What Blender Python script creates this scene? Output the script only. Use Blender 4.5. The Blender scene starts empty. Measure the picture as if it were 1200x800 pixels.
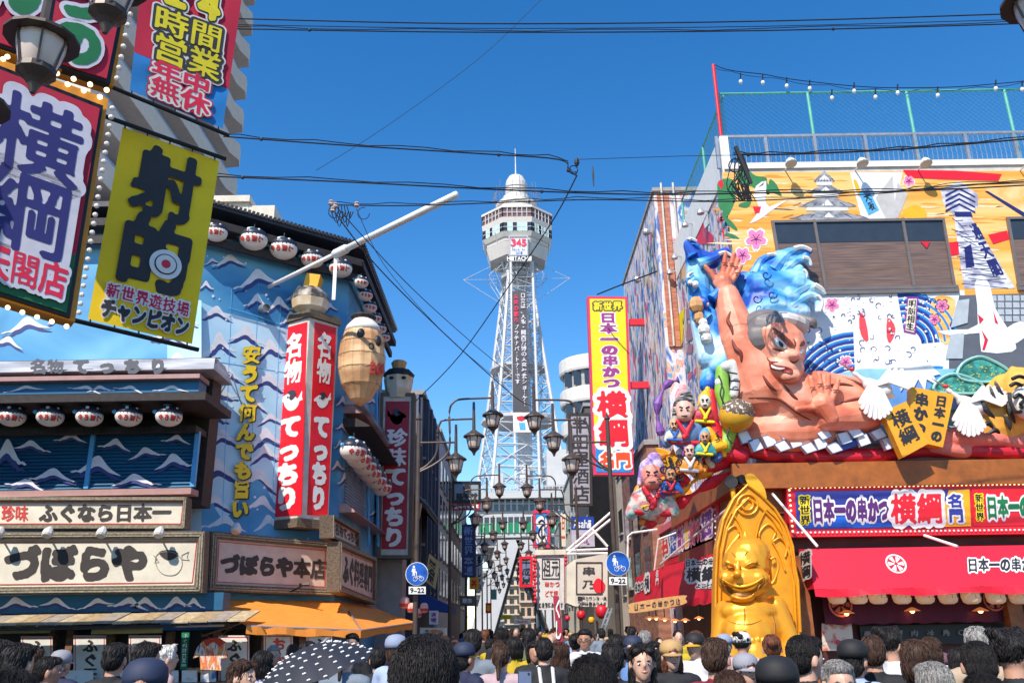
import bpy, bmesh, math, random
import numpy as np
from mathutils import Vector as V, Matrix, Euler
from mathutils.geometry import tessellate_polygon
PI = math.pi
rad = math.radians
rnd = random.Random(7)
SC = bpy.context.scene
COL = SC.collection
# ------------------------------------------------------------------ camera
PITCH, YAW, ROLL, EYE = 18.57,-0.3,-1.05,1.78
FPX = 1000.0
CAM = V((0,0, EYE))
CM = Matrix.Rotation(rad(YAW),3, 'Z') @ Matrix.Rotation(rad(90 + PITCH),3, 'X') @ Matrix.Rotation(rad(ROLL),3, 'Z')
cd = bpy.data.cameras.new('camera')
cam = bpy.data.objects.new('camera', cd)
COL.objects.link(cam)
cam.matrix_world = Matrix.Translation(CAM) @ CM.to_4x4()
cd.sensor_width = 36
cd.lens = 36 * FPX / 1200
cd.clip_start = 0.1
cd.clip_end = 3000
SC.camera = cam
# ------------------------------------------------------------------ sky and sun
SUN_AZ, SUN_EL = 27.0,47.0      # degrees left of straight behind the camera, height
sunv = V((-math.sin(rad(SUN_AZ)) * math.cos(rad(SUN_EL)),-math.cos(rad(SUN_AZ)) * math.cos(rad(SUN_EL)), math.sin(rad(SUN_EL))))
w = bpy.data.worlds.new('World')
SC.world = w
w.use_nodes = True
nt = w.node_tree
sky = nt.nodes.new('ShaderNodeTexSky')
sky.sky_type = 'NISHITA'
sky.sun_disc = False
sky.sun_elevation = rad(SUN_EL)
sky.sun_rotation = math.atan2(sunv.x, sunv.y)
sky.air_density = 1.0
sky.dust_density = 0.1
sky.ozone_density = 2.0
hs = nt.nodes.new('ShaderNodeHueSaturation')
hs.inputs['Saturation'].default_value = 1.38
hs.inputs['Hue'].default_value = 0.503
nt.links.new(sky.outputs[0], hs.inputs['Color'])
nt.links.new(hs.outputs[0], nt.nodes['Background'].inputs[0])
nt.nodes['Background'].inputs[1].default_value = 0.15
sl = bpy.data.lights.new('sun', 'SUN')
sl.energy = 4.3
sl.angle = rad(0.5)
sl.color = (1.0,0.91,0.79)
so = bpy.data.objects.new('sun', sl)
COL.objects.link(so)
so.rotation_euler = sunv.to_track_quat('Z', 'Y').to_euler()
SC.view_settings.view_transform = 'Standard'
SC.view_settings.look = 'None'
SC.view_settings.exposure = 0.48
SC.view_settings.gamma = 1
try:
 SC.cycles.max_bounces = 6
except Exception:
 pass
# ------------------------------------------------------------------ picture measurements turned into places
def ray(px, py):
 return CM @ V(((px - 600) / FPX,(400 - py) / FPX,-1.0))
class Plane:
 """a real wall plane; .at() gives the point of it that a sight line meets, moved off the wall by `off` metres"""
 def __init__(s, o, n):
  s.o = V(o)
  s.n = V(n).normalized()
 def at(s, px, py, off=0.0):
  r = ray(px, py)
  o = s.o + s.n * off
  t = (o - CAM).dot(s.n) / r.dot(s.n)
  return CAM + r * t
def PY(y):
 return Plane((0, y,0),(0,-1,0))
def PX(x):
 return Plane((x,0,0),(-1 if x > 0 else 1,0,0))
def onZ(px, py, z):
 r = ray(px, py)
 return CAM + r * ((z - EYE) / r.z)
def proj(p):
 v = CM.transposed() @ (V(p) - CAM)
 return 600 - FPX * v.x / v.z,400 + FPX * v.y / v.z
# ------------------------------------------------------------------ materials
MATS = {}
def mat(name, col, rough=.6, metal=0.0, noise=.10, scale=3.0, bump=.0, emit=0.0, ecol=None, coat=0, stripes=None, trans=0, spec=.5):
 if name in MATS:
  return MATS[name]
 m = bpy.data.materials.new(name)
 m.use_nodes = True
 t = m.node_tree
 b = t.nodes['Principled BSDF']
 c = tuple(col) + (1,)
 b.inputs['Base Color'].default_value = c
 b.inputs['Roughness'].default_value = rough
 b.inputs['Metallic'].default_value = metal
 b.inputs['Specular IOR Level'].default_value = spec
 if coat:
  b.inputs['Coat Weight'].default_value = coat
 if trans:
  b.inputs['Transmission Weight'].default_value = trans
 if emit:
  b.inputs['Emission Strength'].default_value = emit
  b.inputs['Emission Color'].default_value = tuple(ecol or col) + (1,)
 if noise or bump:
  tc = t.nodes.new('ShaderNodeTexCoord')
  nz = t.nodes.new('ShaderNodeTexNoise')
  nz.inputs['Scale'].default_value = scale
  nz.inputs['Detail'].default_value = 6
  nz.inputs['Roughness'].default_value = .65
  t.links.new(tc.outputs['Object'], nz.inputs['Vector'])
  if noise:
   r = t.nodes.new('ShaderNodeMapRange')
   r.inputs['From Min'].default_value = .3
   r.inputs['From Max'].default_value = .7
   r.inputs['To Min'].default_value = 1 - noise * 1.6
   r.inputs['To Max'].default_value = 1 + noise
   t.links.new(nz.outputs['Fac'], r.inputs['Value'])
   mx = t.nodes.new('ShaderNodeVectorMath')
   mx.operation = 'SCALE'
   mx.inputs[0].default_value = c[:3]
   t.links.new(r.outputs[0], mx.inputs['Scale'])
   t.links.new(mx.outputs[0], b.inputs['Base Color'])
  if bump:
   bp = t.nodes.new('ShaderNodeBump')
   bp.inputs['Strength'].default_value = bump
   bp.inputs['Distance'].default_value = .02
   t.links.new(nz.outputs['Fac'], bp.inputs['Height'])
   t.links.new(bp.outputs[0], b.inputs['Normal'])
 MATS[name] = m
 return m
def rampmat(name, cols, scale=(1,1,1), kind='noise', rough=.6, detail=5, distort=0., bump=0., fine=0.):
 """colours spread by a procedural texture (prints, wood, mottled walls); cols = [(pos, rgb)...]"""
 if name in MATS:
  return MATS[name]
 m = bpy.data.materials.new(name)
 m.use_nodes = True
 t = m.node_tree
 b = t.nodes['Principled BSDF']
 b.inputs['Roughness'].default_value = rough
 tc = t.nodes.new('ShaderNodeTexCoord')
 mp = t.nodes.new('ShaderNodeMapping')
 mp.inputs['Scale'].default_value = scale
 t.links.new(tc.outputs['Object'], mp.inputs['Vector'])
 if kind == 'wave':
  nz = t.nodes.new('ShaderNodeTexWave')
  nz.inputs['Scale'].default_value = 1
  nz.inputs['Distortion'].default_value = distort
  nz.inputs['Detail'].default_value = detail
  nz.bands_direction = 'Z'
 elif kind == 'voronoi':
  nz = t.nodes.new('ShaderNodeTexVoronoi')
  nz.inputs['Scale'].default_value = 1
 else:
  nz = t.nodes.new('ShaderNodeTexNoise')
  nz.inputs['Scale'].default_value = 1
  nz.inputs['Detail'].default_value = detail
  nz.inputs['Distortion'].default_value = distort
 t.links.new(mp.outputs[0], nz.inputs['Vector'])
 r = t.nodes.new('ShaderNodeValToRGB')
 while len(r.color_ramp.elements) < len(cols):
  r.color_ramp.elements.new(.5)
 for e,(p, c) in zip(r.color_ramp.elements, cols):
  e.position = p
  e.color = tuple(c) + (1,)
 out = nz.outputs['Color'] if kind == 'voronoi' else nz.outputs[0]
 if kind == 'voronoi':
  sp = t.nodes.new('ShaderNodeSeparateColor')
  t.links.new(out, sp.inputs[0])
  out = sp.outputs[0]
 t.links.new(out, r.inputs[0])
 t.links.new(r.outputs[0], b.inputs['Base Color'])
 if bump:
  bp = t.nodes.new('ShaderNodeBump')
  bp.inputs['Strength'].default_value = bump
  bp.inputs['Distance'].default_value = .03
  t.links.new(nz.outputs[0], bp.inputs['Height'])
  t.links.new(bp.outputs[0], b.inputs['Normal'])
 MATS[name] = m
 return m
RED = mat('red_paint',(.62, .012, .03), .45, noise=.05)
CRIM = mat('crimson_panel',(.40, .008, .03), .5, noise=.08)
HOTRED = mat('sign_red',(.80, .01, .025), .4, noise=.12, scale=1.5)
WHITE = mat('white_paint',(.80, .79, .76), .5, noise=.05)
DIRTYW = mat('weathered_white',(.62, .58, .52), .7, noise=.18, scale=2, bump=.1)
CREAM = mat('cream_board',(.72, .66, .53), .6, noise=.12, scale=1.6)
BLACK = mat('black_paint',(.012, .012, .014), .5, noise=.05)
DARK = mat('dark_interior',(.03, .022, .018), .8, noise=.25, scale=2)
YEL = mat('yellow_print',(.86, .68, .005), .5, noise=.09, scale=1.5)
ORYEL = mat('golden_yellow_print',(.86, .42, .01), .5, noise=.06)
ORANGE = mat('orange_canvas',(.86, .28, .035), .75, noise=.08, scale=4)
BLUE = mat('blue_print',(.02, .12, .48), .45, noise=.05)
SKYB = mat('light_blue_print',(.08, .38, .72), .5, noise=.08)
NAVY = mat('navy_print',(.012, .014, .14), .5, noise=.1)
GREEN = mat('green_print',(.006, .18, .055), .5, noise=.06)
PURP = mat('purple_print',(.28, .03, .26), .5, noise=.05)
PINK = mat('pink_print',(.80, .22, .42), .5, noise=.06)
STEEL = mat('galvanised_steel',(.42, .43, .45), .4, .6, noise=.15, scale=8)
IRON = mat('brown_painted_iron',(.085, .062, .05), .45, .2, noise=.15, scale=6)
BLKIRON = mat('black_iron',(.016, .014, .014), .4, .3, noise=.1)
GLASS = mat('dark_glass',(.035, .04, .045), .08, noise=.1, spec=.8)
CABLE = mat('black_cable',(.012, .013, .016), .6, noise=0)
GREY = mat('grey_concrete',(.32, .31, .30), .8, noise=.15, bump=.2)
BEIGE = mat('beige_render',(.62, .53, .42), .8, noise=.08, bump=.1)
WOOD = rampmat('old_wood',[(.3,(.10, .045, .02)),(.7,(.24, .12, .06))],(3,3,14), rough=.7, bump=.2)
TWHITE = mat('tower_white_steel',(.60, .61, .63), .5, .0, noise=.08, scale=.5)
BARK = mat('bark_frame',(.17, .13, .09), .9, noise=.35, scale=22, bump=.8)
BULB = mat('lit_bulb',(1, .8, .5), .3, noise=0, emit=2.2, ecol=(1, .62, .30))
BULBW = mat('unlit_bulb',(.82, .76, .70), .2, noise=0)
# ------------------------------------------------------------------ mesh accumulator
class MB:
 def __init__(s):
  s.v = []
  s.f = []
 def add(s, vs, fs):
  k = len(s.v)
  s.v += [tuple(q) for q in vs]
  s.f += [tuple(i + k for i in f) for f in fs]
  return s
 def hexa(s, a):  # 8 corners: 4 bottom ring,4 top ring
  return s.add(a,[(3,2,1,0),(4,5,6,7),(0,1,5,4),(1,2,6,5),(2,3,7,6),(3,0,4,7)])
 def box(s, x0, x1, y0, y1, z0, z1):
  return s.hexa([(x0, y0, z0),(x1, y0, z0),(x1, y1, z0),(x0, y1, z0),(x0, y0, z1),(x1, y0, z1),(x1, y1, z1),(x0, y1, z1)])
 def beam(s, p, q, w, h=None, up=V((0,0,1))):
  p, q = V(p), V(q)
  h = h or w
  d = (q - p).normalized()
  if abs(d.dot(up)) > .98:
   up = V((0,1,0))
  a = d.cross(up).normalized() * w / 2
  b = a.cross(d).normalized() * h / 2
  return s.hexa([p - a - b, p + a - b, p + a + b, p - a + b, q - a - b, q + a - b, q + a + b, q - a + b])
 def tube(s, pts, r, seg=8, cap=True):
  pts = [V(p) for p in pts]
  rs = r if isinstance(r,(list, tuple)) else [r] * len(pts)
  ref = V((0,0,1))
  d0 = (pts[-1] - pts[0]).normalized()
  if abs(d0.dot(ref)) > .9:
   ref = V((0.13,1,0))
  rings = []
  for i, p in enumerate(pts):
   d = (pts[min(i + 1, len(pts) - 1)] - pts[max(i - 1,0)]).normalized()
   a = d.cross(ref).normalized()
   b = a.cross(d).normalized()
   rings.append([p + (a * math.cos(2 * PI * k / seg) + b * math.sin(2 * PI * k / seg)) * rs[i] for k in range(seg)])
  fs = []
  for i in range(len(pts) - 1):
   for k in range(seg):
    fs.append((i * seg + k, i * seg + (k + 1) % seg,(i + 1) * seg + (k + 1) % seg,(i + 1) * seg + k))
  if cap:
   fs.append(tuple(range(seg))[::-1])
   fs.append(tuple((len(pts) - 1) * seg + k for k in range(seg)))
  return s.add([q for r_ in rings for q in r_], fs)
 def lathe(s, c, prof, seg=16, axis=V((0,0,1)), cap=True):
  """prof: [(radius, height)] along axis from c"""
  axis = V(axis).normalized()
  a = axis.orthogonal().normalized()
  b = axis.cross(a)
  c = V(c)
  vs = [c + axis * h + (a * math.cos(2 * PI * k / seg) + b * math.sin(2 * PI * k / seg)) * max(r,1e-4) for r, h in prof for k in range(seg)]
  fs = [(i * seg + k, i * seg + (k + 1) % seg,(i + 1) * seg + (k + 1) % seg,(i + 1) * seg + k) for i in range(len(prof) - 1) for k in range(seg)]
  if cap:
   fs += [tuple(range(seg))[::-1], tuple((len(prof) - 1) * seg + k for k in range(seg))]
  return s.add(vs, fs)
 def ell(s, c, r, rot=None, seg=14, rings=9):
  c = V(c)
  if not isinstance(r,(tuple, list, V)):
   r = (r, r, r)
  vs = []
  for i in range(1, rings):
   th = PI * i / rings
   for k in range(seg):
    ph = 2 * PI * k / seg
    vs.append(V((r[0] * math.sin(th) * math.cos(ph), r[1] * math.sin(th) * math.sin(ph), r[2] * math.cos(th))))
  vs += [V((0,0, r[2])), V((0,0,-r[2]))]
  if rot is not None:
   vs = [rot @ q for q in vs]
  vs = [c + q for q in vs]
  n = (rings - 1) * seg
  fs = [(i * seg + k,(i + 1) * seg + k,(i + 1) * seg + (k + 1) % seg, i * seg + (k + 1) % seg) for i in range(rings - 2) for k in range(seg)]
  fs += [(n, k,(k + 1) % seg) for k in range(seg)]
  fs += [(n + 1,(rings - 2) * seg + (k + 1) % seg,(rings - 2) * seg + k) for k in range(seg)]
  return s.add(vs, fs)
 def limb(s, p, q, r0, r1, seg=12, flat=1.0):
  """tapered limb with round ends"""
  s.ell(p, r0, seg=seg, rings=7)
  s.ell(q, r1, seg=seg, rings=7)
  return s.tube([p, q],[r0, r1], seg)
 def prism(s, pts, off):
  """planar outline pushed back by vector off, closed"""
  pts = [V(p) for p in pts]
  off = V(off)
  n = len(pts)
  tris = tessellate_polygon([pts])
  nrm = V((0,0,0))
  for i in range(n):
   nrm += pts[i].cross(pts[(i + 1) % n])
  fs = []
  flip = nrm.dot(off) > 0
  for t in tris:
   a = tuple(t)
   tn = (pts[a[1]] - pts[a[0]]).cross(pts[a[2]] - pts[a[0]])
   if tn.dot(off) > 0:
    a = a[::-1]
   fs.append(a)
   fs.append(tuple(i + n for i in a[::-1]))
  for i in range(n):
   j = (i + 1) % n
   fs.append((i, j, j + n, i + n) if flip else (j, i, i + n, j + n))
  return s.add(pts + [p + off for p in pts], fs)
 def sheet(s, pts):
  pts = [V(p) for p in pts]
  return s.add(pts,[tuple(t) for t in tessellate_polygon([pts])])
 def quad(s, a, b, c, d):
  return s.add([a, b, c, d],[(0,1,2,3)])
 def mesh(s, name, m=None, smooth=False):
  me = bpy.data.meshes.new(name)
  me.from_pydata(s.v,[], s.f)
  me.update()
  if smooth:
   me.shade_smooth()
  for x in (m if isinstance(m,(list, tuple)) else [m]):
   if x:
    me.materials.append(x)
  return me
THINGS = []
def tag(o, label=None, cat=None, group=None, kind=None):
 if label:
  o['label'] = label
 if cat:
  o['category'] = cat
 if group:
  o['group'] = group
 if kind:
  o['kind'] = kind
 return o
def thing(name, label, cat, group=None, loc=None):
 o = bpy.data.objects.new(name, None)
 o.empty_display_size = .2
 COL.objects.link(o)
 tag(o, label, cat, group)
 if loc is None:
  THINGS.append(o)
 else:
  o.location = loc
 return o
NOSPLIT = ('letter', 'line', 'moulding', 'swirl', 'tracery', 'rib', 'cable', 'target', 'kerb', 'street', 'wire', 'dot', 'pictogram', 'crest', 'drawing', 'frame', 'print')
def pieces_of(mb):
 """loose pieces of an accumulator, those that touch taken together"""
 n = len(mb.v)
 pa = list(range(n))
 def fd(a):
  while pa[a] != a:
   pa[a] = pa[pa[a]]
   a = pa[a]
  return a
 for f in mb.f:
  for i in f[1:]:
   pa[fd(i)] = fd(f[0])
 g = {}
 for i, q in enumerate(mb.v):
  b = g.setdefault(fd(i),[list(q), list(q)])
  for k in range(3):
   b[0][k] = min(b[0][k], q[k])
   b[1][k] = max(b[1][k], q[k])
 ks = list(g)
 if len(ks) < 2 or len(ks) > 120:
  return None
 up = {k: k for k in ks}
 def fu(a):
  while up[a] != a:
   a = up[a]
  return a
 for i, a in enumerate(ks):
  for c in ks[i + 1:]:
   A, B_ = g[a], g[c]
   if all(A[0][k] <= B_[1][k] + .03 and B_[0][k] <= A[1][k] + .03 for k in range(3)):
    up[fu(a)] = fu(c)
 gr = {}
 for i in range(n):
  gr.setdefault(fu(fd(i)),[]).append(i)
 if len(gr) < 2 or len(gr) > 60:
  return None
 out = []
 for k, ids in gr.items():
  mp = {j: i for i, j in enumerate(ids)}
  q = MB()
  q.v = [mb.v[j] for j in ids]
  q.f = [tuple(mp[j] for j in f) for f in mb.f if f[0] in mp]
  out.append(q)
 return out
def part(name, mb, m, parent=None, label=None, stuff=False, smooth=False):
 if isinstance(mb, MB) and not stuff and parent and len(mb.v) < 4000 and (name.startswith('painted') or not any(k in name for k in NOSPLIT)):
  ps = pieces_of(mb)
  if ps:
   r = [part1(name, q, m, parent, label, stuff, smooth) for q in ps]
   return r[0]
 return part1(name, mb, m, parent, label, stuff, smooth)
def part1(name, mb, m, parent=None, label=None, stuff=False, smooth=False):
 me = mb.mesh(name, m, smooth) if isinstance(mb, MB) else mb
 if not isinstance(mb, MB) and m and not me.materials:
  me.materials.append(m)
 o = bpy.data.objects.new(name, me)
 COL.objects.link(o)
 if parent:
  o.parent = parent
 if label:
  o['label'] = label
 if stuff:
  o['kind'] = 'stuff'
 return o
def struct(name, mb, m):
 o = part(name, mb, m)
 o['kind'] = 'structure'
 return o
def kids(o):
 return [c for c in bpy.data.objects if c.parent == o]
def settle():
 """put every thing's Empty at the base of what it carries"""
 ch = {}
 for o in bpy.data.objects:
  if o.parent:
   ch.setdefault(o.parent.name,[]).append(o)
 def desc(o):
  r = []
  for c in ch.get(o.name,[]):
   r.append(c)
   r += desc(c)
  return r
 for t in THINGS:
  lo = [1e9] * 3
  hi = [-1e9] * 3
  for c in desc(t):
   if c.type == 'MESH' and len(c.data.vertices):
    n = len(c.data.vertices)
    a = np.empty(n * 3, dtype=np.float32)
    c.data.vertices.foreach_get('co', a)
    a = a.reshape(-1,3)
    l0 = V(c.location) + (V(c.parent.location) if c.parent is not t else V((0,0,0)))
    mn, mx = a.min(0), a.max(0)
    for i in range(3):
     lo[i] = min(lo[i], mn[i] + l0[i])
     hi[i] = max(hi[i], mx[i] + l0[i])
  if lo[0] > 1e8:
   continue
  b = V(((lo[0] + hi[0]) / 2,(lo[1] + hi[1]) / 2, lo[2]))
  t.location = b
  for c in ch.get(t.name,[]):
   c.location = V(c.location) - b
# ------------------------------------------------------------------ lettering: glyph outlines thickened to a brush weight
_ras = {}
_gm = {}
def _raster(c, N):
 if (c, N) in _ras:
  return _ras[(c, N)]
 cu = bpy.data.curves.new('g', 'FONT')
 cu.body = c
 cu.size = 1
 cu.resolution_u = 3
 ob = bpy.data.objects.new('g', cu)
 me = ob.to_mesh()
 n = len(me.vertices)
 co = np.empty(n * 3, dtype=np.float32)
 me.vertices.foreach_get('co', co)
 co = co.reshape(-1,3)[:, :2] if n else np.zeros((1,2))
 me.calc_loop_triangles()
 tr = [tuple(t.vertices) for t in me.loop_triangles]
 x0, x1 = co[:,0].min(), co[:,0].max()
 cjk = ord(c[0]) > 0x2000
 M = 0.16
 if cjk:
  # em box 1 x 1, centred
  ox, oy, sx, sy = -0.0, .12,1.,1.
  cx = 0.5
  co = np.stack([(co[:,0] - cx) + .5, co[:,1] + oy],1)
 else:
  y0, y1 = 0, .73
  co = np.stack([(co[:,0] - x0) / max(x1 - x0, .05),(co[:,1] - y0) / (y1 - y0)],1)
 S = (1 + 2 * M)
 P = (co + M) / S * N
 img = np.zeros((N + 1, N + 1), dtype=np.float32)
 for t in tr:
  a, b, d = P[t[0]], P[t[1]], P[t[2]]
  ix0 = max(int(math.floor(min(a[0], b[0], d[0]))),0)
  ix1 = min(int(math.ceil(max(a[0], b[0], d[0]))), N)
  iy0 = max(int(math.floor(min(a[1], b[1], d[1]))),0)
  iy1 = min(int(math.ceil(max(a[1], b[1], d[1]))), N)
  if ix1 < ix0 or iy1 < iy0:
   continue
  X, Y = np.meshgrid(np.arange(ix0, ix1 + 1), np.arange(iy0, iy1 + 1))
  ar = (b[0] - a[0]) * (d[1] - a[1]) - (b[1] - a[1]) * (d[0] - a[0])
  if abs(ar) < 1e-9:
   continue
  sg = 1 if ar > 0 else -1
  e = -.22
  ok = np.ones(X.shape, bool)
  for p, q in ((a, b),(b, d),(d, a)):
   L = math.hypot(q[0] - p[0], q[1] - p[1]) + 1e-9
   ok &= sg * ((q[0] - p[0]) * (Y - p[1]) - (q[1] - p[1]) * (X - p[0])) / L >= e
  img[iy0:iy1 + 1, ix0:ix1 + 1] = np.maximum(img[iy0:iy1 + 1, ix0:ix1 + 1], ok)
 ob.to_mesh_clear()
 bpy.data.objects.remove(ob)
 bpy.data.curves.remove(cu)
 _ras[(c, N)] = (img, M, S)
 return _ras[(c, N)]
def glyph(c, N, wt):
 if wt < .098 and ord(c[0]) > 0x4dff:      # crowded characters take a thinner brush
  cov = float(_raster(c, N)[0].mean())
  wt = round(wt * min(1.0, max(.3,1.5 - cov * 5.2)),4)
 k = (c, N, wt)
 if k in _gm:
  return _gm[k]
 img, M, S = _raster(c, N)
 r = wt / S * N
 R = int(math.ceil(r))
 out = img.copy()
 pad = np.pad(img, R)
 for dy in range(-R, R + 1):
  for dx in range(-R, R + 1):
   d = math.hypot(dx, dy)
   if d <= r + .7:
    wv = min(1.0, r + .7 - d)
    out = np.maximum(out, wv * pad[R + dy:R + dy + N + 1, R + dx:R + dx + N + 1])
 p = np.pad(out,1, mode='edge')
 b = (p[:-2] + 2 * p[1:-1] + p[2:]) / 4
 b = (b[:, :-2] + 2 * b[:,1:-1] + b[:,2:]) / 4
 b[0, :] = b[-1, :] = 0
 b[:,0] = b[:,-1] = 0
 T = .5
 ins = b > T
 vs, fs, idx = [],[], {}
 def vert(x, y):
  q = (round(x,4), round(y,4))
  if q not in idx:
   idx[q] = len(vs)
   vs.append((x / N * S - M, y / N * S - M))
  return idx[q]
 cnt = ins[:-1, :-1].astype(int) + ins[1:, :-1] + ins[:-1,1:] + ins[1:,1:]
 for y in range(N):
  row = cnt[y]
  x = 0
  nzx = np.nonzero(row)[0]
  if len(nzx) == 0:
   continue
  x, xe = int(nzx[0]), int(nzx[-1])
  while x <= xe:
   cc = row[x]
   if cc == 0:
    x += 1
    continue
   if cc == 4:
    x2 = x
    while x2 <= xe and row[x2] == 4:
     x2 += 1
    fs.append((vert(x, y), vert(x2, y), vert(x2, y + 1), vert(x, y + 1)))
    x = x2
    continue
   cs = [(x, y),(x + 1, y),(x + 1, y + 1),(x, y + 1)]
   poly = []
   for i in range(4):
    a, d = cs[i], cs[(i + 1) % 4]
    va, vd = b[a[1], a[0]], b[d[1], d[0]]
    if va > T:
     poly.append(vert(*a))
    if (va > T) != (vd > T):
     t = (T - va) / (vd - va)
     t = min(max(t, .02), .98)
     poly.append(vert(a[0] + (d[0] - a[0]) * t, a[1] + (d[1] - a[1]) * t))
   if len(poly) > 2:
    fs.append(tuple(poly))
   x += 1
 _gm[k] = (vs, fs)
 return _gm[k]
def cellmap(quad, u0, u1, v0, v1):
 """quad = [top-left, top-right, bottom-right, bottom-left] world points; returns map of unit square cell (y up)"""
 tl, tr, br, bl = quad
 def f(x, y):
  u = u0 + (u1 - u0) * x
  v = v0 + (v1 - v0) * (1 - y)
  return (tl * (1 - u) + tr * u) * (1 - v) + (bl * (1 - u) + br * u) * v
 return f
def letters(mb, txt, quad, wt=.03, N=40, direction='h', off=V((0,0,0)), gap=0.0, slant=0, size=1.0, sizes=None):
 """set a line of characters across (h) or down (v) the quad"""
 n = len(txt)
 ws = sizes or [1.0] * n
 tot = sum(ws)
 acc = 0
 zn = (V(quad[1]) - V(quad[0])).cross(V(quad[3]) - V(quad[0]))
 zn = zn.normalized() if zn.length > 1e-9 else V((0,-1,0))
 if zn.dot(CAM - V(quad[0])) < 0:
  zn = -zn
 for i, c in enumerate(txt):
  a, b_ = acc / tot,(acc + ws[i]) / tot
  acc += ws[i]
  if c == ' ' or c == '\u3000':
   continue
  g = gap * (b_ - a) / 2
  if direction == 'h':
   f = cellmap(quad, a + g, b_ - g,0,1)
  elif direction == 'hr':
   f = cellmap(quad,1 - b_ + g,1 - a - g,0,1)
  else:
   f = cellmap(quad,0,1, a + g, b_ - g)
  vs, fs = glyph(c, N, wt)
  if c == 'ー' and direction == 'v':
   vs = [(1 - y, x) for x, y in vs]
  if size != 1.0:
   vs = [((x - .5) * size + .5,(y - .5) * size + .5) for x, y in vs]
  o2 = off + zn * (.0013 * (i % 3))
  mb.add([f(x + slant * y, y) + o2 for x, y in vs], fs)
 return mb
def sgn_text(parent, plane, pq, txt, m, wt=.03, N=40, d='h', lift=.01, outline=None, name='lettering', **kw):
 """lettering on a plane, placed by the four sight points pq; outline = [(material, weight)...] widest last"""
 def q(off):
  return [plane.at(x, y, off) for x, y in pq]
 lays = [(m, wt)] + list(outline or [])
 n = len(lays)
 for i,(mm, ww) in enumerate(lays):
  mb = MB()
  letters(mb, txt, q(lift + .004 * (n - 1 - i)), ww, N, d, **kw)
  part(name if i == 0 else 'letter_outline', mb, mm, parent)
def sm(pts, n=4, closed=True):
 """smooth an outline through its points"""
 P = [V((p[0], p[1])) for p in pts]
 L = len(P)
 out = []
 for i in range(L if closed else L - 1):
  if closed:
   a, b, c, d = P[i - 1], P[i], P[(i + 1) % L], P[(i + 2) % L]
  else:
   a, b, c, d = P[max(i - 1,0)], P[i], P[i + 1], P[min(i + 2, L - 1)]
  for k in range(n):
   t = k / n
   out.append(tuple(.5 * ((2 * b) + (c - a) * t + (2 * a - 5 * b + 4 * c - d) * t * t + (3 * b - a - 3 * c + d) * t * t * t)))
 if not closed:
  out.append(tuple(P[-1]))
 return out
def decal(mb, plane, pts, off=.004, smooth=0):
 if smooth:
  pts = sm(pts, smooth)
 mb.sheet([plane.at(x, y, off) for x, y in pts])
 return mb
def slab(mb, plane, pts, off=0., depth=.05, smooth=0):
 """outline on the plane, front face `off` proud of it, going back by depth"""
 if smooth:
  pts = sm(pts, smooth)
 mb.prism([plane.at(x, y, off) for x, y in pts],-plane.n * depth)
 return mb
def frame(mb, plane, quad, wpx, off, depth):
 """rectangular frame round a quad given in sight points, bars butted end to end"""
 tl, tr, br, bl = [plane.at(x, y, off) for x, y in quad]
 u = (tr - tl).normalized()
 v = (bl - tl).normalized()
 wd = wpx
 back = -plane.n * depth
 mb.prism([tl, tr, tr - u * wd + v * wd, tl + u * wd + v * wd], back)
 mb.prism([bl + u * wd - v * wd, br - u * wd - v * wd, br, bl], back)
 mb.prism([tl, tl + u * wd + v * wd, bl + u * wd - v * wd, bl], back)
 mb.prism([tr - u * wd + v * wd, tr, br, br - u * wd - v * wd], back)
 return mb
def baked(mb, voxel, smooth=6, ratio=None, name='body', sf=.5, shade=True):
 """join overlapping rounded forms into one continuous skin"""
 me = mb.mesh(name)
 ob = bpy.data.objects.new('tmp', me)
 COL.objects.link(ob)
 r = ob.modifiers.new('r', 'REMESH')
 r.mode = 'VOXEL'
 r.voxel_size = voxel
 if smooth:
  s = ob.modifiers.new('s', 'SMOOTH')
  s.iterations = smooth
  s.factor = sf
 if ratio:
  d = ob.modifiers.new('d', 'DECIMATE')
  d.ratio = ratio
 bpy.context.view_layer.update()
 dg = bpy.context.evaluated_depsgraph_get()
 out = bpy.data.meshes.new_from_object(ob.evaluated_get(dg))
 out.name = name
 bpy.data.objects.remove(ob)
 out.materials.clear()
 if shade:
  out.shade_smooth()
 else:
  out.shade_flat()
 return out
def bvh_of(*objs):
 from mathutils.bvhtree import BVHTree
 vs, ps = [],[]
 for o in objs:
  k = len(vs)
  vs += [v.co.copy() for v in o.data.vertices]
  ps += [tuple(i + k for i in p.vertices) for p in o.data.polygons]
 return BVHTree.FromPolygons(vs, ps)
def on_skin(bv, px, py, lift=.02, fall=None):
 """point of a modelled surface met by a sight line, raised a little off it"""
 r = ray(px, py).normalized()
 h = bv.ray_cast(CAM, r)
 if h[0] is None:
  return fall.at(px, py) if fall else None
 return h[0] - r * lift
def skin_line(bv, pts, r, m, par, name, lift=.0, n=4, taper=True, seg=5):
 P = [on_skin(bv, x, y, lift) for x, y in sm(pts, n, False)]
 P = [p for p in P if p is not None]
 if len(P) < 3:
  return
 k = len(P)
 q = MB()
 q.tube(P,[r * (.3 + .7 * math.sin(PI * i / (k - 1))) if taper else r for i in range(k)], seg)
 return part(name, q, m, par, smooth=True)
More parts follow.
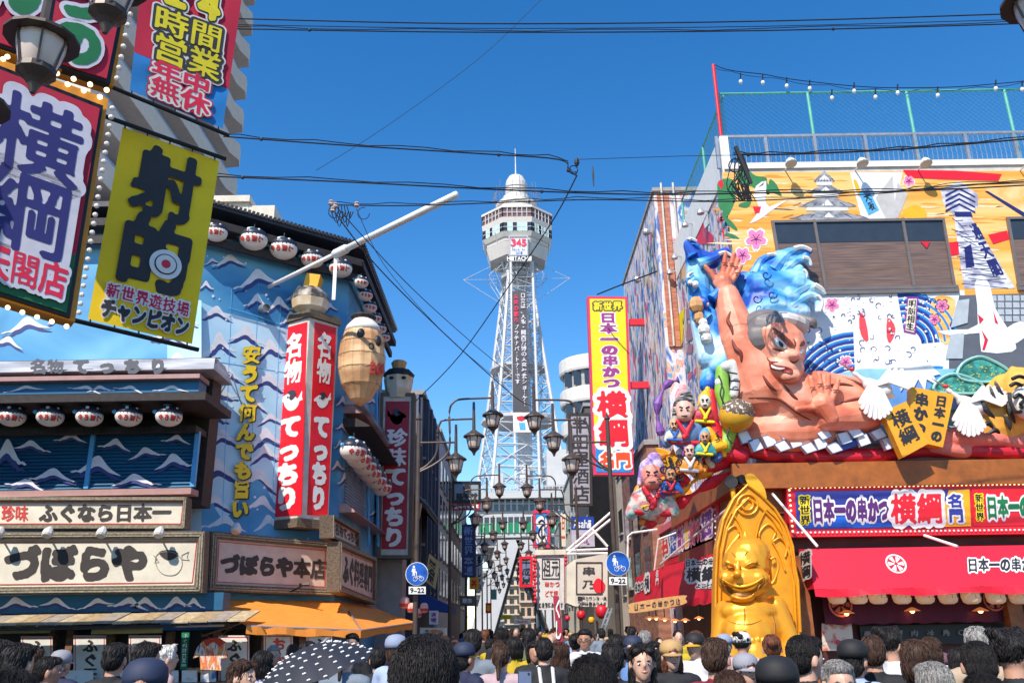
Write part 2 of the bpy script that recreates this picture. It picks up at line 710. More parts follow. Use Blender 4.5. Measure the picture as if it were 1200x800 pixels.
def skin_patch(bv, pts, m, par, name, lift=.03, n=3):
 """outline filled and laid on a modelled surface"""
 S = sm(pts, n)
 P = [V((x, y,0)) for x, y in S]
 T = [[P[i] for i in t] for t in tessellate_polygon([P])]
 for _ in range(7):
  N = []
  for t in T:
   L = [(t[i] - t[(i + 1) % 3]).length for i in range(3)]
   k = L.index(max(L))
   if L[k] > 1.6:
    a, b, c = t[k], t[(k + 1) % 3], t[(k + 2) % 3]
    h = (a + b) / 2
    N += [[a, h, c],[h, b, c]]
   else:
    N.append(t)
  T = N
 q = MB()
 for t in T:
  W = [on_skin(bv, v.x, v.y, lift) for v in t]
  if all(w_ is not None for w_ in W):
   q.add(W,[(0,1,2)])
 return part1(name, q, m, par)
def sphere_at(plane, px, py, rpx, off=0.):
 """centre and radius in metres of a round thing seen rpx wide at the plane"""
 c = plane.at(px, py, off)
 e = plane.at(px + rpx, py, off)
 return c,(e - c).length
# ================================================================== ground
g = MB()
g.quad((-1500,-200,0),(1500,-200,0),(1500,2500,0),(-1500,2500,0))
struct('ground', g, mat('ground_tarmac',(.10, .10, .095), .9, noise=.2, scale=.5))
g = MB()
g.quad((-3.2,-14, .004),(3.2,-14, .004),(3.2,190, .004),(-3.2,190, .004))
g.quad((-14,-14, .004),(-3.2,-14, .004),(-3.2,17.5, .004),(-14,17.5, .004))
g.quad((3.2,-14, .004),(15,-14, .004),(15,17.5, .004),(3.2,17.5, .004))
struct('street', g, mat('street_asphalt',(.06, .06, .06), .85, noise=.25, scale=4, bump=.3))
for s in (-1,1):
 g = MB()
 x0, x1 = sorted((s * 3.2, s * 9.0))
 g.box(x0, x1,17.5,190,0.002, .12)
 o = struct('pavement', g, mat('pavement_slabs',(.26, .25, .23), .85, noise=.2, scale=3))
 g = MB()
 xa, xb = sorted((s * 3.05, s * 3.2))
 g.box(xa, xb,17.5,190,0.002, .125)
 struct('kerb', g, GREY)
# ================================================================== left corner restaurant
LY = 21.5
FL = PY(LY)
C0, C1, C2 = V((-8.43, LY,0)), V((-4.85,24.3,0)), V((-4.85,31.6,0))
CHn = V((C1.y - C0.y,-(C1.x - C0.x),0)).normalized()
CH = Plane(C0, CHn)
SL = Plane(C1,(1,0,0))
WAVEB = rampmat('wave_wall_paint',[(.3,(.035, .20, .42)),(.5,(.09, .33, .56)),(.7,(.20, .48, .66))],(.35, .35, .45), rough=.6, detail=3, distort=.6)
WAVEP = rampmat('sunlit_wave_paint',[(.35,(.34, .60, .78)),(.65,(.58, .76, .87))],(.5, .5, .6), rough=.6, detail=3)  # wall blue made paler to carry the sunlight below the eave shade
CREST = mat('crest_white_paint',(.74, .73, .76), .6, noise=.1)
CRESTS = mat('crest_indigo_paint',(.035, .045, .20), .6, noise=.1)
DKB = mat('dark_timber',(.035, .026, .024), .7, noise=.3, scale=7)
SHUT = rampmat('blue_shutter_paint',[(.3,(.008, .075, .17)),(.7,(.02, .16, .30))],(.4, .4,1.), rough=.5)
rb = thing('restaurant', 'blue wave-painted corner restaurant with dark curved eaves and puffer lanterns, left of the street', 'restaurant')
b = MB()
HT = 12.55
b.prism([V((-24, LY,0)), V((C0.x, C0.y,0)), V((C1.x, C1.y,0)), V((C2.x, C2.y,0)), V((-24, C2.y,0))], V((0,0, HT)))
part('wall', b, WAVEB, rb)
# roof with deep eaves
zr = 13.07
def ring(d, z):
 return [V((-24, LY - d, z)), V((C0.x + d * .35, LY - d, z)), V((C1.x + d * .8, C1.y - d * .55, z)), V((C2.x + d * .8, C2.y + .2, z)), V((-24, C2.y + .2, z))]
ROOFT = mat('dark_roof_sheet',(.045, .04, .045), .5, noise=.2, scale=5)
b = MB()
b.prism(ring(.55, zr - .16), V((0,0, .16)))
rf = part('roof', b, ROOFT, rb)
b = MB()
for i in range(40):       # ribbed edge of the roof sheet
 t = i / 39
 for a, c in ((1,2),(2,3)):
  p = ring(.62, zr)[a].lerp(ring(.62, zr)[c], t)
  q = ring(-.6, zr)[a].lerp(ring(-.6, zr)[c], t)
  b.beam(p + V((0,0,-.02)), q + V((0,0, .05)), .07, .12)
part('roof_rib', b, ROOFT, rf, stuff=True)
b = MB()
for z0, dd in ((12.0, .32),(HT - .1, .5)):
 r1 = ring(dd, z0)
 r0 = ring(dd - .12, z0)
 for a in range(3):
  b.beam(r1[a], r1[a + 1], .12, .22)
part('eave_beam', b, DKB, rb)
b = MB()
b.prism([p + V((0,0,-.72)) for p in ring(.42, zr)], V((0,0, .07)))
part('lantern_shelf', b, DKB, rb)
# bright blue panels between the beams, behind the lanterns
b = MB()
for i in range(9):
 t = .04 + i * .11
 p = C0.lerp(C1, t) + CHn * .03
 q = C0.lerp(C1, t + .07) + CHn * .03
 b.prism([V((p.x, p.y,12.42)), V((q.x, q.y,12.42)), V((q.x, q.y,12.55)), V((p.x, p.y,12.55))],-CHn * .02)
part('blue_panel', b, mat('bright_blue_panel',(.10, .42, .66), .5), rb)
# sunlit lower wall painted in as a paler field, and crests
def crest(mw, ms, plane, cx, cy, w, h, fl=1, off=.012, rot=0):
 T = [(-1, .36),(-.78, .26),(-.66, .28),(-.34,-.06),(-.1,-.40),(.08,-.52),(.22,-.44),(.42,-.08),(.66, .24),(1, .52),(.76, .46),(.5, .34),(.3, .16),(.12, .04),(-.06, .08),(-.24, .24),(-.44, .30),(-.58, .42),(-.74, .36),(-.88, .42)]
 h = h * .92
 rot = rot or rnd.uniform(-12,12)
 fl = fl * (1 if rnd.random() < .8 else -1)
 h = h * rnd.uniform(.8,1.15)
 ca, sa = math.cos(rad(rot)), math.sin(rad(rot))
 def tr(dx, dy, sy=1):
  return [(cx + fl * w / 2 * (x * ca - y * h / w * sa) + dx, cy + w / 2 * (x * sa) + h * .9 * y * ca * sy + dy) for x, y in T]
 decal(ms, plane, tr(fl * w * .02, h * .24), off - .004,2)
 decal(mw, plane, tr(0,0), off,2)
pale = MB()
decal(pale, CH,[(232,352),(262,366),(300,376),(345,388),(372,396),(372,560),(360,640),(232,640)], .006)
decal(pale, FL,[(196,372),(226,350),(236,352),(236,640),(196,640)], .006)
part('painted_sunlit_field', pale, WAVEP, rb)
dk = MB()
decal(dk, CH,[(246,640),(240,560),(262,610),(300,560),(330,600),(356,580),(356,640)], .009,3)
decal(dk, CH,[(232,470),(250,500),(236,540),(232,560)], .009)
part('painted_blue_field', dk, WAVEB, rb)
mw, ms = MB(), MB()
for cx, cy, w, h, fl in [(268,305,42,16,1),(300,326,58,26,1),(248,306,20,10,1),(300,352,30,22,1),(328,356,34,24,1),(352,344,34,20,-1),
                         (252,366,42,16,1),(290,392,46,26,1),(256,402,40,34,1),(318,408,40,26,-1),(262,436,50,22,1),(316,446,50,26,-1),(300,474,30,18,1),
                         (318,490,34,16,-1),(256,460,52,26,-1),(250,484,40,22,-1),(262,512,46,20,-1),(310,512,44,24,1),(252,550,60,40,1),(312,530,40,22,-1),
                         (302,560,50,26,1),(250,588,50,22,1),(306,590,46,24,-1),(262,612,56,20,1),(316,612,40,20,1),(242,334,18,12,-1),(386,360,20,14,1),(340,372,26,16,1)]:
 crest(mw, ms, CH, cx, cy, w, h, fl)
for cx, cy, w, h, fl in [(30,380,60,22,1),(8,400,40,16,1),(70,372,30,16,1),(200,392,50,24,1),(214,372,40,18,1),(206,420,36,18,1)]:
 crest(mw, ms, FL, cx, cy, w, h, fl, off=.016)
for i in range(46):       # spray dots
 cx, cy = rnd.uniform(238,330), rnd.uniform(300,610)
 r = rnd.uniform(.7,1.9)
 decal(mw, CH,[(cx + r * math.cos(a * PI / 3), cy + r * math.sin(a * PI / 3)) for a in range(6)], .018)
part('painted_crest_shade', ms, CRESTS, rb)
part('painted_crest', mw, CREST, rb)
# sheet joints of the wall
b = MB()
for px in (272,303,330):
 b.beam(CH.at(px,330, .012), CH.at(px - 12,622, .012), .008, .008)
for y in (420,505):
 b.beam(CH.at(232, y, .012), CH.at(345, y + 18, .012), .008, .008)
b.tube([CH.at(268,361, .08), CH.at(300,370, .08), CH.at(330,381, .08)], .018,6)
part('wall_joint', b, SKYB, rb)
b = MB()       # vent pipe
b.lathe(CH.at(306,362, .0),[(.12,0),(.12, .42),(.10, .42),(.10, .3)],16, axis=CHn + V((0,0,-.2)))
part('vent_pipe', b, STEEL, rb)
b = MB()
b.tube([CH.at(264,438, .05), CH.at(268,436, .5), CH.at(272,438, .5), CH.at(254,469, .4)], .018,6)
b.tube([CH.at(272,438, .5), CH.at(283,474, .3)], .015,6)
part('wall_bracket', b, STEEL, rb)
# raised yellow characters
txt = '安うて何んでも旨い'
YB = mat('yellow_raised_letter',(.85, .58, .01), .5, noise=.08)
YS = mat('letter_side_dark',(.03, .035, .03), .6)
for i, c in enumerate(txt):
 u0, u1 = i / 9,(i + 1) / 9
 L = lambda t: 284 + (270 - 284) * t
 R = lambda t: 307 + (291 - 307) * t
 T = lambda t: 404 + (607 - 404) * t
 q = [(L(u0), T(u0)),(R(u0), T(u0)),(R(u1), T(u1)),(L(u1), T(u1))]
 a = MB()
 letters(a, c,[CH.at(x, y, .13) for x, y in q], .062,34, 'v')
 s_ = MB()
 for k in range(3):
  letters(s_, c,[CH.at(x, y, .12 - .035 * k) for x, y in q], .072,34, 'v', off=V((0,0,-.012 * k)) + V((.015 * k,0,0)))
 lo = part('raised_letter', a, YB, rb)
 part('letter_side', s_, YS, lo)
# ---- projecting bay on the left
BYp = 20.35
B0 = PY(BYp)
zb = B0.at(120,438,0).z
b = MB()
xr = B0.at(238,560,0).x
b.box(-24, xr - .16, BYp + .5, LY, B0.at(120,575,0).z - .3, B0.at(120,440).z)
part('bay_wall', b, DKB, rb)
b = MB()    # sloping silver board above the bay
ty, by_ = B0.at(120,416).z, B0.at(120,439).z
b.hexa([(-24, BYp - .35, by_),(xr + .12, BYp - .35, by_),(xr + .12, LY, by_),(-24, LY, by_),(-24, BYp + .35, ty),(xr - .12, BYp + .35, ty),(xr - .12, LY, ty),(-24, LY, ty)])
SILV = rampmat('silver_weathered_board',[(.35,(.22, .22, .24)),(.55,(.42, .42, .44)),(.7,(.62, .60, .56))],(.7, .7,3), rough=.5)
bd = part('roof_board', b, SILV, rb)
b = MB()
for k in range(6):
 y = 417 + k * 4.2
 b.box(-24, xr + .02, BYp + .32 - k * .115, BYp + .36 - k * .115, B0.at(120, y).z - .012, B0.at(120, y).z + .012)
part('board_groove', b, DKB, bd, stuff=True)
bp_ = Plane((0, BYp - .1,0),(0,-1,0))
for c, x in zip('名物てっちり',(45,65,95,125,155,185)):
 a = MB()
 pl = PY(BYp - .38)
 letters(a, c,[pl.at(x - 10,420), pl.at(x + 10,420), pl.at(x + 10,438), pl.at(x - 10,438)], .085,30)
 part('raised_letter', a, mat('grey_raised_letter',(.10, .10, .11), .5), bd)
def band(name, y0, y1, Y, m, x1px=238, depth=.3):
 p = PY(Y)
 q = MB()
 q.box(-24, p.at(x1px, y0).x, Y, Y + depth, p.at(120, y1).z, p.at(120, y0).z)
 return part(name, q, m, rb)
PKT = mat('pink_brown_trim',(.42, .24, .22), .6)
band('trim',439.5,444.5, BYp - .4, PKT,234, .7)
band('painted_band',445,460.5, BYp - .2, SHUT,234, .5)
mw, ms = MB(), MB()
pl = PY(BYp - .2)
for cx, w in ((28,50),(100,44),(118,34),(152,40),(200,44)):
 crest(mw, ms, pl, cx,455, w,9,1)
part('painted_crest', mw, CREST, rb)
band('eave',461,470, BYp - 1.35, DKB,241,1.9)
band('sill',500,507, BYp - .25, DKB,230, .8)
# shutters, two panels of ribs
pl = PY(BYp)
for x0, x1 in ((-60,103),(108,226)):
 b = MB()
 z0, z1 = pl.at(120,572).z, pl.at(120,507).z
 xa, xb = pl.at(x0,540).x, pl.at(x1,540).x
 n = 16
 for k in range(n):
  za = z0 + (z1 - z0) * k / n
  zc = z0 + (z1 - z0) * (k + .82) / n
  b.hexa([(xa, BYp, za),(xb, BYp, za),(xb, BYp + .08, za),(xa, BYp + .08, za),(xa, BYp + .05, zc),(xb, BYp + .05, zc),(xb, BYp + .08, zc),(xa, BYp + .08, zc)])
 b.box(xa, xb, BYp + .07, BYp + .1, z0, z1)
 shp = part('shutter', b, SHUT, rb)
b = MB()
b.box(pl.at(103,540).x, pl.at(108,540).x, BYp - .04, BYp + .08, z0, z1)
b.box(pl.at(226,540).x, pl.at(231,540).x, BYp - .04, BYp + .08, z0, z1)
part('shutter_rail', b, SKYB, rb)
mw, ms = MB(), MB()
for cx, cy, w, h, fl in [(10,530,44,34,-1),(38,522,46,14,-1),(82,512,40,14,1),(60,556,60,22,1),(112,545,60,30,1),(134,520,40,16,1),(172,530,46,16,1),(205,540,50,22,-1),(206,514,36,12,1),(160,562,60,16,1),(30,566,50,16,-1)]:
 crest(mw, ms, pl, cx, cy, w, h, fl, off=.02)
part('painted_crest_shade', ms, CRESTS, rb)
part('painted_crest', mw, CREST, rb)
band('trim',573,580, BYp - .15, PKT,224, .5)
# lower band with crests, above the shop front
band('painted_band',696,717, BYp - .1, SHUT,262, .5)
mw, ms = MB(), MB()
pl = PY(BYp - .1)
for cx, w in ((20,50),(68,44),(112,46),(150,50),(172,40),(205,40),(228,26)):
 crest(mw, ms, pl, cx,706, w,15,1 if w % 4 else -1)
part('painted_crest_shade', ms, CRESTS, rb)
part('painted_crest', mw, CREST, rb)
# plank eave
pl = PY(BYp - .9)
zt, zl = PY(BYp - .3).at(100,720).z, pl.at(100,731).z
PLK = [mat('eave_plank_%s' % n, c, .8, noise=.25, scale=9) for n, c in (('pale',(.50, .38, .22)),('tan',(.40, .28, .15)),('grey',(.34, .28, .22)))]
for i in range(-4,13):
 x0 = pl.at(i * 22.5 - 4,731).x
 x1 = pl.at(i * 22.5 + 17.5,731).x
 b = MB()
 dz = rnd.uniform(-.012, .012)
 b.hexa([(x0, BYp - .9, zl + dz),(x1, BYp - .9, zl + dz),(x1 + .1, BYp - .2, zt + dz),(x0 + .1, BYp - .2, zt + dz),(x0, BYp - .9, zl + .03 + dz),(x1, BYp - .9, zl + .03 + dz),(x1 + .1, BYp - .2, zt + .03 + dz),(x0 + .1, BYp - .2, zt + .03 + dz)])
 part('plank', b, PLK[i % 3], rb)
b = MB()
b.box(-24, pl.at(262,731).x, BYp - .85, BYp, zl - .1, zl - .03)
part('eave_board', b, DKB, rb)
# shop front recess: dark wall and posts
b = MB()
b.box(-24, C0.x, LY - .25, LY + .0,0,2.35)
b.prism([C0 + V((0,-.25,0)), V((-5.2, LY - .25,0)), V((-4.95,24.2,0)), C0 + V((0,0,0))], V((0,0,1.88)))
part('shop_wall', b, DARK, rb)
for px in (-60,62,84,130,156,200,255,312,356):
 p = PY(20.9).at(px,745)
 b = MB()
 b.box(p.x - .08, p.x + .08,20.82,20.98,0,2.2 if p.x < -8.2 else 1.85)
 part('shop_post', b, WOOD, rb)
b = MB()
b.box(-24,-8.2,20.8,21.0,2.05,2.2)
part('shop_lintel', b, WOOD, rb)
for a, c in ((-30,58),(108,190)):
 p0, p1 = PY(20.1).at(a,736), PY(20.1).at(c,736)
 b = MB()
 b.box(p0.x, p1.x,20.08,20.16, p0.z - .12, p0.z + .03)
 part('lamp_tube', b, mat('yellowed_plastic',(.55, .48, .2), .5), rb)
# street face of the building (in shade)
mw, ms = MB(), MB()
for cx, cy, w, h, fl in [(402,470,16,14,1),(400,500,14,12,1),(398,520,14,12,1),(404,560,18,14,1),(436,470,16,10,1),(440,600,16,12,1),(436,440,14,10,1),(396,545,16,12,-1),(420,590,18,14,1)]:
 crest(mw, ms, SL, cx, cy, w, h, fl, off=.02)
part('painted_crest_shade', ms, CRESTS, rb)
part('painted_crest', mw, CREST, rb)
def side_ledge(y0a, y0b, Y0, Y1, d, th, m, name):
 q = MB()
 za = PY(Y0).at(395, y0a).z
 zb_ = PY(Y0).at(395, y0b).z
 q.hexa([(C1.x, Y0, zb_),(C1.x + d, Y0, zb_),(C1.x + d, Y1, zb_),(C1.x, Y1, zb_),(C1.x, Y0, za),(C1.x + d * .45, Y0, za),(C1.x + d * .45, Y1, za),(C1.x, Y1, za)])
 return part(name, q, m, rb)
side_ledge(452,474,24.4,31.4, .55, .1, SILV, 'roof_board')
side_ledge(474.5,484,24.35,31.45, .6, .1, PKT, 'trim')
side_ledge(490,500,24.35,31.5, .85, .1, DKB, 'eave')
side_ledge(590,600,24.35,31.5, .5, .1, PKT, 'trim')
for i, c in enumerate('名物てっちり'):
 a = MB()
 Yc = 25.2 + i * 1.0
 zc = PY(24.4).at(395,464).z
 tl = V((C1.x + .3, Yc, zc + .3)); tr = V((C1.x + .3, Yc + .8, zc + .3)); br = V((C1.x + .56, Yc + .8, zc - .25)); bl = V((C1.x + .56, Yc, zc - .25))
 letters(a, c,[tl, tr, br, bl], .08,24, off=V((.03,0,0)))
 part('raised_letter', a, mat('grey_raised_letter',(.10, .10, .11), .5), rb)
b = MB()
zs0, zs1 = PY(24.4).at(395,588).z, PY(24.4).at(395,520).z
for k in range(18):
 z = zs0 + (zs1 - zs0) * k / 18
 b.box(C1.x, C1.x + .06,25.0,28.4, z, z + (zs1 - zs0) / 18 * .7)
part('shutter', b, mat('pale_shutter',(.22, .28, .36), .6), rb)
b = MB()
b.tube([SL.at(432,640, .25), SL.at(430,470, .25)], .05,8)
b.tube([SL.at(443,640, .25), SL.at(441,440, .25)], .05,8)
part('drain_pipe', b, SKYB, rb)
# roof stuff behind: pale plant rooms seen above the eave
o = thing('rooftop_block', 'pale boxes of the block behind the blue restaurant roof, beside the tall flats', 'building')
b = MB()
p = PY(40)
for x0, x1, y0 in ((150,292,236),(292,322,241)):
 a_, c_ = p.at(x0, y0), p.at(x1, y0)
 b.box(a_.x, c_.x,40,46,10, a_.z)
part('wall', b, mat('pale_render',(.66, .60, .50), .8), o)
b = MB()
a_, c_ = p.at(148,233), p.at(294,233)
b.box(a_.x, c_.x,39.8,46.2, a_.z - .35, a_.z)
part('parapet', b, mat('pale_render',(.66, .60, .50), .8), o)
# ---- puffer-fish lanterns
LWH = mat('lantern_paper',(.80, .76, .68), .5, noise=.05)
LNV = mat('lantern_navy',(.02, .025, .05), .4)
LCY = mat('lantern_fin_blue',(.10, .40, .58), .5)
LRD = mat('lantern_red_ink',(.62, .05, .04), .5)
def puffer(nm, label, group, c, r, face, dim=1.0, cap=True):
 """paper lantern shaped as a puffer fish; face = direction its belly lettering looks"""
 t = thing(nm, label, 'lantern', group)
 f = V(face); f.z = 0; f.normalize()
 side = V((-f.y, f.x,0))    # to the lantern's left as it looks out
 up = V((0,0,1))
 R = Matrix((side, f, up)).transposed()
 c = V(c)
 m = MB(); m.ell(c,(r * 1.16, r, r * .88), R,18,12)
 part('lantern_body', m, LWH, t, smooth=True)
 m = MB(); m.ell(c + up * r * .30 - f * r * .02,(r * 1.15, r * 1.02, r * .70), R,18,10)
 bk = part('dark_back', m, LNV, t, smooth=True)
 m = MB()
 m.ell(c + up * r * .60 + f * r * .76 - side * r * .35, r * .17, None,8,6)
 m.ell(c + up * r * .62 + f * r * .70 + side * r * .45, r * .13, None,8,6)
 part('eye', m, LWH, t)
 m = MB()
 for k in range(9):
  a = -1.1 + k * .28
  d = (f * math.cos(a) - side * math.sin(a) * 1.12)
  m.ell(c + d * r * .97 + up * r * .16, r * .055, None,6,4)
 m.ell(c + f * r * .86 - side * r * .35 + up * r * .36,(r * .2, r * .1, r * .14), R,8,6)
 part('back_spot', m, LNV, t)
 m = MB()
 m.ell(c - side * r * 1.15 + up * r * .3,(r * .28, r * .12, r * .2), R,8,6)
 m.ell(c + up * r * 1.0 - side * r * .2,(r * .4, r * .2, r * .16), R,8,6)
 part('fin', m, LCY, t)
 m = MB()
 for k, ch_ in enumerate('づぼらや'):
  a = .85 - k * .48
  vs, fs = glyph(ch_,20, .06)
  pts = []
  for x, y in vs:
   aa = a - x * .42
   e = -.66 + y * .66
   d = f * math.cos(aa) * math.cos(e) + side * math.sin(aa) * math.cos(e) * 1.16 + up * math.sin(e) * .88
   pts.append(c + d * r * 1.025)
  m.add(pts, fs)
 part('lettering', m, LRD, t)
 m = MB(); m.tube([c + up * r * .8, c + up * r * 1.5], r * .05,6)
 part('hanger', m, DKB, t)
 return t
GL = 'puffer-fish lanterns under the eaves of the blue restaurant'
w1 = ['at the picture edge', 'second from the picture edge', 'in the middle', 'fourth from the picture edge', 'nearest the wave wall']
for i, px in enumerate((14,59,105,151,198)):
 c, r = sphere_at(PY(BYp - .95), px,488,13.2)
 puffer('puffer_lantern', 'round puffer lantern over the blue shutters, %s' % w1[i], GL, c, r,(.55,-.85,0))
for i,(px, py, r0, lb) in enumerate([(253,273,14, 'half behind the yellow banner, leftmost under the roof'),(297,281,16.5, 'second under the corner roof, big with red script'),(332,292,16, 'third under the corner roof, above the white pole'),
                                  (366,304,13, 'half behind the white pole under the corner roof'),(399,315,13, 'under the roof bend just above the corner, right of the pole')]):
 c, r = sphere_at(Plane(C0 + CHn * .5, CHn), px, py, r0)
 puffer('puffer_lantern', 'puffer lantern ' + lb, GL, c, r * .8,(.2,-1,0))
for i,(px, py, r0) in enumerate([(423,331,9),(428,346,9),(433,360,9),(439,373,8.5),(445,385,8),(450,395,7.5)]):
 c = SL.at(px, py, .45)
 lb = ['top', 'second', 'third', 'fourth', 'fifth', 'bottom'][i]
 puffer('puffer_lantern', 'small puffer lantern running down the street-side eave, %s of those six' % lb, GL, c, r0 / 1000 * c.y * .92,(.6,-.8,0))
for i in range(6):
 c = SL.at(414 + i * 6.5,528 + i * 8.5, .5)
 lb = ['first', 'second', 'third', 'fourth', 'fifth', 'last'][i]
 puffer('puffer_lantern', 'shaded puffer lantern below the grey ledge on the street side, %s from the near end' % lb, GL, c, .34,(.8,-.6,0))
# giant puffer lantern hanging on the street side
gp = thing('giant_puffer_lantern', 'giant tan puffer-fish lantern with white crown hanging beside the red corner sign', 'lantern')
cc = SL.at(424,424, .75)
hz = (SL.at(424,370, .75) - SL.at(424,476, .75)).length / 2
hr = hz * .52
TAN = rampmat('lantern_tan_skin',[(.4,(.48, .25, .11)),(.6,(.78, .48, .24))],(1,1,2.2), rough=.55)
b = MB()
b.lathe(cc,[(hr * .05,-hz),(hr * .42,-hz * .86),(hr * .8,-hz * .55),(hr * .98,-hz * .2),(hr * 1.0, hz * .1),(hr * .94, hz * .4),(hr * .78, hz * .68),(hr * .6, hz * .84)],14)
part('lantern_body', b, TAN, gp)
b = MB()
b.lathe(cc,[(hr * .80, hz * .68),(hr * .7, hz * .82),(hr * .45, hz * .97),(hr * .12, hz * 1.04)],14)
part('white_crown', b, LWH, gp, smooth=True)
b = MB()
for k in range(14):
 a = 2 * PI * k / 14
 pts = [cc + V((math.cos(a) * r_ * 1.012, math.sin(a) * r_ * 1.012, z)) for r_, z in [(hr * .42,-hz * .86),(hr * .8,-hz * .55),(hr * .98,-hz * .2),(hr * 1.0, hz * .1),(hr * .94, hz * .4),(hr * .78, hz * .68)]]
 b.tube(pts, .0025,4)
for z, r_ in ((-hz * .55, hr * .81),(-hz * .2, hr * .99),(hz * .1, hr * 1.01),(hz * .4, hr * .95)):
 b.tube([cc + V((math.cos(2 * PI * k / 20) * r_, math.sin(2 * PI * k / 20) * r_, z)) for k in range(21)], .007,4)
part('rib', b, mat('lantern_rib',(.38, .22, .11), .6), gp, stuff=True)
fd = V((.42,-.9,0)).normalized()
sd = V((-fd.y, fd.x,0))
for k,(sx, zz) in enumerate(((-.30, .5),(.42, .38))):
 b = MB(); c2 = cc + fd * hr * .80 + sd * hr * sx * -1 * -1 + V((0,0, hz * zz))
 R = Matrix((sd, fd, V((0,0,1)))).transposed()
 b.ell(c2,(hr * .17, hr * .12, hr * .26), R,12,8)
 e = part('eye', b, BLACK, gp, smooth=True)
b = MB(); c2 = cc + fd * hr * .97 + sd * hr * .12 + V((0,0, hz * .22))
b.tube([c2 + sd * hr * .1 * math.cos(a * PI / 6) + V((0,0, hr * .14 * math.sin(a * PI / 6))) for a in range(13)], .02,5)
part('mouth', b, DKB, gp)
b = MB()
for k, ch_ in enumerate('白のや'):
 vs, fs = glyph(ch_,20, .07)
 b.add([cc + (fd * math.cos(.05 + (k + x) * .33) + sd * math.sin(.05 + (k + x) * .33)) * hr * 1.0 + V((0,0,-hz * .40 + y * hz * .32)) for x, y in vs], fs)
part('lettering', b, LRD, gp)
b = MB(); b.ell(cc + V((0,0, hz * 1.04)),(hr * .55, hr * .55, .12), None,12,6)
part('hanger', b, DKB, gp)
# ---- signs of the restaurant
def bark_sign(label, plane, quad, txt, tq, fw=.17, dep=.28, m=CREAM, wt=.05, red=None, sig=None, N=48, line=True, fm=None, d='h', group=None):
 t = thing('shop_sign', label, 'sign', group)
 b = MB()
 slab(b, plane, quad, .02, dep)
 part('sign_board', b, m, t)
 b = MB()
 frame(b, plane, quad, fw, .10, dep + .06)
 tl, tr, br, bl = [plane.at(x, y, .10) for x, y in quad]
 part('sign_frame', b, fm or BARK, t)
 b = MB()
 u = (tr - tl).normalized(); v = (bl - tl).normalized()
 for k in (.3, .62):
  for dd in (0,):
   o_ = fw * k
   A, B_, C_, D_ = tl + u * o_ + v * o_, tr - u * o_ + v * o_, br - u * o_ - v * o_, bl + u * o_ - v * o_
   for p, q in ((A, B_),(B_, C_),(C_, D_),(D_, A)):
    b.beam(p + plane.n * .012, q + plane.n * .012, .035, .035, up=plane.n)
 part('frame_moulding', b, mat('pale_bark',(.33, .28, .2), .9, noise=.35, scale=20, bump=.6), t)
 if line:
  b = MB()
  A, B_, C_, D_ = [p - plane.n * .07 for p in (tl + (u + v) * fw * 1.35, tr + (v - u) * fw * 1.35, br - (u + v) * fw * 1.35, bl + (u - v) * fw * 1.35)]
  for p, q in ((A, B_),(B_, C_),(C_, D_),(D_, A)):
   b.beam(p, q, .018, .01, up=plane.n)
  part('border_line', b, LRD, t)
 sgn_text(t, plane, tq, txt, mat('ink_brown',(.045, .035, .032), .6), wt, N, d, lift=.032)
 return t
INK = mat('ink_brown',(.045, .035, .032), .6)
s1 = bark_sign('long cream restaurant sign in four brush characters with a puffer fish drawing, lowest left', PY(BYp - .35),[(-60,623),(240,622),(237,694),(-60,697)], 'づぼらや',[(6,638),(174,638),(172,681),(4,681)], wt=.07)
b = MB()
pl = PY(BYp - .35)
for a0, pts in ((0, sm([(182,655),(186,648),(196,646),(206,648),(213,656),(212,666),(205,673),(193,673),(185,666)],3)),(0,[(180,650),(184,654),(181,659),(186,658)]),(0,[(213,650),(221,646),(219,653),(222,656),(213,655)])):
 P = [pl.at(x, y, .03) for x, y in pts] + [pl.at(pts[0][0], pts[0][1], .03)]
 b.tube(P, .008,4)
part('fish_drawing', b, mat('faint_ink',(.35, .3, .25), .6), s1)
b = MB()
slab(b, pl, sm([(186,647),(194,644),(205,645),(209,650),(200,656),(192,654)],2), .03, .005)
part('fish_drawing', b, INK, s1)
b = MB()
for px in (57,120,187,0):
 b.beam(pl.at(px,630, .45), pl.at(px,627, .02), .03)
 p = pl.at(px,622, .42)
 b.lathe(p,[(.05, .1),(.11,0),(.12,-.1),(.09,-.14)],10, axis=V((0, .6,1)))
part('floodlight', b, mat('white_lamp_housing',(.7, .66, .62), .4), s1)
s2 = bark_sign('cream bark-framed sign with six brush characters above the orange awning', Plane(C0 + CHn * .42, CHn),[(248,622),(392,635),(391,698),(244,692)], 'づぼらや本店',[(259,648),(384,655),(383,679),(258,672)], wt=.075, m=mat('shaded_cream_board',(.66, .52, .44), .6))  # cream board copy, dimmed and pinked in colour for grazing light and shade
b = MB()
p = Plane(C0 + CHn * .42, CHn).at(277,618, .3)
b.lathe(p,[(.06, .12),(.13,0),(.14,-.1),(.1,-.14)],10, axis=V((0, .5,1)))
b.beam(p, p - CHn * .3, .03)
part('floodlight', b, mat('white_lamp_housing',(.7, .66, .62), .4), s2)
s3 = bark_sign('small cream side sign turned down the street, dark brush script, above awning tip', Plane(V((-4.85 + .42,24,0)),(1,0,0)),[(399,634),(441,653),(440,708),(398,693)], 'ふぐ料理専門',[(403,648),(437,662),(436,695),(402,682)], wt=.06, fw=.14, m=mat('shaded_cream_board',(.66, .52, .44), .6), N=36)
s4 = bark_sign('small cream sign with red and black characters just below the tall red corner sign', Plane(V((-4.85 + .25,24,0)),(1,0,0)),[(390,603),(421,622),(421,644),(390,630)], '名物てっちり',[(393,611),(419,626),(419,638),(393,626)], wt=.06, fw=.07, m=mat('shaded_cream_board',(.66, .52, .44), .6), N=30)
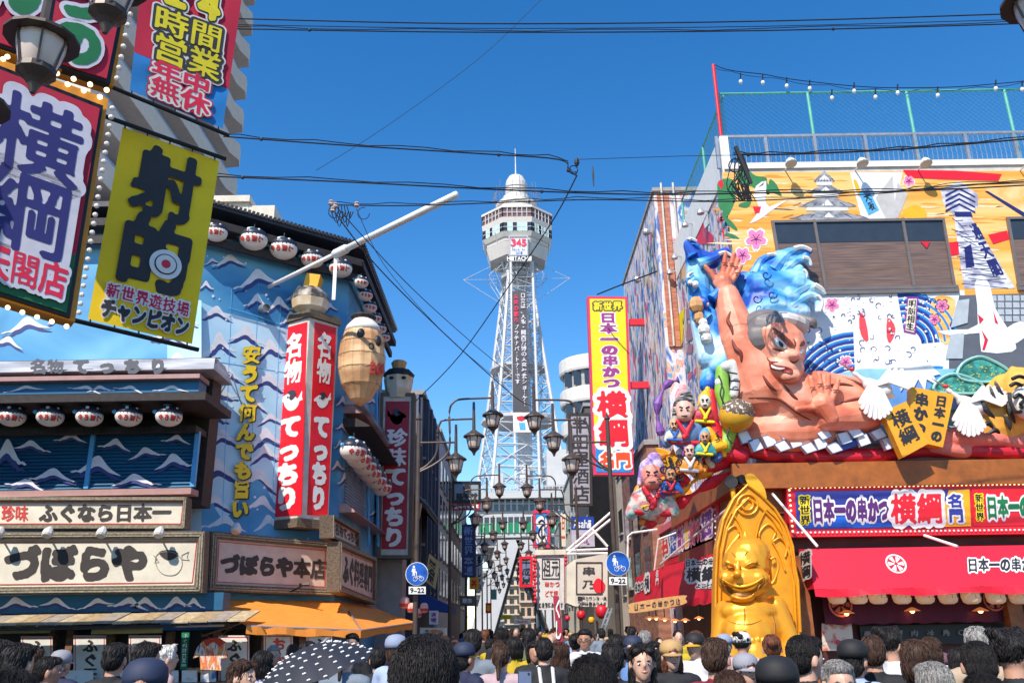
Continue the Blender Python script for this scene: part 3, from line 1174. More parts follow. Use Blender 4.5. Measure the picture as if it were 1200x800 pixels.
s5 = bark_sign('cream sign with red and brown characters directly under the blue shutters', PY(BYp - .2),[(-60,582),(219,582),(217,619),(-60,619)], 'ふぐなら日本一',[(46,590),(201,589),(200,611),(45,612)], wt=.05, fw=.09)
sgn_text(s5, PY(BYp - .2),[(2,591),(34,591),(33,611),(1,611)], '珍味', LRD, .05,40, lift=.032)
# tall red corner sign box (two faces meeting at a near edge)
def red_box(label, top, bottom, zref_Y, faces, rim=.09, cap=True):
 pass
Yc = 22.7
pc = PY(Yc)
zT, zBm = pc.at(364,372).z, pc.at(360,606).z
E1 = pc.at(363,372); E0 = onZ(327,382, zT); E2 = onZ(396,382, zT)
Dv = V((0,0, zBm - zT))
t = thing('corner_sign_box', 'tall white-framed red corner sign with white brush script and fish emblem on two faces', 'sign')
b = MB()
bk_ = E1 + V((-.1,1.0,0))
b.prism([E0, E1, E2, bk_], Dv)
part('sign_body', b, DIRTYW, t)
F1 = Plane(E1,(E1 - E0).cross(V((0,0,1)))); F2 = Plane(E1,(E2 - E1).cross(V((0,0,1))))
FISHK = mat('fish_ink',(.05, .04, .06), .5)
def fish(t, plane, cx, cy, w, h, fl=1):
 """white puffer emblem with ink back"""
 b = MB()
 decal(b, plane,[(cx + fl * x * w / 2, cy + y * h / 2) for x, y in [(-1,-.1),(-.75,-.35),(-.3,-.62),(.2,-.55),(.55,-.2),(.75,-.45),(1,-.9),(.98,-.35),(1.05,-.1),(.75, .05),(.62, .45),(.25, .85),(-.2, .9),(-.55, .55),(-.7, .15),(-.95, .12)]], .02,3)
 e = part('fish_emblem', b, WHITE, t)
 b = MB()
 decal(b, plane,[(cx + fl * x * w / 2, cy + y * h / 2) for x, y in [(-.35,-.75),(.1,-1.0),(.45,-.75),(.35,-.35),(0,-.02),(-.2,-.28),(-.1,-.5)]], .026,2)
 decal(b, plane,[(cx + fl * x * w / 2, cy + y * h / 2) for x, y in [(-.4,-.3),(-.3,-.4),(-.2,-.3),(-.3,-.2)]], .026,2)
 part('ink_back', b, FISHK, e)
def tall(t, plane, tl, tr, br, bl, m, wt, fw=.1, N=40, t1='名物', t2='てっちり'):
 b = MB()
 q = [tl, tr, br, bl]
 slab(b, plane, q, .012, .02)
 part('red_panel', b, m, t)
 def at(u, v):
  a = V(tl).lerp(V(tr), u); c_ = V(bl).lerp(V(br), u)
  p = a.lerp(c_, v)
  return (p.x, p.y)
 def qd(u0, u1, v0, v1):
  return [at(u0, v0), at(u1, v0), at(u1, v1), at(u0, v1)]
 sgn_text(t, plane, qd(.18, .86, .04, .31), t1, WHITE, wt, N, 'v', lift=.02)
 fx, fy = at(.5, .395)
 w_ = (at(.9, .4)[0] - at(.1, .4)[0])
 fish(t, plane, fx, fy, w_, w_ * 1.0)
 sgn_text(t, plane, qd(.12, .9, .47, .97), t2, WHITE, wt, N, 'v', lift=.02)
tall(t, F1,(331,385),(360,377),(353,603),(316,606), HOTRED, .075)
tall(t, F2,(369,377),(394,384),(384,605),(360,603), HOTRED, .075)
b = MB()
cp, cp2 = MB(), MB()
for k in range(8):
 dz = V((0,0, .02 + .03 * k))
 e = .12 - .012 * k
 c_ = (E0 + E1 + E2 + bk_) / 4
 cp.prism([q + (q - c_).normalized() * e + dz for q in (E0, E1, E2, bk_)], V((0,0, .022)))
 if k > 3:
  dz = Dv - V((0,0, .06 * (k - 3)))
  cp2.prism([q + (q - c_).normalized() * .04 + dz for q in (E0, E1, E2, bk_)], V((0,0, .055)))
part('cap_moulding', cp, BARK, t); part('base_moulding', cp2, BARK, t)
# ornament fish box on its top
t2 = thing('fish_ornament', 'tan and yellow carved puffer ornament on top of the red corner sign', 'ornament')
oc = (E0 + E1 + E2) / 3
z0 = zT + .26
b = MB()
b.lathe(V((oc.x, oc.y, z0)),[(.30,0),(.50, .15),(.56, .38),(.48, .62),(.30, .78)],9)
part('ornament_body', b, rampmat('ornament_skin',[(.4,(.60, .42, .22)),(.6,(.72, .62, .48))],(2,2,2)), t2)
b = MB()
b.lathe(V((oc.x, oc.y, z0)),[(.565, .40),(.5, .62),(.31, .80),(.1, .82)],9)
part('dark_back', b, rampmat('ornament_back',[(.42,(.05, .045, .04)),(.6,(.45, .4, .34))],(3,3,3)), t2)
b = MB()
b.hexa([(oc.x - .2, oc.y - .2, z0 + .78),(oc.x + .22, oc.y - .2, z0 + .78),(oc.x + .22, oc.y + .2, z0 + .78),(oc.x - .2, oc.y + .2, z0 + .78),(oc.x - .1, oc.y - .22, z0 + 1.22),(oc.x + .3, oc.y - .22, z0 + 1.16),(oc.x + .3, oc.y + .2, z0 + 1.16),(oc.x - .1, oc.y + .2, z0 + 1.22)])
part('yellow_tail', b, ORYEL, t2)
b = MB()
b.ell((oc.x + .1, oc.y - .42, z0 + .48),(.1, .06, .08))
part('eye', b, BLACK, t2)
# slim red sign further along
t = thing('red_street_sign', 'dark red vertical sign in shade with fish emblem, at the far end of blue restaurant', 'sign')
P3 = PY(30.6)
b = MB(); slab(b, P3,[(448,463),(484,463),(480,652),(444,652)],0, .5)
part('sign_body', b, DIRTYW, t)
b = MB(); frame(b, P3,[(445.5,460),(486,460),(482,654),(442,654)], .12, .05, .6)
part('sign_frame', b, BARK, t)
b = MB(); slab(b, P3,[(452,470),(480,470),(476,643),(447,643)], .02, .02)
part('red_panel', b, CRIM, t)
fish(t, P3,465,488,22,20,-1)
sgn_text(t, P3,[(453,501),(478,501),(474,641),(448,641)], '珍味てっちり', WHITE, .06,36, 'v', lift=.03)
t = thing('fish_ornament', 'cream and black puffer ornament on top of the slim dark red sign', 'ornament')
c = P3.at(467,452,-.2)
b = MB(); b.lathe(c + V((0,0,-.5)),[(.36,0),(.5, .35),(.56, .75),(.5, .9)],8)
part('ornament_body', b, rampmat('ornament_cream',[(.4,(.62, .52, .3)),(.6,(.7, .64, .52))],(2,2,2)), t)
b = MB(); b.lathe(c + V((0,0, .38)),[(.56,-.05),(.6, .05),(.45, .2),(.1, .26)],10)
part('dark_back', b, BLACK, t)
b = MB(); b.lathe(c + V((0,0, .6)),[(.22,0),(.3, .3),(.25, .36)],8)
part('tail_crown', b, mat('faded_orange',(.6, .33, .12), .6), t)
b = MB()
b.ell(c + V((-.2,-.5, .18)),(.09, .05, .06)); b.ell(c + V((.25,-.48, .18)),(.09, .05, .06))
part('eye', b, BLACK, t)
# orange awning
t = thing('awning', 'orange canvas awning over the corner shop front under the bark-framed signs', 'awning')
A = [Plane(C0 + CHn * .3, CHn).at(250,700), Plane(C0 + CHn * .3, CHn).at(396,707), ]
b = MB()
pA = PY(19.6)
f0, f1, f2 = pA.at(289,733), PY(20.9).at(423,738.3), PY(26.0).at(489,729)
r0, r1, r2 = Plane(C0 + CHn * .3, CHn).at(250,701), Plane(C0 + CHn * .3, CHn).at(392,704), V((-4.6,31,2.9))
r2.y = 29
r1 = V((-4.7,24.1, r1.z)); r2.z = r1.z
def cloth(b, a, c_, d, e, n=10, sag=.05):
 vs = []
 for i in range(n + 1):
  for j in range(n + 1):
   u, v = i / n, j / n
   p = a.lerp(c_, u).lerp(e.lerp(d, u), v)
   vs.append(p - V((0,0, sag * math.sin(PI * v) * (1 + .4 * math.sin(u * 17)))))
 b.add(vs,[(i * (n + 1) + j,(i + 1) * (n + 1) + j,(i + 1) * (n + 1) + j + 1, i * (n + 1) + j + 1) for i in range(n) for j in range(n)])
cloth(b, r0, r1, f1, f0)
cloth(b, r1, r2, f2, f1)
part('canvas', b, ORANGE, t, smooth=True)
b = MB()
dz = V((0,0,-.16))
for a_, c_ in ((f0, f1),(f1, f2)):
 n = 12
 vs = []
 for i in range(n + 1):
  p = a_.lerp(c_, i / n) + V((.02 * math.sin(i * 2.1),-.02 * math.cos(i * 1.7),0))
  vs += [p, p + dz * (1 + .12 * math.sin(i * 1.3))]
 b.add(vs,[(2 * i,2 * i + 1,2 * i + 3,2 * i + 2) for i in range(n)])
part('valance', b, ORANGE, t)
b = MB()
b.tube([f0 + V((0, .03,0)), f1 + V((0, .03,0)), f2], .025,6)
b.tube([f0 + V((.3, .1,0)), V((f0.x - .2,21.3,1.95))], .02,6)
b.tube([f1, V((f1.x - .8,23.6,2.3))], .02,6)
part('awning_arm', b, STEEL, t)
b = MB()
p0 = Plane(C0 + CHn * .3, CHn).at(336,700); 
b.tube([p0 + V((0,0, .1)), p0 + CHn * 1.0 + V((0,0, .28))], .02,6); b.tube([p0 + CHn * 1.0 + V((-.12,0, .28)), p0 + CHn * 1.0 + V((.14,0, .28))], .04,6)
part('lamp_arm', b, BLKIRON, t)
# posters in the shop front
def poster(label, cx, y0, w, txt, m=INK, tilt=0, Y=20.7, group=None):
 p = PY(Y)
 t = thing('poster', label, 'poster', group)
 q = [(cx - w / 2, y0),(cx + w / 2, y0),(cx + w / 2 + tilt, y0 + w * 1.9),(cx - w / 2 + tilt, y0 + w * 1.9)]
 b = MB(); slab(b, p, q,0, .02)
 part('sheet', b, mat('poster_paper',(.72, .70, .66), .6), t)
 b = MB(); frame(b, p,[(q[0][0] + 1.5, q[0][1] + 1.5),(q[1][0] - 1.5, q[1][1] + 1.5),(q[2][0] - 1.5, q[2][1] - 1.5),(q[3][0] + 1.5, q[3][1] - 1.5)], .02, .006, .004)
 part('red_border', b, LRD, t)
 n = len(txt)
 hh = w * 1.75 / max(n,3) 
 sgn_text(t, p,[(cx - w * .22, y0 + 4),(cx + w * .26, y0 + 4),(cx + w * .26 + tilt, y0 + 4 + w * .44 * n),(cx - w * .22 + tilt, y0 + 4 + w * .44 * n)], txt, m, .045,28, 'v', lift=.008)
 return t
poster('white poster with black brush script by the left edge, behind dark heads',43,745,37, 'ふぐ鍋')
poster('white red-bordered poster with four black brush characters between shop posts',105,744,38, 'ふぐ天ぷ')
poster('white poster mostly behind the man in black, below the plank eave',170,744,38, 'ふぐ')
poster('tall white poster beside the hanging happi coat',274,744,36, 'ふぐ料理ア')
poster('white poster with bold red characters under the orange awning',326,743,34, 'おふぐ', LRD,0,20.5)
poster('white poster with black script at the right end under the orange awning',374,743,30, 'ふぐ', INK,0,20.6)
# counter with menu cards
t = thing('menu_counter', 'row of bright menu cards standing along the left shop counter', 'menu stand')
b = MB(); b.box(-13.5, PY(20.3).at(265,785).x,20.25,20.7, .7, .78)
part('counter_top', b, WOOD, t)
for i, px in enumerate((82,100,140,200,222,244)):
 b = MB(); slab(b, PY(20.3),[(px - 9,785),(px + 9,785),(px + 9,806),(px - 9,806)],0, .02)
 part('menu_card', b, rampmat('menu_print',[(.3,(.05, .2, .5)),(.45,(.75, .74, .70)),(.6,(.75, .74, .7)),(.75,(.6, .15, .1))],(4,4,4), detail=3), t)
# hanging happi coat
t = thing('happi_coat', 'colourful happi coat with red collar hanging on a rod under the awning', 'coat')
pH = PY(20.0)
HAP = rampmat('happi_print',[(.3,(.10, .03, .25)),(.42,(.75, .68, .5)),(.55,(.65, .12, .06)),(.7,(.75, .5, .1))],(9,9,3), detail=2, rough=.8)
b = MB(); slab(b, pH,[(238,750),(245,747),(253,747),(262,751),(266,770),(259,771),(259,785),(235,784),(234,768),(226,771),(231,758)],0, .1)
part('cloth', b, HAP, t)
b = MB(); slab(b, pH,[(238,750),(245,747),(255,747),(263,752),(258,758),(250,751),(242,757)], .01, .12)
part('collar', b, mat('red_cloth',(.6, .05, .03), .8), t)
b = MB(); b.tube([pH.at(236,745), pH.at(284,729)], .02,6); b.tube([pH.at(235,742), pH.at(250,748), pH.at(262,742), pH.at(272,734)], .008,4)
part('hanging_rod', b, WOOD, t)
t = thing('green_strip_sign', 'narrow green vertical banner in the dark shop front left of the happi coat', 'sign')
b = MB(); slab(b, PY(20.6),[(213,740),(222,740),(219,784),(211,784)],0, .02)
part('banner_cloth', b, mat('green_cloth',(.01, .22, .12), .8), t)
sgn_text(t, PY(20.6),[(214.5,742),(220.5,742),(218,782),(212,782)], 'ふぐ料理営業中', WHITE, .02,20, 'v', lift=.006)
# long white pole above the corner
t = thing('banner_pole', 'long white pole slanting out over the corner from the wave wall', 'pole')
pe = PY(17.5).at(535,228)
ps = Plane(C0 + CHn * .1, CHn).at(315,336)
b = MB(); b.tube([ps, ps.lerp(pe, .45)], .06,10); 
part('pole', b, WHITE, t, smooth=True)
b = MB(); b.tube([ps.lerp(pe, .42), pe], .085,12); b.lathe(ps.lerp(pe, .4),[(.1,0),(.12, .05),(.12, .5),(.1, .55)],12, axis=pe - ps)
part('pole_sleeve', b, WHITE, t, smooth=True)
b = MB()
pm = ps.lerp(pe, .41)
b.beam(pm, V((pm.x, pm.y, pm.z - 1.3)), .09, .03)
part('bracket', b, WHITE, t)
# ================================================================== right corner restaurant
RY, RX = 22.0,6.42
FR = PY(RY)
SR = Plane((RX,0,0),(-1,0,0))
zTop = FR.at(1000,196).z
zPar = FR.at(850,162).z
kb = thing('restaurant', 'mural-covered corner restaurant with roof terrace fence and sculpted figures, right of the street', 'restaurant')
b = MB()
b.box(RX,26, RY,29.7,0, zTop)
part('wall', b, DIRTYW, kb)
b = MB()
b.box(RX - .02,26, RY - .06, RY + .25, zTop - .02, zTop + .16)
part('coping', b, WHITE, kb)
b = MB()
b.box(RX - .05, RX + .2, RY + .05,29.7, zTop - .25, zPar + .1)
part('parapet', b, WHITE, kb)
# --- mural print, front wall
OR = rampmat('mural_orange',[(.28,(.85, .60, .28)),(.46,(.85, .48, .13)),(.6,(.84, .33, .035)),(.75,(.86, .42, .08))],(.16, .16,2.6), rough=.6, detail=4, distort=.4)
def prt(name, m, polys, off, plane=FR, smooth=0, lab=None):
 for i, p in enumerate(polys):
  q = MB()
  decal(q, plane, p, off + .0007 * i, smooth)
  part1(name, q, m, mur, lab)
mur = kb
prt('mural_field', OR,[[(846,202),(1260,200),(1260,400),(880,345),(866,345)]], .006)
mw_ = rampmat('mural_white',[(.4,(.66, .68, .74)),(.6,(.80, .80, .82))],(1,1,1))
prt('mural_white_field', mw_,[[(918,340),(1130,340),(1140,450),(930,450)],[(996,202),(1058,202),(1046,256),(1010,258)],[(900,338),(945,338),(945,450),(870,450)]], .010)
GRE = mat('mural_pine',(.02, .20, .06), .6)
prt('mural_pine', GRE,[[(842,212),(858,210),(862,224),(858,244),(844,246),(841,228)],[(862,204),(876,200),(886,206),(898,208),(900,216),(912,222),(916,230),(906,226),(890,224),(880,218),(868,216)],[(846,250),(856,236),(862,232),(858,244),(852,254)],[(846,252),(856,258),(864,268),(862,270),(852,262)],[(850,272),(862,276),(866,280),(854,278)],[(868,238),(880,236),(876,243),(866,242)],[(902,210),(910,216),(914,228),(902,222)]], .012, smooth=3)
prt('mural_bird', mat('mural_bird_white',(.78, .74, .76), .6),[[(886,218),(898,212),(897,232),(902,242),(926,232),(905,246),(892,256),(878,262),(890,246),(884,230)]], .016, smooth=2)
prt('mural_red', HOTRED,[[(888,220),(896,213),(894,217)],[(882,242),(892,242),(890,250),(885,250)],[(1058,199),(1120,200),(1174,204),(1170,212),(1100,210),(1064,208)],[(1111,284),(1123,283),(1124,298),(1114,300)],[(1158,275),(1180,270),(1183,280),(1164,286)],[(846,210),(848,216),(845,222),(841,214)],[(845,264),(849,272),(848,282)]], .016)
def sakura(cx, cy, r, off=.02):
 q, q2, q3 = MB(), MB(), MB()
 for k in range(5):
  a = 2 * PI * k / 5 + .3
  e, f_ = (math.cos(a), math.sin(a)),(-math.sin(a), math.cos(a))
  pet = lambda s, o=0: [(cx + e[0] * r * x * s + f_[0] * r * y * s, cy + e[1] * r * x * s + f_[1] * r * y * s) for x, y in [(.1,0),(.45,-.34),(.85,-.28),(1.0,-.06),(.88,0),(1.0, .08),(.85, .28),(.45, .34)]]
  decal(q, FR, pet(1.12), off - .004,2)
  decal(q2, FR, pet(.95), off,2)
  q3.tube([FR.at(cx, cy, off + .004), FR.at(cx + e[0] * r * .5, cy + e[1] * r * .5, off + .004)], .012,4)
 part('blossom_edge', q, WHITE, kb); part('blossom', q2, PINK, kb); part('blossom_heart', q3, PURP, kb)
for a_ in ((886,280,13),(870,299,10),(975,357,9),(1104,358,8),(1095,374,7),(1065,212,7),(991,424,8)):
 sakura(*a_)
for k_,(mm, na) in enumerate(((mat('streak_orange',(.82, .27, .03), .6), 'mural_streak'),(mat('streak_cream',(.84, .66, .40), .6), 'mural_streak'))):
 q = MB()
 for i in range(70):
  x, y = rnd.uniform(850,1195), rnd.uniform(203,256) if i % 2 else rnd.uniform(256,330)
  if y > 256 and 898 < x < 1104:
   continue
  w2, h2 = rnd.uniform(6,24), rnd.uniform(.5,1.5)
  decal(q, FR,[(x - w2, y),(x - w2 * .4, y - h2),(x + w2 * .5, y - h2 * .6),(x + w2, y + .2),(x + w2 * .3, y + h2),(x - w2 * .5, y + h2 * .5)], .008 + .0012 * k_)
 part(na, q, mm, kb, stuff=True)
q = MB()
for i in range(26):
 a_ = (1112 + i % 5 * 3,252 + i * 3.2); b_ = (1124 + i * 2.3,256 + i * 3.1)
 q.beam(FR.at(a_[0] + i * .6, a_[1], .021), FR.at(b_[0], b_[1] + (4 if i % 2 else -4), .021), .012, .006)
for cy in (209,222,237,251):
 for k in range(-3,4):
  q.beam(FR.at(966 + k * (cy - 196) * .22, cy, .024), FR.at(966 + k * (cy - 196) * .3, cy + 4, .024), .012, .006)
part('mural_ink', q, NAVY, kb, stuff=True)
# castle picture: stepped grey roofs
cr, cw_ = [],[]
for cy, wd, hh in ((212,26,12),(226,44,12),(242,70,14),(256,96,12)):
 cx = 966 + (cy - 212) * .12
 cr.append([(cx - wd / 2, cy),(cx - wd * .25, cy - hh * .5),(cx, cy - hh),(cx + wd * .25, cy - hh * .5),(cx + wd / 2, cy),(cx + wd * .3, cy + 1),(cx - wd * .3, cy + 1)])
 cw_.append([(cx - wd * .34, cy + 1),(cx + wd * .34, cy + 1),(cx + wd * .36, cy + 5),(cx - wd * .36, cy + 5)])
 cw_.append([(cx - 7, cy - 1),(cx, cy - hh * .62),(cx + 7, cy - 1)])
prt('mural_castle_wall', mat('mural_castle_white',(.7, .69, .68), .6), cw_, .020)
prt('mural_castle_roof', rampmat('mural_castle_grey',[(.4,(.16, .17, .20)),(.6,(.34, .35, .38))],(3,3,9)), cr, .016)
prt('mural_fold_shade', mat('mural_grey',(.5, .48, .47), .6),[[(1046,206),(1050,256),(1038,256),(1026,232)],[(1052,214),(1064,228),(1052,256),(1046,252)]], .014)
prt('mural_flag', SKYB,[[(1006,226),(1018,222),(1030,246),(1018,252)]], .02)
sgn_text(kb, FR,[(1010,227),(1018,225),(1027,245),(1019,248)], '大阪', BLACK, .05,24, 'v', lift=.026, name='mural_lettering')
# tower picture
TWG = rampmat('mural_tower_print',[(.4,(.30, .30, .40)),(.55,(.60, .60, .68)),(.7,(.74, .74, .8))],(2.2,2.2,5), detail=2)
prt('mural_tower', TWG,[[(1102,222),(1124,212),(1146,228),(1146,242),(1136,252),(1190,338),(1130,338),(1124,300),(1118,252),(1106,240)]], .014)
prt('mural_tower_band', NAVY,[[(1108, y + 4),(1124, y - 4),(1143, y + 6),(1143, y + 8),(1124, y - 1.5),(1108, y + 7)] for y in (224,230,236,242)] + [[(1118,248),(1138,248),(1140,254),(1120,254)],[(1130,290),(1138,286),(1142,312),(1132,314)]], .018)
sgn_text(kb, FR,[(1134,262),(1144,260),(1178,322),(1164,326)], '通天閣', NAVY, .05,28, 'v', lift=.024, name='mural_lettering')
prt('mural_food', rampmat('mural_fried',[(.35,(.80, .38, .07)),(.65,(.85, .60, .30))],(2,2,2)),[[(1154,222),(1176,216),(1200,214),(1240,212),(1240,262),(1200,252)]], .016)
prt('mural_dark_line', NAVY,[[(1154,224),(1158,224),(1202,250),(1200,254)]], .02)
prt('mural_gold', ORYEL,[[(1060,246),(1072,240),(1084,246),(1084,256),(1060,256)],[(1000,212),(1004,212),(1010,228),(1006,230)]], .018, smooth=2)
# wave picture below the window: curling bands
WB1, WB2 = mat('mural_deep_blue',(.012, .035, .26), .6), mat('mural_mid_blue',(.01, .22, .62), .6)
for mm, o_ in ((WB1,0),(WB2,3.6)):
 for cx, cy, r0, a0, a1, n_ in ((1003,472,24,92,165,8),(1062,404,18,5,100,6),(1098,470,20,80,150,3)):
  for k in range(n_):
   r = r0 + k * 7.6 + o_
   w2 = 4.2 if o_ == 0 else 2.6
   A_ = [rad(a0 + (a1 - a0) * j / 9) for j in range(10)]
   P_ = [(cx + (r + w2) * math.cos(a), cy - (r + w2) * math.sin(a)) for a in A_] + [(cx + r * math.cos(a), cy - r * math.sin(a)) for a in A_[::-1]]
   P_ = [(x, max(y,341)) for x, y in P_]
   q = MB()
   q.add([FR.at(x, y, .014 + .003 * (o_ > 0)) for x, y in P_],[(j, j + 1,18 - j,19 - j) for j in range(9)])
   part1('mural_wave_band', q, mm, kb)
q = MB()
for i in range(170):
 x, y = rnd.uniform(945,1100), rnd.uniform(344,448)
 if 1000 < x < 1040 and y > 360:
  continue
 r = rnd.uniform(.5,1.6)
 decal(q, FR,[(x + r * math.cos(a * PI / 3), y + r * math.sin(a * PI / 3)) for a in range(6)], .024)
part('mural_foam_dot', q, WHITE, kb, stuff=True)
q = MB()
for i in range(60):
 x, y = rnd.uniform(945,1100), rnd.uniform(345,446)
 r = rnd.uniform(2,4.5); a0 = rnd.uniform(0,6)
 q.tube([FR.at(x + r * math.cos(a0 + k * .5) * (1 - k * .06), y + r * math.sin(a0 + k * .5) * (1 - k * .06), .026) for k in range(9)], .009,4)
part('mural_swirl', q, NAVY, kb, stuff=True)
prt('mural_orange_patch', OR,[[(1092,352),(1104,346),(1120,352),(1116,372),(1112,385),(1116,398),(1108,404),(1098,392),(1090,374)]], .016, smooth=2)
# plain festival figure and sun discs
prt('mural_red_disc', mat('mural_soft_red',(.80, .06, .08), .6),[[(1008,366),(1014,374),(1018,398),(1012,398),(1007,384)],[(1040,372),(1048,380),(1049,390),(1043,402),(1039,394)]], .018, smooth=2)
prt('mural_figure', WHITE,[[(1017,374),(1024,364),(1030,364),(1038,376),(1036,398),(1040,408),(1036,436),(1028,436),(1022,410),(1018,398)]], .022, smooth=2)
# title strip
prt('mural_title_edge', PURP,[[(1063,348),(1076,348),(1073,392),(1059,389)]], .022)
prt('mural_title', CREAM,[[(1064.5,350),(1074.5,350),(1071.5,389.5),(1061,387)]], .026)
sgn_text(kb, FR,[(1065,351),(1074,351),(1071,388),(1061.5,386)], '明朗相生', BLACK, .05,28, 'v', lift=.031, name='mural_lettering')
# plain white column shape with slanting arms, and grid-fronted hall
prt('mural_building', mat('mural_slate',(.10, .11, .14), .6),[[(1124,346),(1260,342),(1260,452),(1112,452),(1112,420)]], .012)
prt('mural_pane', mat('mural_pane_grey',(.42, .47, .52), .5),[[(1160 + i * 9,346 + j * 8),(1167.5 + i * 9,346 + j * 8),(1168 + i * 9,352.5 + j * 8),(1160.5 + i * 9,352.5 + j * 8)] for i in range(9) for j in range(4)] + [[(1122,352),(1136,350),(1134,378),(1114,384)],[(1114,392),(1130,390),(1128,420),(1108,420)]], .016)
prt('mural_column', mw_,[[(1142,334),(1150,322),(1160,334),(1166,360),(1178,380),(1190,402),(1186,412),(1150,412),(1148,390),(1120,394),(1098,388),(1120,386),(1146,380)],[(1180,384),(1202,374),(1240,360),(1240,372),(1200,396),(1188,402)]], .022, smooth=2)
prt('mural_column_stripe', RED,[[(1146,368),(1153,374),(1148,380)],[(1164,364),(1170,380),(1166,378)],[(1150,386),(1158,398),(1154,410),(1151,410),(1154,398)]], .028)
# --- windows
WF = mat('window_frame_bronze',(.22, .18, .16), .4, .4)
BLIND = rampmat('reed_blind',[(.35,(.09, .05, .035)),(.65,(.21, .13, .095))],(1,1,40), rough=.8)
BLIND.node_tree.nodes['Principled BSDF'].inputs['Coat Weight'].default_value = .8
for q_, mull in (([(904,258),(1107,255),(1121,337),(918,341)],(.245, .755)),([(1180,254),(1400,250),(1420,330),(1194,335)],(.3, .6))):
 wt_ = thing
 b = MB(); frame(b, FR, q_, .075, .09, .1)
 wf = part('window_frame', b, WF, kb)
 b = MB(); slab(b, FR, q_, .03, .02)
 part('pane', b, BLIND, wf)
 tl, tr, br, bl = [FR.at(x, y, .05) for x, y in q_]
 b = MB()
 for u in mull:
  b.beam(tl.lerp(tr, u), bl.lerp(br, u), .08, .06, up=FR.n)
 b.beam(bl - V((.05,0, .03)), br + V((.05,0,-.03)), .06, .2)
 part('mullion', b, WF, wf)
 b = MB()
 b.quad(tl.lerp(bl,0) - FR.n * .01, tr - FR.n * .01, tr.lerp(br, .33) - FR.n * .01, tl.lerp(bl, .33) - FR.n * .01)
 part('dark_upper_pane', b, GLASS, wf)
b = MB()
slab(b, FR,[(1079,283),(1090,283),(1086,291)], .06, .01)
part('red_triangle_mark', b, RED, kb)
# --- wall floodlights
for px in (920,1002,1075,1195):
 p = FR.at(px,200)
 b = MB()
 b.beam(p, p + V((0,-.5,-.02)), .03)
 b.lathe(p + V((0,-.5, .02)),[(.06, .1),(.13, .0),(.17,-.1),(.17,-.12)],12, axis=V((0, .35,1)))
 part('floodlight', b, mat('white_lamp_housing',(.7, .66, .62), .4), kb)
 b = MB(); b.lathe(p + V((0,-.535,-.09)),[(.155,0),(.155,-.02)],12, axis=V((0, .35,1)))
 part('lens', b, mat('lamp_lens',(.7, .66, .55), .15), kb)
# --- side wall print: streaky multi-coloured posters
SIDEP = rampmat('side_wall_collage',[(.36,(.06, .12, .40)),(.42,(.30, .42, .66)),(.46,(.68, .68, .70)),(.50,(.66, .60, .58)),(.535,(.70, .70, .74)),(.57,(.66, .18, .22)),(.60,(.72, .55, .30)),(.64,(.12, .30, .55))],(1.6,2.4, .8), detail=6, distort=1.2)
q = MB()
q.quad((RX - .012, RY,5),(RX - .012,29.69,5),(RX - .012,29.69, zTop - .25),(RX - .012, RY, zTop - .25))
part('side_mural', q, SIDEP, kb)
def sprt(name, m, polys, off=.03, smooth=0):
 for p in polys:
  q = MB()
  decal(q, SR, p, off, smooth)
  part1(name, q, m, kb)
sprt('side_mural_pink', HOTRED,[[(816,262),(822,250),(826,268),(836,276),(835,286),(818,286),(808,276)],[(790,320),(794,312),(793,326)],[(837,212),(842,206),(842,222)],[(812,240),(820,236),(816,246)],[(838,196),(840,204),(836,210)]], .03)
sprt('side_mural_gold', YEL,[[(790,376),(802,360),(800,400),(788,440)],[(815,352),(828,350),(827,360),(815,362)]], .03)
sprt('side_mural_mauve', mat('mauve_print',(.34, .16, .24), .6),[[(804,362),(812,360),(812,372),(804,374)],[(805,380),(812,378),(811,398),(804,400)],[(806,404),(812,402),(811,414),(805,414)],[(768,420),(772,430),(771,470),(767,470),(765,440)]], .034)
sprt('side_mural_peach', mat('peach_print',(.76, .44, .24), .6),[[(796,295),(804,285),(808,312),(802,330),(795,322)]], .03,2)
sprt('side_mural_white', WHITE,[[(822,250),(826,268),(831,262),(829,240)],[(803,262),(810,270),(806,282),(800,280)],[(826,225),(831,215),(832,236),(828,240)]], .036)
X2 = PY(29.9).at(767,240).x
SKS = [mat('streak_%s' % n, c, .6) for n, c in (('blue',(.05, .10, .42)),('sky',(.22, .42, .70)),('rose',(.62, .10, .20)),('sand',(.66, .48, .30)),('white',(.78, .77, .76)),('sea',(.08, .26, .30)))]
for k, mm in enumerate(SKS):      # many small brush shapes of the collage
 q = MB()
 for i in range(58):
  y_, z_ = rnd.uniform(RY + .1,29.5), rnd.uniform(6.2, zTop - .6)
  n_ = rnd.randint(5,8)
  L_, W_ = rnd.uniform(.12, .55), rnd.uniform(.04, .16)
  a0 = rnd.uniform(-.4, .4) + (PI / 2 if rnd.random() < .7 else .3)
  P = []
  for j in range(n_):
   a = 2 * PI * j / n_
   u, v = L_ * math.cos(a) * rnd.uniform(.6,1.2), W_ * math.sin(a) * rnd.uniform(.5,1.4)
   P.append(V((RX - .018 - .003 * k, y_ + u * math.cos(a0) - v * math.sin(a0), z_ + u * math.sin(a0) + v * math.cos(a0))))
  q.sheet(P)
 for i in range(40):
  y_, z_ = rnd.uniform(30.2,38.5), rnd.uniform(6.2,17)
  L_, W_ = rnd.uniform(.15, .6), rnd.uniform(.05, .2)
  q.sheet([V((X2 - .012 - .003 * k, y_ + W_ * math.cos(2 * PI * j / 6) * rnd.uniform(.6,1.4), z_ + L_ * math.sin(2 * PI * j / 6) * rnd.uniform(.6,1.3))) for j in range(6)])
 part('side_mural_stroke', q, mm, kb, stuff=True)
b = MB()
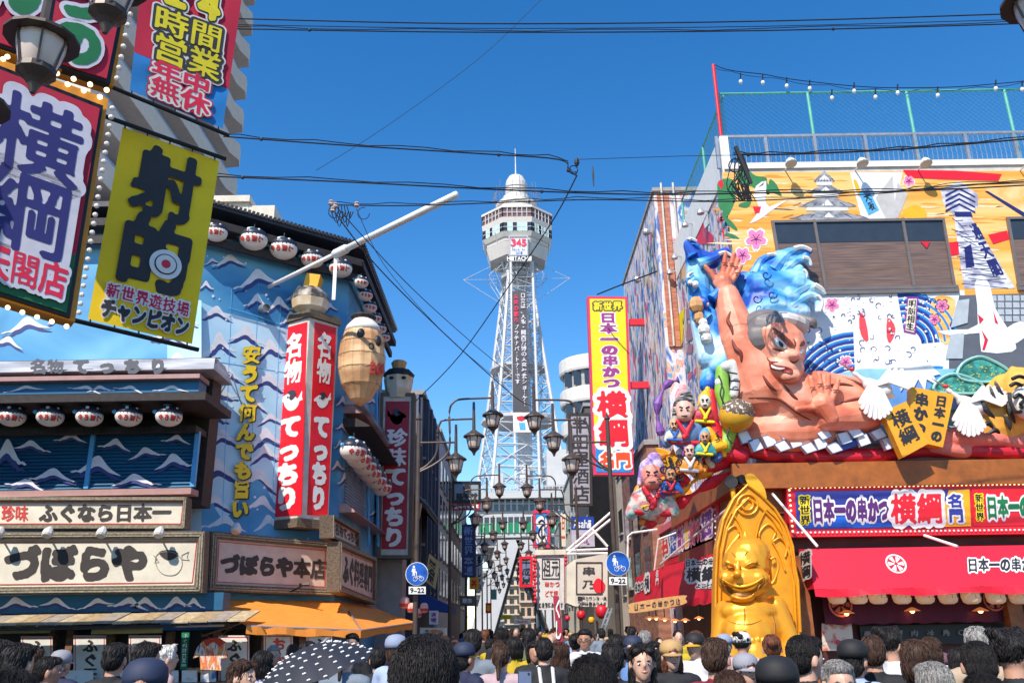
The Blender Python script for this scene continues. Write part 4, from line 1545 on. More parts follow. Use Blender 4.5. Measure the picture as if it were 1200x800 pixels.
for px, py in ((832,247),(813,262),(800,300),(794,318),(783,338)):
 p = SR.at(px, py, .0)
 b.beam(p, p + V((-.3,0,0)), .04); b.lathe(p + V((-.3,0,0)),[(.05, .1),(.11,-.02),(.12,-.1)],10)
part('wall_lamp', b, STEEL, kb)
# --- roof railing and chain-link fence, front
rl = thing('roof_railing', 'grey metal railing along the roof edge above the orange mural', 'railing')
y_ = RY + .1
zr0, zr1 = zTop + .18, FR.at(1000,156).z
b = MB(); b.beam(V((RX, y_, zr1)), V((24, y_, zr1)), .07)
part('top_rail', b, STEEL, rl)
b = MB(); b.beam(V((RX, y_, zr0 + .05)), V((24, y_, zr0 + .05)), .05)
part('bottom_rail', b, STEEL, rl)
for px in (842,900,958,1018,1077,1137,1195,1256,1317):
 p = FR.at(px,180)
 b = MB(); b.beam(V((p.x, y_, zr0 - .1)), V((p.x, y_, zr1)), .09)
 part('rail_post', b, STEEL, rl)
b = MB()
for i in range(120):
 x = RX + .1 + i * .145
 b.tube([(x, y_, zr0 + .06),(x + .03, y_ + .02, zr0 + .3),(x, y_, zr1 - .05)], .008,4)
part('baluster', b, STEEL, rl, stuff=True)
GRN = mat('mint_green_paint',(.10, .44, .34), .5)
fn = thing('chain_link_fence', 'mint-green chain-link fence standing above the roof railing, facing the square', 'fence')
yf = RY + .45
zf = PY(yf).at(1000,108).z
b = MB(); b.tube([(RX + .15, yf, zf),(24, yf, zf)], .035,6)
part('top_rail', b, GRN, fn)
for px in (841,946,1062,1177,1295):
 p = PY(yf).at(px,108)
 b = MB(); b.tube([(p.x, yf, zTop),(p.x, yf, zf)], .05,8)
 part('fence_post', b, GRN, fn)
def mesh_wire(parent, p0, p1, z0, z1, step=.17, m=None):
 """diamond wire mesh on the vertical plane p0-p1"""
 d = V((p1[0] - p0[0], p1[1] - p0[1],0)); L = d.length; d.normalize()
 H = z1 - z0
 q = MB()
 n = int((L + H) / step)
 for i in range(n):
  for s in (1,-1):
   a = i * step - (H if s > 0 else 0)
   xa, za, xb, zb2 = (a, z0, a + H, z1) if s > 0 else (a, z0, a - H, z1)
   # clip to 0..L
   def cl(x1, z1_, x2, z2_):
    if x1 > x2:
     x1, z1_, x2, z2_ = x2, z2_, x1, z1_
    if x2 <= 0 or x1 >= L:
     return None
    sl_ = (z2_ - z1_) / (x2 - x1)
    if x1 < 0:
     z1_ -= sl_ * x1; x1 = 0
    if x2 > L:
     z2_ -= sl_ * (x2 - L); x2 = L
    return x1, z1_, x2, z2_
   c_ = cl(xa, za, xb, zb2)
   if c_:
    q.tube([V((p0[0], p0[1],0)) + d * c_[0] + V((0,0, c_[1])), V((p0[0], p0[1],0)) + d * c_[2] + V((0,0, c_[3]))], .004,3, cap=False)
 part('wire_mesh', q, m or mat('mesh_green',(.07, .26, .22), .5), parent, stuff=True)
mesh_wire(fn,(RX + .15, yf),(17.5, yf), zTop + .2, zf)
fs = thing('chain_link_fence', 'side run of the mint-green roof fence receding down the street', 'fence')
xs = RX + .35
b = MB(); b.tube([(xs, yf + .1, zf),(xs,29.3, zf)], .035,6)
part('top_rail', b, GRN, fs)
for y_ in (25.5,29.3):
 b = MB(); b.tube([(xs, y_, zTop),(xs, y_, zf)], .05,8)
 part('fence_post', b, GRN, fs)
mesh_wire(fs,(xs, yf + .1),(xs,29.3), zTop + .2, zf, .16)
rp = thing('red_mast', 'thin red mast at the roof corner carrying the bulb string', 'mast')
pt = PY(RY + .2).at(837,76)
b = MB(); b.tube([(RX + .05, RY + .2, zTop + .1),(RX + .05, RY + .2, pt.z)], .055,8)
part('mast', b, RED, rp)
bs = thing('bulb_string', 'sagging black cable with white bulbs over the roof fence', 'string lights')
P = PY(RY + .3)
wp = [(838,76),(846,80),(865,84),(893,87),(920,92),(960,97),(1000,101),(1040,103),(1080,103),(1120,102),(1160,99),(1215,94)]
b = MB(); b.tube([P.at(x, y) for x, y in sm([(x, y) for x, y in wp],3, False)], .016,4)
b.tube([P.at(x, y + 1 + 3 * abs(math.sin(x * .055))) for x, y in sm([(x, y) for x, y in wp],3, False)], .010,4)
part('cable', b, CABLE, bs)
for px, py in ((868,90),(894,91),(922,95),(949,98),(975,109),(1001,101),(1026,108),(1052,103),(1099,106),(1167,98),(1198,99)):
 c, r = sphere_at(P, px, py + 6,2.3)
 b = MB(); b.ell(c,(r, r, r * 1.3), None,8,6)
 part('bulb', b, WHITE, bs, smooth=True)
 b = MB(); b.tube([c + V((0,0, r)), P.at(px, py - 4)], .022,5)
 part('bulb_cap', b, BLACK, bs)
# --- the next building along, brick strip and printed side
z2 = PY(29.9).at(767,225).z
t = thing('shop_building', 'taller narrow building behind the mural restaurant with brick strip and colourful printed side', 'building')
b = MB(); b.box(X2, RX + 6,29.9,39.5,0, z2)
part('wall', b, SIDEP, t)
BRK = rampmat('red_brick',[(.4,(.38, .11, .06)),(.6,(.50, .20, .12))],(4,4,12))
b = MB(); b.box(X2 + .12, X2 + .55,29.82,29.9,11.5, z2 - .12)
part('brick_strip', b, BRK, t)
b = MB(); b.box(X2 - .06, RX + 6,29.8,39.6, z2, z2 + .15)
part('coping', b, GREY, t)
b = MB()
for dx in (.28, .75):
 b.tube([(X2 + dx,29.74,11.5),(X2 + dx,29.74, z2 + .3)], .04,6)
part('drain_pipe', b, DIRTYW, t)
b = MB()
for y_, z_ in ((31, z2 - 1.2),(34, z2 - 2)):
 b.ell((X2 - .2, y_, z_), .16, None,8,6); b.beam(V((X2, y_, z_)), V((X2 - .2, y_, z_)), .05)
part('wall_lamp', b, STEEL, t)
# --- canopy fascia above the shop fronts (brown-orange soffit, darkened in colour for the shade under the sculptures)
ZF = PY(21.2).at(1000,536).z
FASC = mat('shaded_orange_board',(.34, .10, .014), .5, noise=.2)
b = MB()
b.prism([V((5.55,21.2,0)), V((26,21.2,0)), V((26, RY,0)), V((RX, RY,0)), V((RX,30,0)), V((5.55,30,0))], V((0,0, .62)))
b.v = [(x, y, z + ZF - .72) for x, y, z in b.v]
part('canopy_fascia', b, FASC, kb)
b = MB()
b.box(RX,26, RY - .35, RY,4.4, ZF - .72)
b.box(5.75, RX, RY,29.8,4.4, ZF - .72)
part('fascia_board', b, FASC, kb)
# lit sign boxes with bulb borders
def bulb_row(parent, plane, p, q, n, off, m, r=.035):
 b = MB()
 for i in range(n):
  t_ = i / max(n - 1,1)
  b.ell(plane.at(p[0] + (q[0] - p[0]) * t_, p[1] + (q[1] - p[1]) * t_, off), r, None,6,4)
 part('sign_bulbs', b, m, parent, stuff=True)
PS = PY(21.3)
t = thing('light_box_sign', 'long red-rimmed light box with bulbs and blue panel above the right awning', 'sign')
b = MB(); slab(b, PS,[(921,567),(1420,559),(1430,622),(926,629)],0, .35)
part('sign_body', b, RED, t)
b = MB(); slab(b, PS,[(932,576),(1136,573),(1138,616),(934,620)], .02, .02)
part('blue_panel', b, mat('sign_indigo',(.03, .04, .30), .4), t)
b = MB()
decal(b, PS,[(940,618),(960,600),(990,604),(1020,616)], .025); decal(b, PS,[(985,596),(1015,610),(1060,617),(1000,618)], .027)
part('blue_swoosh', b, mat('sign_bright_blue',(.01, .13, .62), .4), t)
b = MB(); slab(b, PS,[(1112,574),(1136,573),(1138,616),(1100,617)], .03, .01)
part('yellow_panel', b, ORYEL, t)
b = MB(); slab(b, PS,[(1139,573),(1420,569),(1425,611),(1141,616)], .02, .02)
part('red_panel', b, HOTRED, t)
OL = [(WHITE, .16)]
sgn_text(t, PS,[(936,580),(949,580),(950,614),(938,615)], '新世界', BLACK, .05,30, 'v', lift=.035, outline=[(YEL, .13)])
sgn_text(t, PS,[(951,583),(1042,582),(1043,611),(953,613)], '日本一の串かつ', mat('sign_violet',(.10, .02, .16), .5), .07,36, 'h', lift=.035, outline=OL)
sgn_text(t, PS,[(1043,577),(1104,576),(1106,614),(1044,615)], '横綱', HOTRED, .085,48, 'h', lift=.04, outline=OL)
sgn_text(t, PS,[(1110,578),(1128,578),(1130,612),(1112,612)], '名門', mat('sign_indigo',(.03, .04, .30), .4), .075,36, 'v', lift=.045, outline=OL)
sgn_text(t, PS,[(1142,578),(1152,578),(1154,610),(1144,610)], '新世界', BLACK, .05,30, 'v', lift=.035, outline=[(YEL, .13)])
sgn_text(t, PS,[(1155,580),(1245,578),(1247,606),(1157,608)], '日本一の串かつ', GREEN, .07,36, 'h', lift=.035, outline=OL)
bulb_row(t, PS,(927,571),(1240,566),62, .02, BULB, .028)
bulb_row(t, PS,(930,624),(1240,620),62, .02, BULBW, .03)
bulb_row(t, PS,(925,574),(929,622),9, .02, BULB, .028)
# side light box
PXs = Plane((5.72,0,0),(-1,0,0))
t = thing('light_box_sign', 'side light box sign with purple, green and red characters facing the street, above side awning', 'sign')
b = MB(); slab(b, PXs,[(751,634),(842,576),(842,638),(754,674)],0, .3)
part('sign_body', b, RED, t)
b = MB(); slab(b, PXs,[(751,632),(842,572),(843,580),(752,639)], .12, .14)
part('pink_rim', b, mat('rim_rose',(.72, .13, .16), .4), t)
Q = [(756,640),(835,588),(836,632),(757,665)]
b = MB(); slab(b, PXs, Q, .02, .02)
part('collage_panel', b, mat('sign_grey_green',(.10, .16, .14), .5), t)
def sub(Q, u0, u1, v0=0, v1=1):
 def a(u, v):
  tl, tr, br, bl = [V(q) for q in Q]
  p = tl.lerp(tr, u).lerp(bl.lerp(br, u), v)
  return (p.x, p.y)
 return [a(u0, v0), a(u1, v0), a(u1, v1), a(u0, v1)]
for (u0, u1), mm in (((0, .2), mat('sign_pale_mauve',(.42, .30, .5), .5)),((.38, .52), mat('sign_grey_green2',(.3, .33, .36), .5))):
 b = MB(); slab(b, PXs, sub(Q, u0, u1), .025, .01); part('colour_panel', b, mm, t)
for u0, u1, c, mm in ((.02, .18, '名物', PURP),(.2, .34, '串', HOTRED),(.36, .46, '横綱', BLUE),(.47, .56, '新', PURP),(.57, .64, '世', YEL),(.65, .80, '串かつ', HOTRED),(.82, .99, '横綱', mat('sign_violet2',(.16, .04, .34), .5))):
 sgn_text(t, PXs, sub(Q, u0, u1, .12, .9), c, mm, .06,26, 'v' if len(c) > 1 and u0 != .65 else 'h', lift=.03, outline=[(WHITE, .14)])
bulb_row(t, PXs,(754,643),(756,672),6, .02, BULBW)
bulb_row(t, PXs,(838,582),(839,632),8, .02, BULBW)
# --- red awnings
AW = mat('red_awning_canvas',(.74, .008, .035), .55, noise=.05, scale=2)
t = thing('awning', 'bright red front awning with white wheel crest below the bulb sign', 'awning')
YA = 20.1
PA = PY(YA)
zt_, zb_ = PA.at(1000,641).z, PA.at(1000,689).z
xl = PA.at(953,660).x
b = MB()
vs = [(xl - .05, YA, zb_),(22, YA, zb_),(22, YA + .35, zt_),(xl + .05, YA + .35, zt_),(22, RY - .7, zt_ + .08),(xl + .1, RY - .7, zt_ + .08)]
b.add(vs,[(0,1,2,3),(3,2,4,5)])
xle = PY(21.2).at(938,650).x
b.add([(xl - .05, YA, zb_),(xl + .05, YA + .35, zt_),(xl + .1, RY - .7, zt_ + .08),(xle,21.3, zt_ + .08),(xle,21.3, zb_ + .02)],[(0,4,3,1),(1,3,2)])
part('canvas', b, AW, t)
b = MB()
n = 60
vs = []
for i in range(n + 1):
 x = xl - .05 + (22 - xl) * i / n
 vs += [(x, YA, zb_ - .005),(x, YA - .03 + .05 * math.sin(i * .9), zb_ - .16 - .03 * math.sin(i * .8))]
b.add(vs,[(2 * i,2 * i + 1,2 * i + 3,2 * i + 2) for i in range(n)])
part('valance', b, AW, t)
PAW = Plane((0, YA, zb_),(0,-(zt_ - zb_), .35))
def wheel(parent, plane, cx, cy, r, off, m=WHITE, bg=None):
 c, R_ = sphere_at(plane, cx, cy, r, off)
 nrm = plane.n
 u = V((1,0,0)) if abs(nrm.x) < .7 else V((0,1,0))
 v = nrm.cross(u).normalized()
 b = MB()
 def rg(r0, r1, a0, a1, n=24):
  vs = []
  for i in range(n + 1):
   a = a0 + (a1 - a0) * i / n
   d = u * math.cos(a) + v * math.sin(a)
   vs += [c + d * R_ * r0, c + d * R_ * r1]
  b.add(vs,[(2 * i,2 * i + 1,2 * i + 3,2 * i + 2) for i in range(n)])
 rg(.84,1.0,0,2 * PI,36)
 for k in range(6):
  a = k * PI / 3
  rg(.16, .76, a - .3, a + .3,6)
 part('wheel_crest', b, m, parent)
wheel(t, PAW,1050,660,12, .012)
sgn_text(t, PAW,[(1133,653),(1222,652),(1223,669),(1134,670)], '日本一の串かつ', mat('ink_black',(.02, .02, .03), .6), .05,36, 'h', lift=.012, outline=[(WHITE, .14)])
b = MB()
a_ = V((xl + .02, YA + .4, zt_ + .02))
pl_end = Plane(V((xl, YA + .2,0)), V((-1.1,-(xl - xle),0)))
sgn_text(t, Plane(V((xl - .05, YA + .1,0)), V((-(21.3 - YA),(xle - xl),0))),[(936,648),(950,643),(950,676),(937,680)], '横綱', mat('ink_black',(.02, .02, .03), .6), .06,30, 'v', lift=.03, outline=[(WHITE, .15)])
b = MB()
b.tube([PY(21.3).at(905,578, .1), PY(YA + .3).at(958,640)], .035,8)
b.tube([PY(21.3).at(1083,627, .1), PY(YA + .3).at(1122,640)], .035,8)
part('awning_strut', b, WHITE, t)
# side awning: corner facet and street run
t = thing('awning', 'red side awning turning the corner with black and white lettering, left of golden statue', 'awning')
ztp = PY(20.6).at(840,646).z
c1 = V((PY(20.6).at(846,646).x,20.6, ztp)); c2 = onZ(776,664, ztp); c3 = onZ(711,690, ztp)
c3 = V((c2.x - .05,31.0, ztp))
zbt = ztp - .98
n12 = (c2 - c1).cross(V((0,0,1))).normalized()
if n12.y > 0: n12 = -n12
b = MB()
o1, o2, o3 = c1 + n12 * .12, c2 + V((-.12,-.05,0)), c3 + V((-.12,0,0))
o1.z = o2.z = o3.z = zbt
b.quad(c1, c2, o2, o1); b.quad(c2, c3, o3, o2)
w1_, w2_, w3_ = V((5.9,21.6, ztp + .15)), V((5.75,23.2, ztp + .15)), V((5.75,31, ztp + .15))
b.quad(c1, w1_, w2_, c2); b.quad(c2, w2_, w3_, c3)
part('canvas', b, AW, t)
b = MB()
for p, q in ((o1, o2),(o2, o3)):
 vs = []
 for i in range(21):
  x = p.lerp(q, i / 20)
  vs += [x, x + V((.03 * math.sin(i), .03 * math.cos(i * 1.3),-.17 - .02 * math.sin(i * 1.7)))]
 b.add(vs,[(2 * i,2 * i + 1,2 * i + 3,2 * i + 2) for i in range(20)])
part('valance', b, AW, t)
PC = Plane(o1.lerp(c1, .5),(c2 - c1).cross(o1 - c1) * -1)
if PC.n.y > 0: PC.n = -PC.n
INKB = mat('ink_black',(.02, .02, .03), .6)
sgn_text(t, PC,[(803,655),(845,652),(845,661),(803,664)], '日本一の串か', INKB, .05,26, 'h', lift=.012, outline=[(WHITE, .16)])
sgn_text(t, PC,[(804,664),(842,662),(842,682),(804,682)], '横綱', INKB, .085,36, 'h', lift=.014, outline=[(WHITE, .17)])
sgn_text(t, PC,[(815,683),(843,683),(843,689),(815,689)], 'よこづな', INKB, .04,20, 'h', lift=.012, outline=[(WHITE, .18)])
PD = Plane(c2 + V((-.02,0,0)),(-1,0,0.12))
sgn_text(t, PD,[(744,683),(754,679),(754,691),(744,695)], '串かつ', INKB, .05,24, 'h', lift=.04, outline=[(WHITE, .16)])
sgn_text(t, PD,[(755,673),(761,671),(761,691),(755,694)], '横', INKB, .07,24, 'v', lift=.04, outline=[(WHITE, .16)])
sgn_text(t, PD,[(768,668),(772,666),(772,684),(768,686)], '名門', WHITE, .07,20, 'v', lift=.04)
b = MB()
b.tube([PY(21.5).at(852,596), c2 + V((-.05,-.1, .08))], .028,8)
b.tube([V((5.5,29, ztp + 1.3)), V((4.9,29, ztp + 1.1)), V((4.75,29.5, ztp))], .03,6)
part('awning_strut', b, WHITE, t)
# --- shop interior, right front
INT = rampmat('wine_wall',[(.35,(.05, .008, .012)),(.65,(.10, .02, .016))],(1.2,1.2,3))
b = MB(); b.box(RX - .4,26, RY - .3, RY,0,4.6)
part('shop_wall', b, INT, kb)
b = MB(); b.box(5.7, RX, RY - .3,30,0,4.6)
part('side_shop_wall', b, rampmat('brown_boards',[(.4,(.10, .03, .012)),(.6,(.22, .075, .03))],(3,9, .4)), kb)
ORW = mat('orange_stained_wood',(.30, .09, .025), .5, noise=.3, scale=4)
for px in (944,1192,1330):
 p = PY(21).at(px,745)
 b = MB(); b.box(p.x - .17, p.x + .17,20.85,21.15,0,3.3)
 part('shop_post', b, ORW, kb)
t = thing('shop_curtain', 'deep wine-purple shop curtain with two pale wheel crests under the red awning', 'curtain')
pN = PY(21.1)
a0, a1 = pN.at(962,690), pN.at(1186,690)
zc0 = pN.at(1000,731).z
b = MB()
n = 48
vs = []
for i in range(n + 1):
 x = a0.x + (a1.x - a0.x) * i / n
 w_ = .035 * math.sin(i * .85)
 vs += [(x,21.1 + w_,3.2),(x,21.1 + w_ * 1.6, zc0 + .015 * math.sin(i * 1.2))]
b.add(vs,[(2 * i,2 * i + 1,2 * i + 3,2 * i + 2) for i in range(n)])
part('cloth', b, mat('wine_cloth',(.085, .006, .028), .8), t)
ROSE = mat('faded_rose_print',(.62, .14, .10), .7)
wheel(t, PY(21.02),985,708,14, .0, ROSE)
wheel(t, PY(21.02),1165,702,13, .0, ROSE)
GLB = 'paper lanterns under the front red awning'
names = ['leftmost', 'second', 'third', 'fourth', 'fifth', 'sixth', 'seventh', 'eighth', 'ninth']
PAP = mat('lit_lantern_paper',(.80, .52, .34), .7, emit=.12, ecol=(1, .5, .25))
for i, px in enumerate((980,1005,1028,1056,1083,1110,1137,1166,1193)):
 c, r = sphere_at(PY(20.4), px,693.5,11)
 t = thing('paper_lantern', 'cream paper lantern with black script hanging under the front red awning, %s from the statue' % names[i], 'lantern', GLB)
 b = MB(); b.lathe(c,[(r * .5,-r * 1.2),(r * .85,-r * 1.0),(r,-r * .5),(r, r * .5),(r * .8, r),(r * .5, r * 1.2)],14)
 part('paper_shade', b, PAP, t, smooth=True)
 b = MB(); letters(b, '串',[c + V((-r * .1,-r * 1.0, r * .2)), c + V((r * .8,-r * .75, r * .2)), c + V((r * .8,-r * .75,-r * .75)), c + V((-r * .1,-r * 1.02,-r * .75))], .05,20)
 part('lettering', b, INKB, t)
GLH = 'orange pendant lamps glowing under the awnings'
SHD = mat('copper_shade',(.55, .16, .04), .4, emit=.25, ecol=(1, .3, .08))
def pendant(c, r, label):
 t = thing('pendant_lamp', label, 'lamp', GLH)
 b = MB(); b.lathe(c,[(r * .1, r * .42),(r * .3, r * .36),(r,0),(r * .97,-.01),(r * .25, r * .3)],16, cap=False)
 part('lamp_shade', b, SHD, t)
 b = MB(); b.ell(c + V((0,0, .0)),(r * .32, r * .32, r * .34), None,10,7)
 part('bulb', b, mat('warm_lit_bulb',(1, .7, .3), .3, noise=0, emit=5, ecol=(1, .5, .18)), t, smooth=True)
 b = MB(); b.tube([c + V((0,0, r * .3)), c + V((0,0, r * 2.2))], .012,5)
 part('cord', b, BLACK, t)
for px, py, lb in ((992,718, 'left of the three before the wine curtain'),(1069,715, 'middle of the three before the wine curtain'),(1149,715, 'right of the three before the wine curtain')):
 c, r = sphere_at(PY(20.9), px, py,9)
 pendant(c, r, 'small copper pendant lamp, ' + lb)
for i,(px, py) in enumerate(((761,724),(769,724),(779,725.5),(791,727),(803,726.5),(819,724))):
 c, r = sphere_at(PY(21.2), px, py,6)
 pendant(c, r, 'tiny glowing pendant lamp under the side awning, %s of the row of six' % ['leftmost', 'second', 'third', 'fourth', 'fifth', 'rightmost'][i])
t = thing('wooden_board_sign', 'long pale wooden board with brush characters hanging under the side awning', 'sign')
pB = PY(21.0)
b = MB(); slab(b, pB, sm([(738,712),(741,706),(800,697),(803,701),(800,708),(742,718)],3),0, .08)
part('board', b, mat('pale_timber',(.62, .33, .12), .6, noise=.2, scale=6), t)
sgn_text(t, pB,[(742,707),(798,699),(798,708),(742,716)], '日本一の串かつ店', INKB, .03,22, 'h', lift=.01, gap=.2)
t = thing('menu_poster', 'menu poster with pictured dishes in the right shop front beside the brown post', 'poster')
b = MB(); slab(b, PY(21.2),[(963,730),(998,730),(1001,762),(964,762)],0, .03)
part('sheet', b, rampmat('menu_poster_print',[(.35,(.50, .12, .08)),(.5,(.60, .50, .42)),(.7,(.62, .52, .45))],(5,5,5), detail=2), t)
b = MB()
for px, m_ in ((982,0),(990,0)):
 c, r = sphere_at(PY(21.15), px,752,3); b.ell(c,(r, .01, r), None,10,6)
part('printed_dish', b, RED, t)
b = MB(); b.box(PY(21.4).at(1010,740).x,14,21.5,21.6, PY(21.4).at(1010,756).z, PY(21.4).at(1010,733).z)
part('menu_shelf', b, BLACK, kb)
sgn_text(kb, PY(21.45),[(1012,738),(1150,736),(1150,744),(1012,746)], '串 魚 酒 肉 味 鳥 ○ 飯', mat('dim_print',(.2, .18, .17), .6), .03,20, 'h', lift=.0)
# --- arm signs: vertical yellow sign on red brackets
PVs = PY(34.0)
t = thing('vertical_sign', 'tall yellow vertical sign with pink rim and red kanji on red brackets above street', 'sign')
q_ = [(688,347),(735,347.5),(743,556),(696,556)]
b = MB(); slab(b, PVs, q_,0, .45)
part('sign_body', b, mat('rose_red_paint',(.72, .03, .10), .45), t)
b = MB(); slab(b, PVs,[(691,350),(732.5,350.5),(738,522),(697,522)], .02, .02)
part('yellow_panel', b, YEL, t)
b = MB(); slab(b, PVs,[(697.5,523),(738,523),(740,553),(699,553)], .02, .02)
part('blue_panel', b, mat('sign_azure',(.02, .25, .68), .4), t)
sgn_text(t, PVs,[(695,353),(729,353),(729,364),(695,364)], '新世界', YEL, .07,28, 'h', lift=.03, outline=[(mat('sign_moss',(.10, .10, .02), .5), .15)])
sgn_text(t, PVs,[(702,366),(722,366),(727,455),(707,455)], '日本一の串かつ', mat('sign_magenta',(.30, .03, .22), .5), .075,34, 'v', lift=.03, outline=[(WHITE, .13)])
sgn_text(t, PVs,[(698,457),(734,457),(739,524),(702,524)], '横綱', HOTRED, .09,44, 'v', lift=.034, outline=[(WHITE, .16)])
sgn_text(t, PVs,[(702,529),(739,529),(740,548),(703,548)], '名門', mat('sign_orange_red',(.82, .07, .01), .5), .085,34, 'h', lift=.034, outline=[(WHITE, .16)])
b = MB()
for py in (376,450):
 a_ = PVs.at(738, py)
 b.beam(a_ + V((0, .2,0)), V((X2,34.2, a_.z)), .18, .28)
part('bracket', b, RED, t)
# ================================================================== sculpted figures on the right canopy
F_ = lambda x, y, o=.7: FR.at(x, y, o)
SK = rampmat('painted_skin',[(.36,(.62, .15, .08)),(.5,(.80, .27, .16)),(.64,(.86, .38, .26))],(1.1,1.1,1.5), rough=.45, detail=3)
SKD = mat('painted_skin_crease',(.18, .035, .02), .6)
PXM = .0242
def R_(p):
 return p * PXM
GW = 'sculpted figures on the canopy'
# wrestler
t = thing('wrestler_figure', 'giant salmon-skinned wrestler sculpture thrusting both palms out from the canopy', 'sculpture')
b = MB()
# raised arm
b.limb(F_(852,346, .75), F_(866,398, .75), R_(13.5), R_(23))
b.limb(F_(866,398, .75), F_(892,456, .6), R_(23), R_(33))
b.limb(F_(893,452, .55), F_(930,470, .55), R_(30), R_(34))
# torso: chest and belly
b.ell(F_(925,478, .45),(R_(50), .55, R_(40)))
b.ell(F_(900,470, .62),(R_(26), .4, R_(24)))
b.ell(F_(945,472, .6),(R_(30), .4, R_(24)))
b.ell(F_(925,505, .5),(R_(56), .6, R_(26)))
# other shoulder, arm going back, forearm with open palm forward
b.limb(F_(960,462, .5), F_(1003,468, .5), R_(26), R_(24))
b.limb(F_(1003,470, .5), F_(1018,486, .6), R_(22), R_(17))
b.limb(F_(1016,488, .75), F_(972,490,1.1), R_(17), R_(13))
# neck
b.limb(F_(915,452, .75), F_(913,430, .8), R_(22), R_(22))
sk = part('body', baked(b, .05,3, .07, shade=False), SK, t)
b = MB()    # head
b.ell(F_(913,405,1.0),(R_(28), .62, R_(34)), Matrix.Rotation(-.15,3, 'Y'))
b.ell(F_(918,432,1.15),(R_(22), .45, R_(17)))
b.ell(F_(922,420,1.25),(R_(17), .4, R_(14)))
b.ell(F_(905,395,1.1),(R_(24), .5, R_(22)))
b.ell(F_(930,416,1.62),(R_(6.5), .14, R_(5)))
b.ell(F_(934,404,1.5),(R_(4), .12, R_(9)))
b.ell(F_(926,441,1.42),(R_(11), .2, R_(7)))
b.ell(F_(893,405,1.2),(R_(6), .16, R_(12)))
hd = part('head', baked(b, .035,3, .16, shade=False), SK, t)
b = MB()
b.ell(F_(900,388, .95),(R_(30), .6, R_(24)), Matrix.Rotation(.25,3, 'Y'))
b.ell(F_(892,398, .95),(R_(24), .55, R_(24)))
part('hair', baked(b, .05,3, .3, shade=False), mat('grey_painted_hair',(.17, .15, .15), .5), t)
b = MB()
b.ell(F_(922,380, .98),(R_(24), .56, R_(11)), Matrix.Rotation(.28,3, 'Y'))
part('shaved_crown', b, mat('pale_crown_paint',(.62, .56, .55), .5), t)
b = MB(); b.limb(F_(936,372, .9), F_(951,378,1.0), R_(5), R_(6)); b.lathe(F_(952,379,1.0),[(R_(6),0),(R_(6.5), .06),(R_(4), .08)],10, axis=V((.7,-.7,0)))
part('topknot', b, mat('grey_painted_hair',(.17, .15, .15), .5), t)
FC = PY(RY - 1.66)
def ft(name, m, pts, d, off=0., sm_=2, par=t, depth=.12):
 q = MB()
 pl_ = PY(RY - d)
 slab(q, pl_, pts, off, depth, sm_)
 return part(name, q, m, par)
bvw = bvh_of(sk)
bvh = bvh_of(hd)
skin_patch(bvh,[(906,385),(911,386),(926,398),(931,406),(926,405),(914,395)], SKD, t, 'brow', .06)
skin_patch(bvh,[(937,405),(942,398),(945,399),(942,405)], SKD, t, 'brow', .06)
e = skin_patch(bvh,[(907,396),(914,397),(922,406),(917,408),(910,404)], WHITE, t, 'eye', .05)
skin_patch(bvh,[(913,399),(918,403),(917,407),(913,404)], BLACK, e, 'pupil', .075)
skin_patch(bvh,[(937,411),(941,408),(942,411),(939,414)], WHITE, t, 'eye', .05)
skin_patch(bvh,[(901,423),(908,427),(920,429),(929,433),(927,437),(914,434),(903,432)], mat('mouth_dark_red',(.25, .02, .015), .5), t, 'mouth', .05)
skin_patch(bvh,[(904,427),(910,430),(920,431),(914,433),(905,431)], WHITE, t, 'teeth', .08)
for pts in ([(905,384),(914,393),(928,405)],[(898,418),(903,424),(912,424)],[(930,397),(932,402),(931,408)],[(905,408),(912,410),(920,412)],[(925,421),(930,425),(936,421)],[(912,442),(920,445),(930,443)],[(887,385),(886,396),(890,405)]):
 skin_line(bvh, pts, .028, SKD, t, 'face_line')
b = MB()
b.ell(F_(893,396,1.32),(R_(5), .08, R_(11)))
part('ear', b, SK, t)
# painted creases on skin
def crease(pts, d, r=.035, par=t):
 skin_line(bvw, pts, r, SKD, par, 'muscle_line')
crease([(856,365),(853,375),(857,384),(859,392)],1.2, .06)
crease([(858,398),(862,408),(868,414),(869,424)],1.28, .07)
crease([(894,440),(902,452),(910,458)],1.25, .05)
crease([(877,466),(900,466),(915,469),(935,484),(950,492)],1.15, .035)
crease([(918,450),(928,462),(935,468)],1.2, .04)
crease([(968,452),(985,450),(1000,452)], .98, .045)
crease([(985,472),(1000,468),(1012,466)],1.0, .04)
b = MB(); c = F_(884,459,1.16)
b.tube([c + V((.07 * math.cos(a * PI / 6),0, .06 * math.sin(a * PI / 6))) for a in range(13)], .015,5)
part('muscle_line', b, SKD, t)
def big_hand(par, palm, wrist, d, fingers, thumb, rp, rf):
 """palm with five separate bent fingers"""
 P = lambda q, dd=0: PY(RY - d - dd).at(q[0], q[1])
 m = MB()
 m.limb(P(wrist), P(palm), rp * .75, rp)
 m.ell(P(palm),(rp * 1.15, rp * .55, rp * 1.1))
 for f_ in fingers + [thumb]:
  for k in range(len(f_) - 1):
   m.limb(P(f_[k], .04 * k), P(f_[k + 1], .04 * (k + 1)), rf * (1.05 - .12 * k), rf * (.95 - .12 * k),8)
 part('hand', baked(m, .028,1, .5, shade=False), SK, par)
 for f_ in fingers:
  q = MB()
  p = P(f_[1], .12)
  q.beam(p - V((rf * .8, .02,0)), p + V((rf * .8,-.02,0)), .02)
  part('knuckle_line', q, SKD, par)
big_hand(t,(847,330),(851,350), .78,[[(847,320),(849,308),(850,296)],[(852,321),(857,309),(860,298)],[(856,324),(862,313),(865,304)],[(858,329),(864,320),(868,312)]],[(840,330),(833,320),(826,312)], R_(10), R_(3.4))
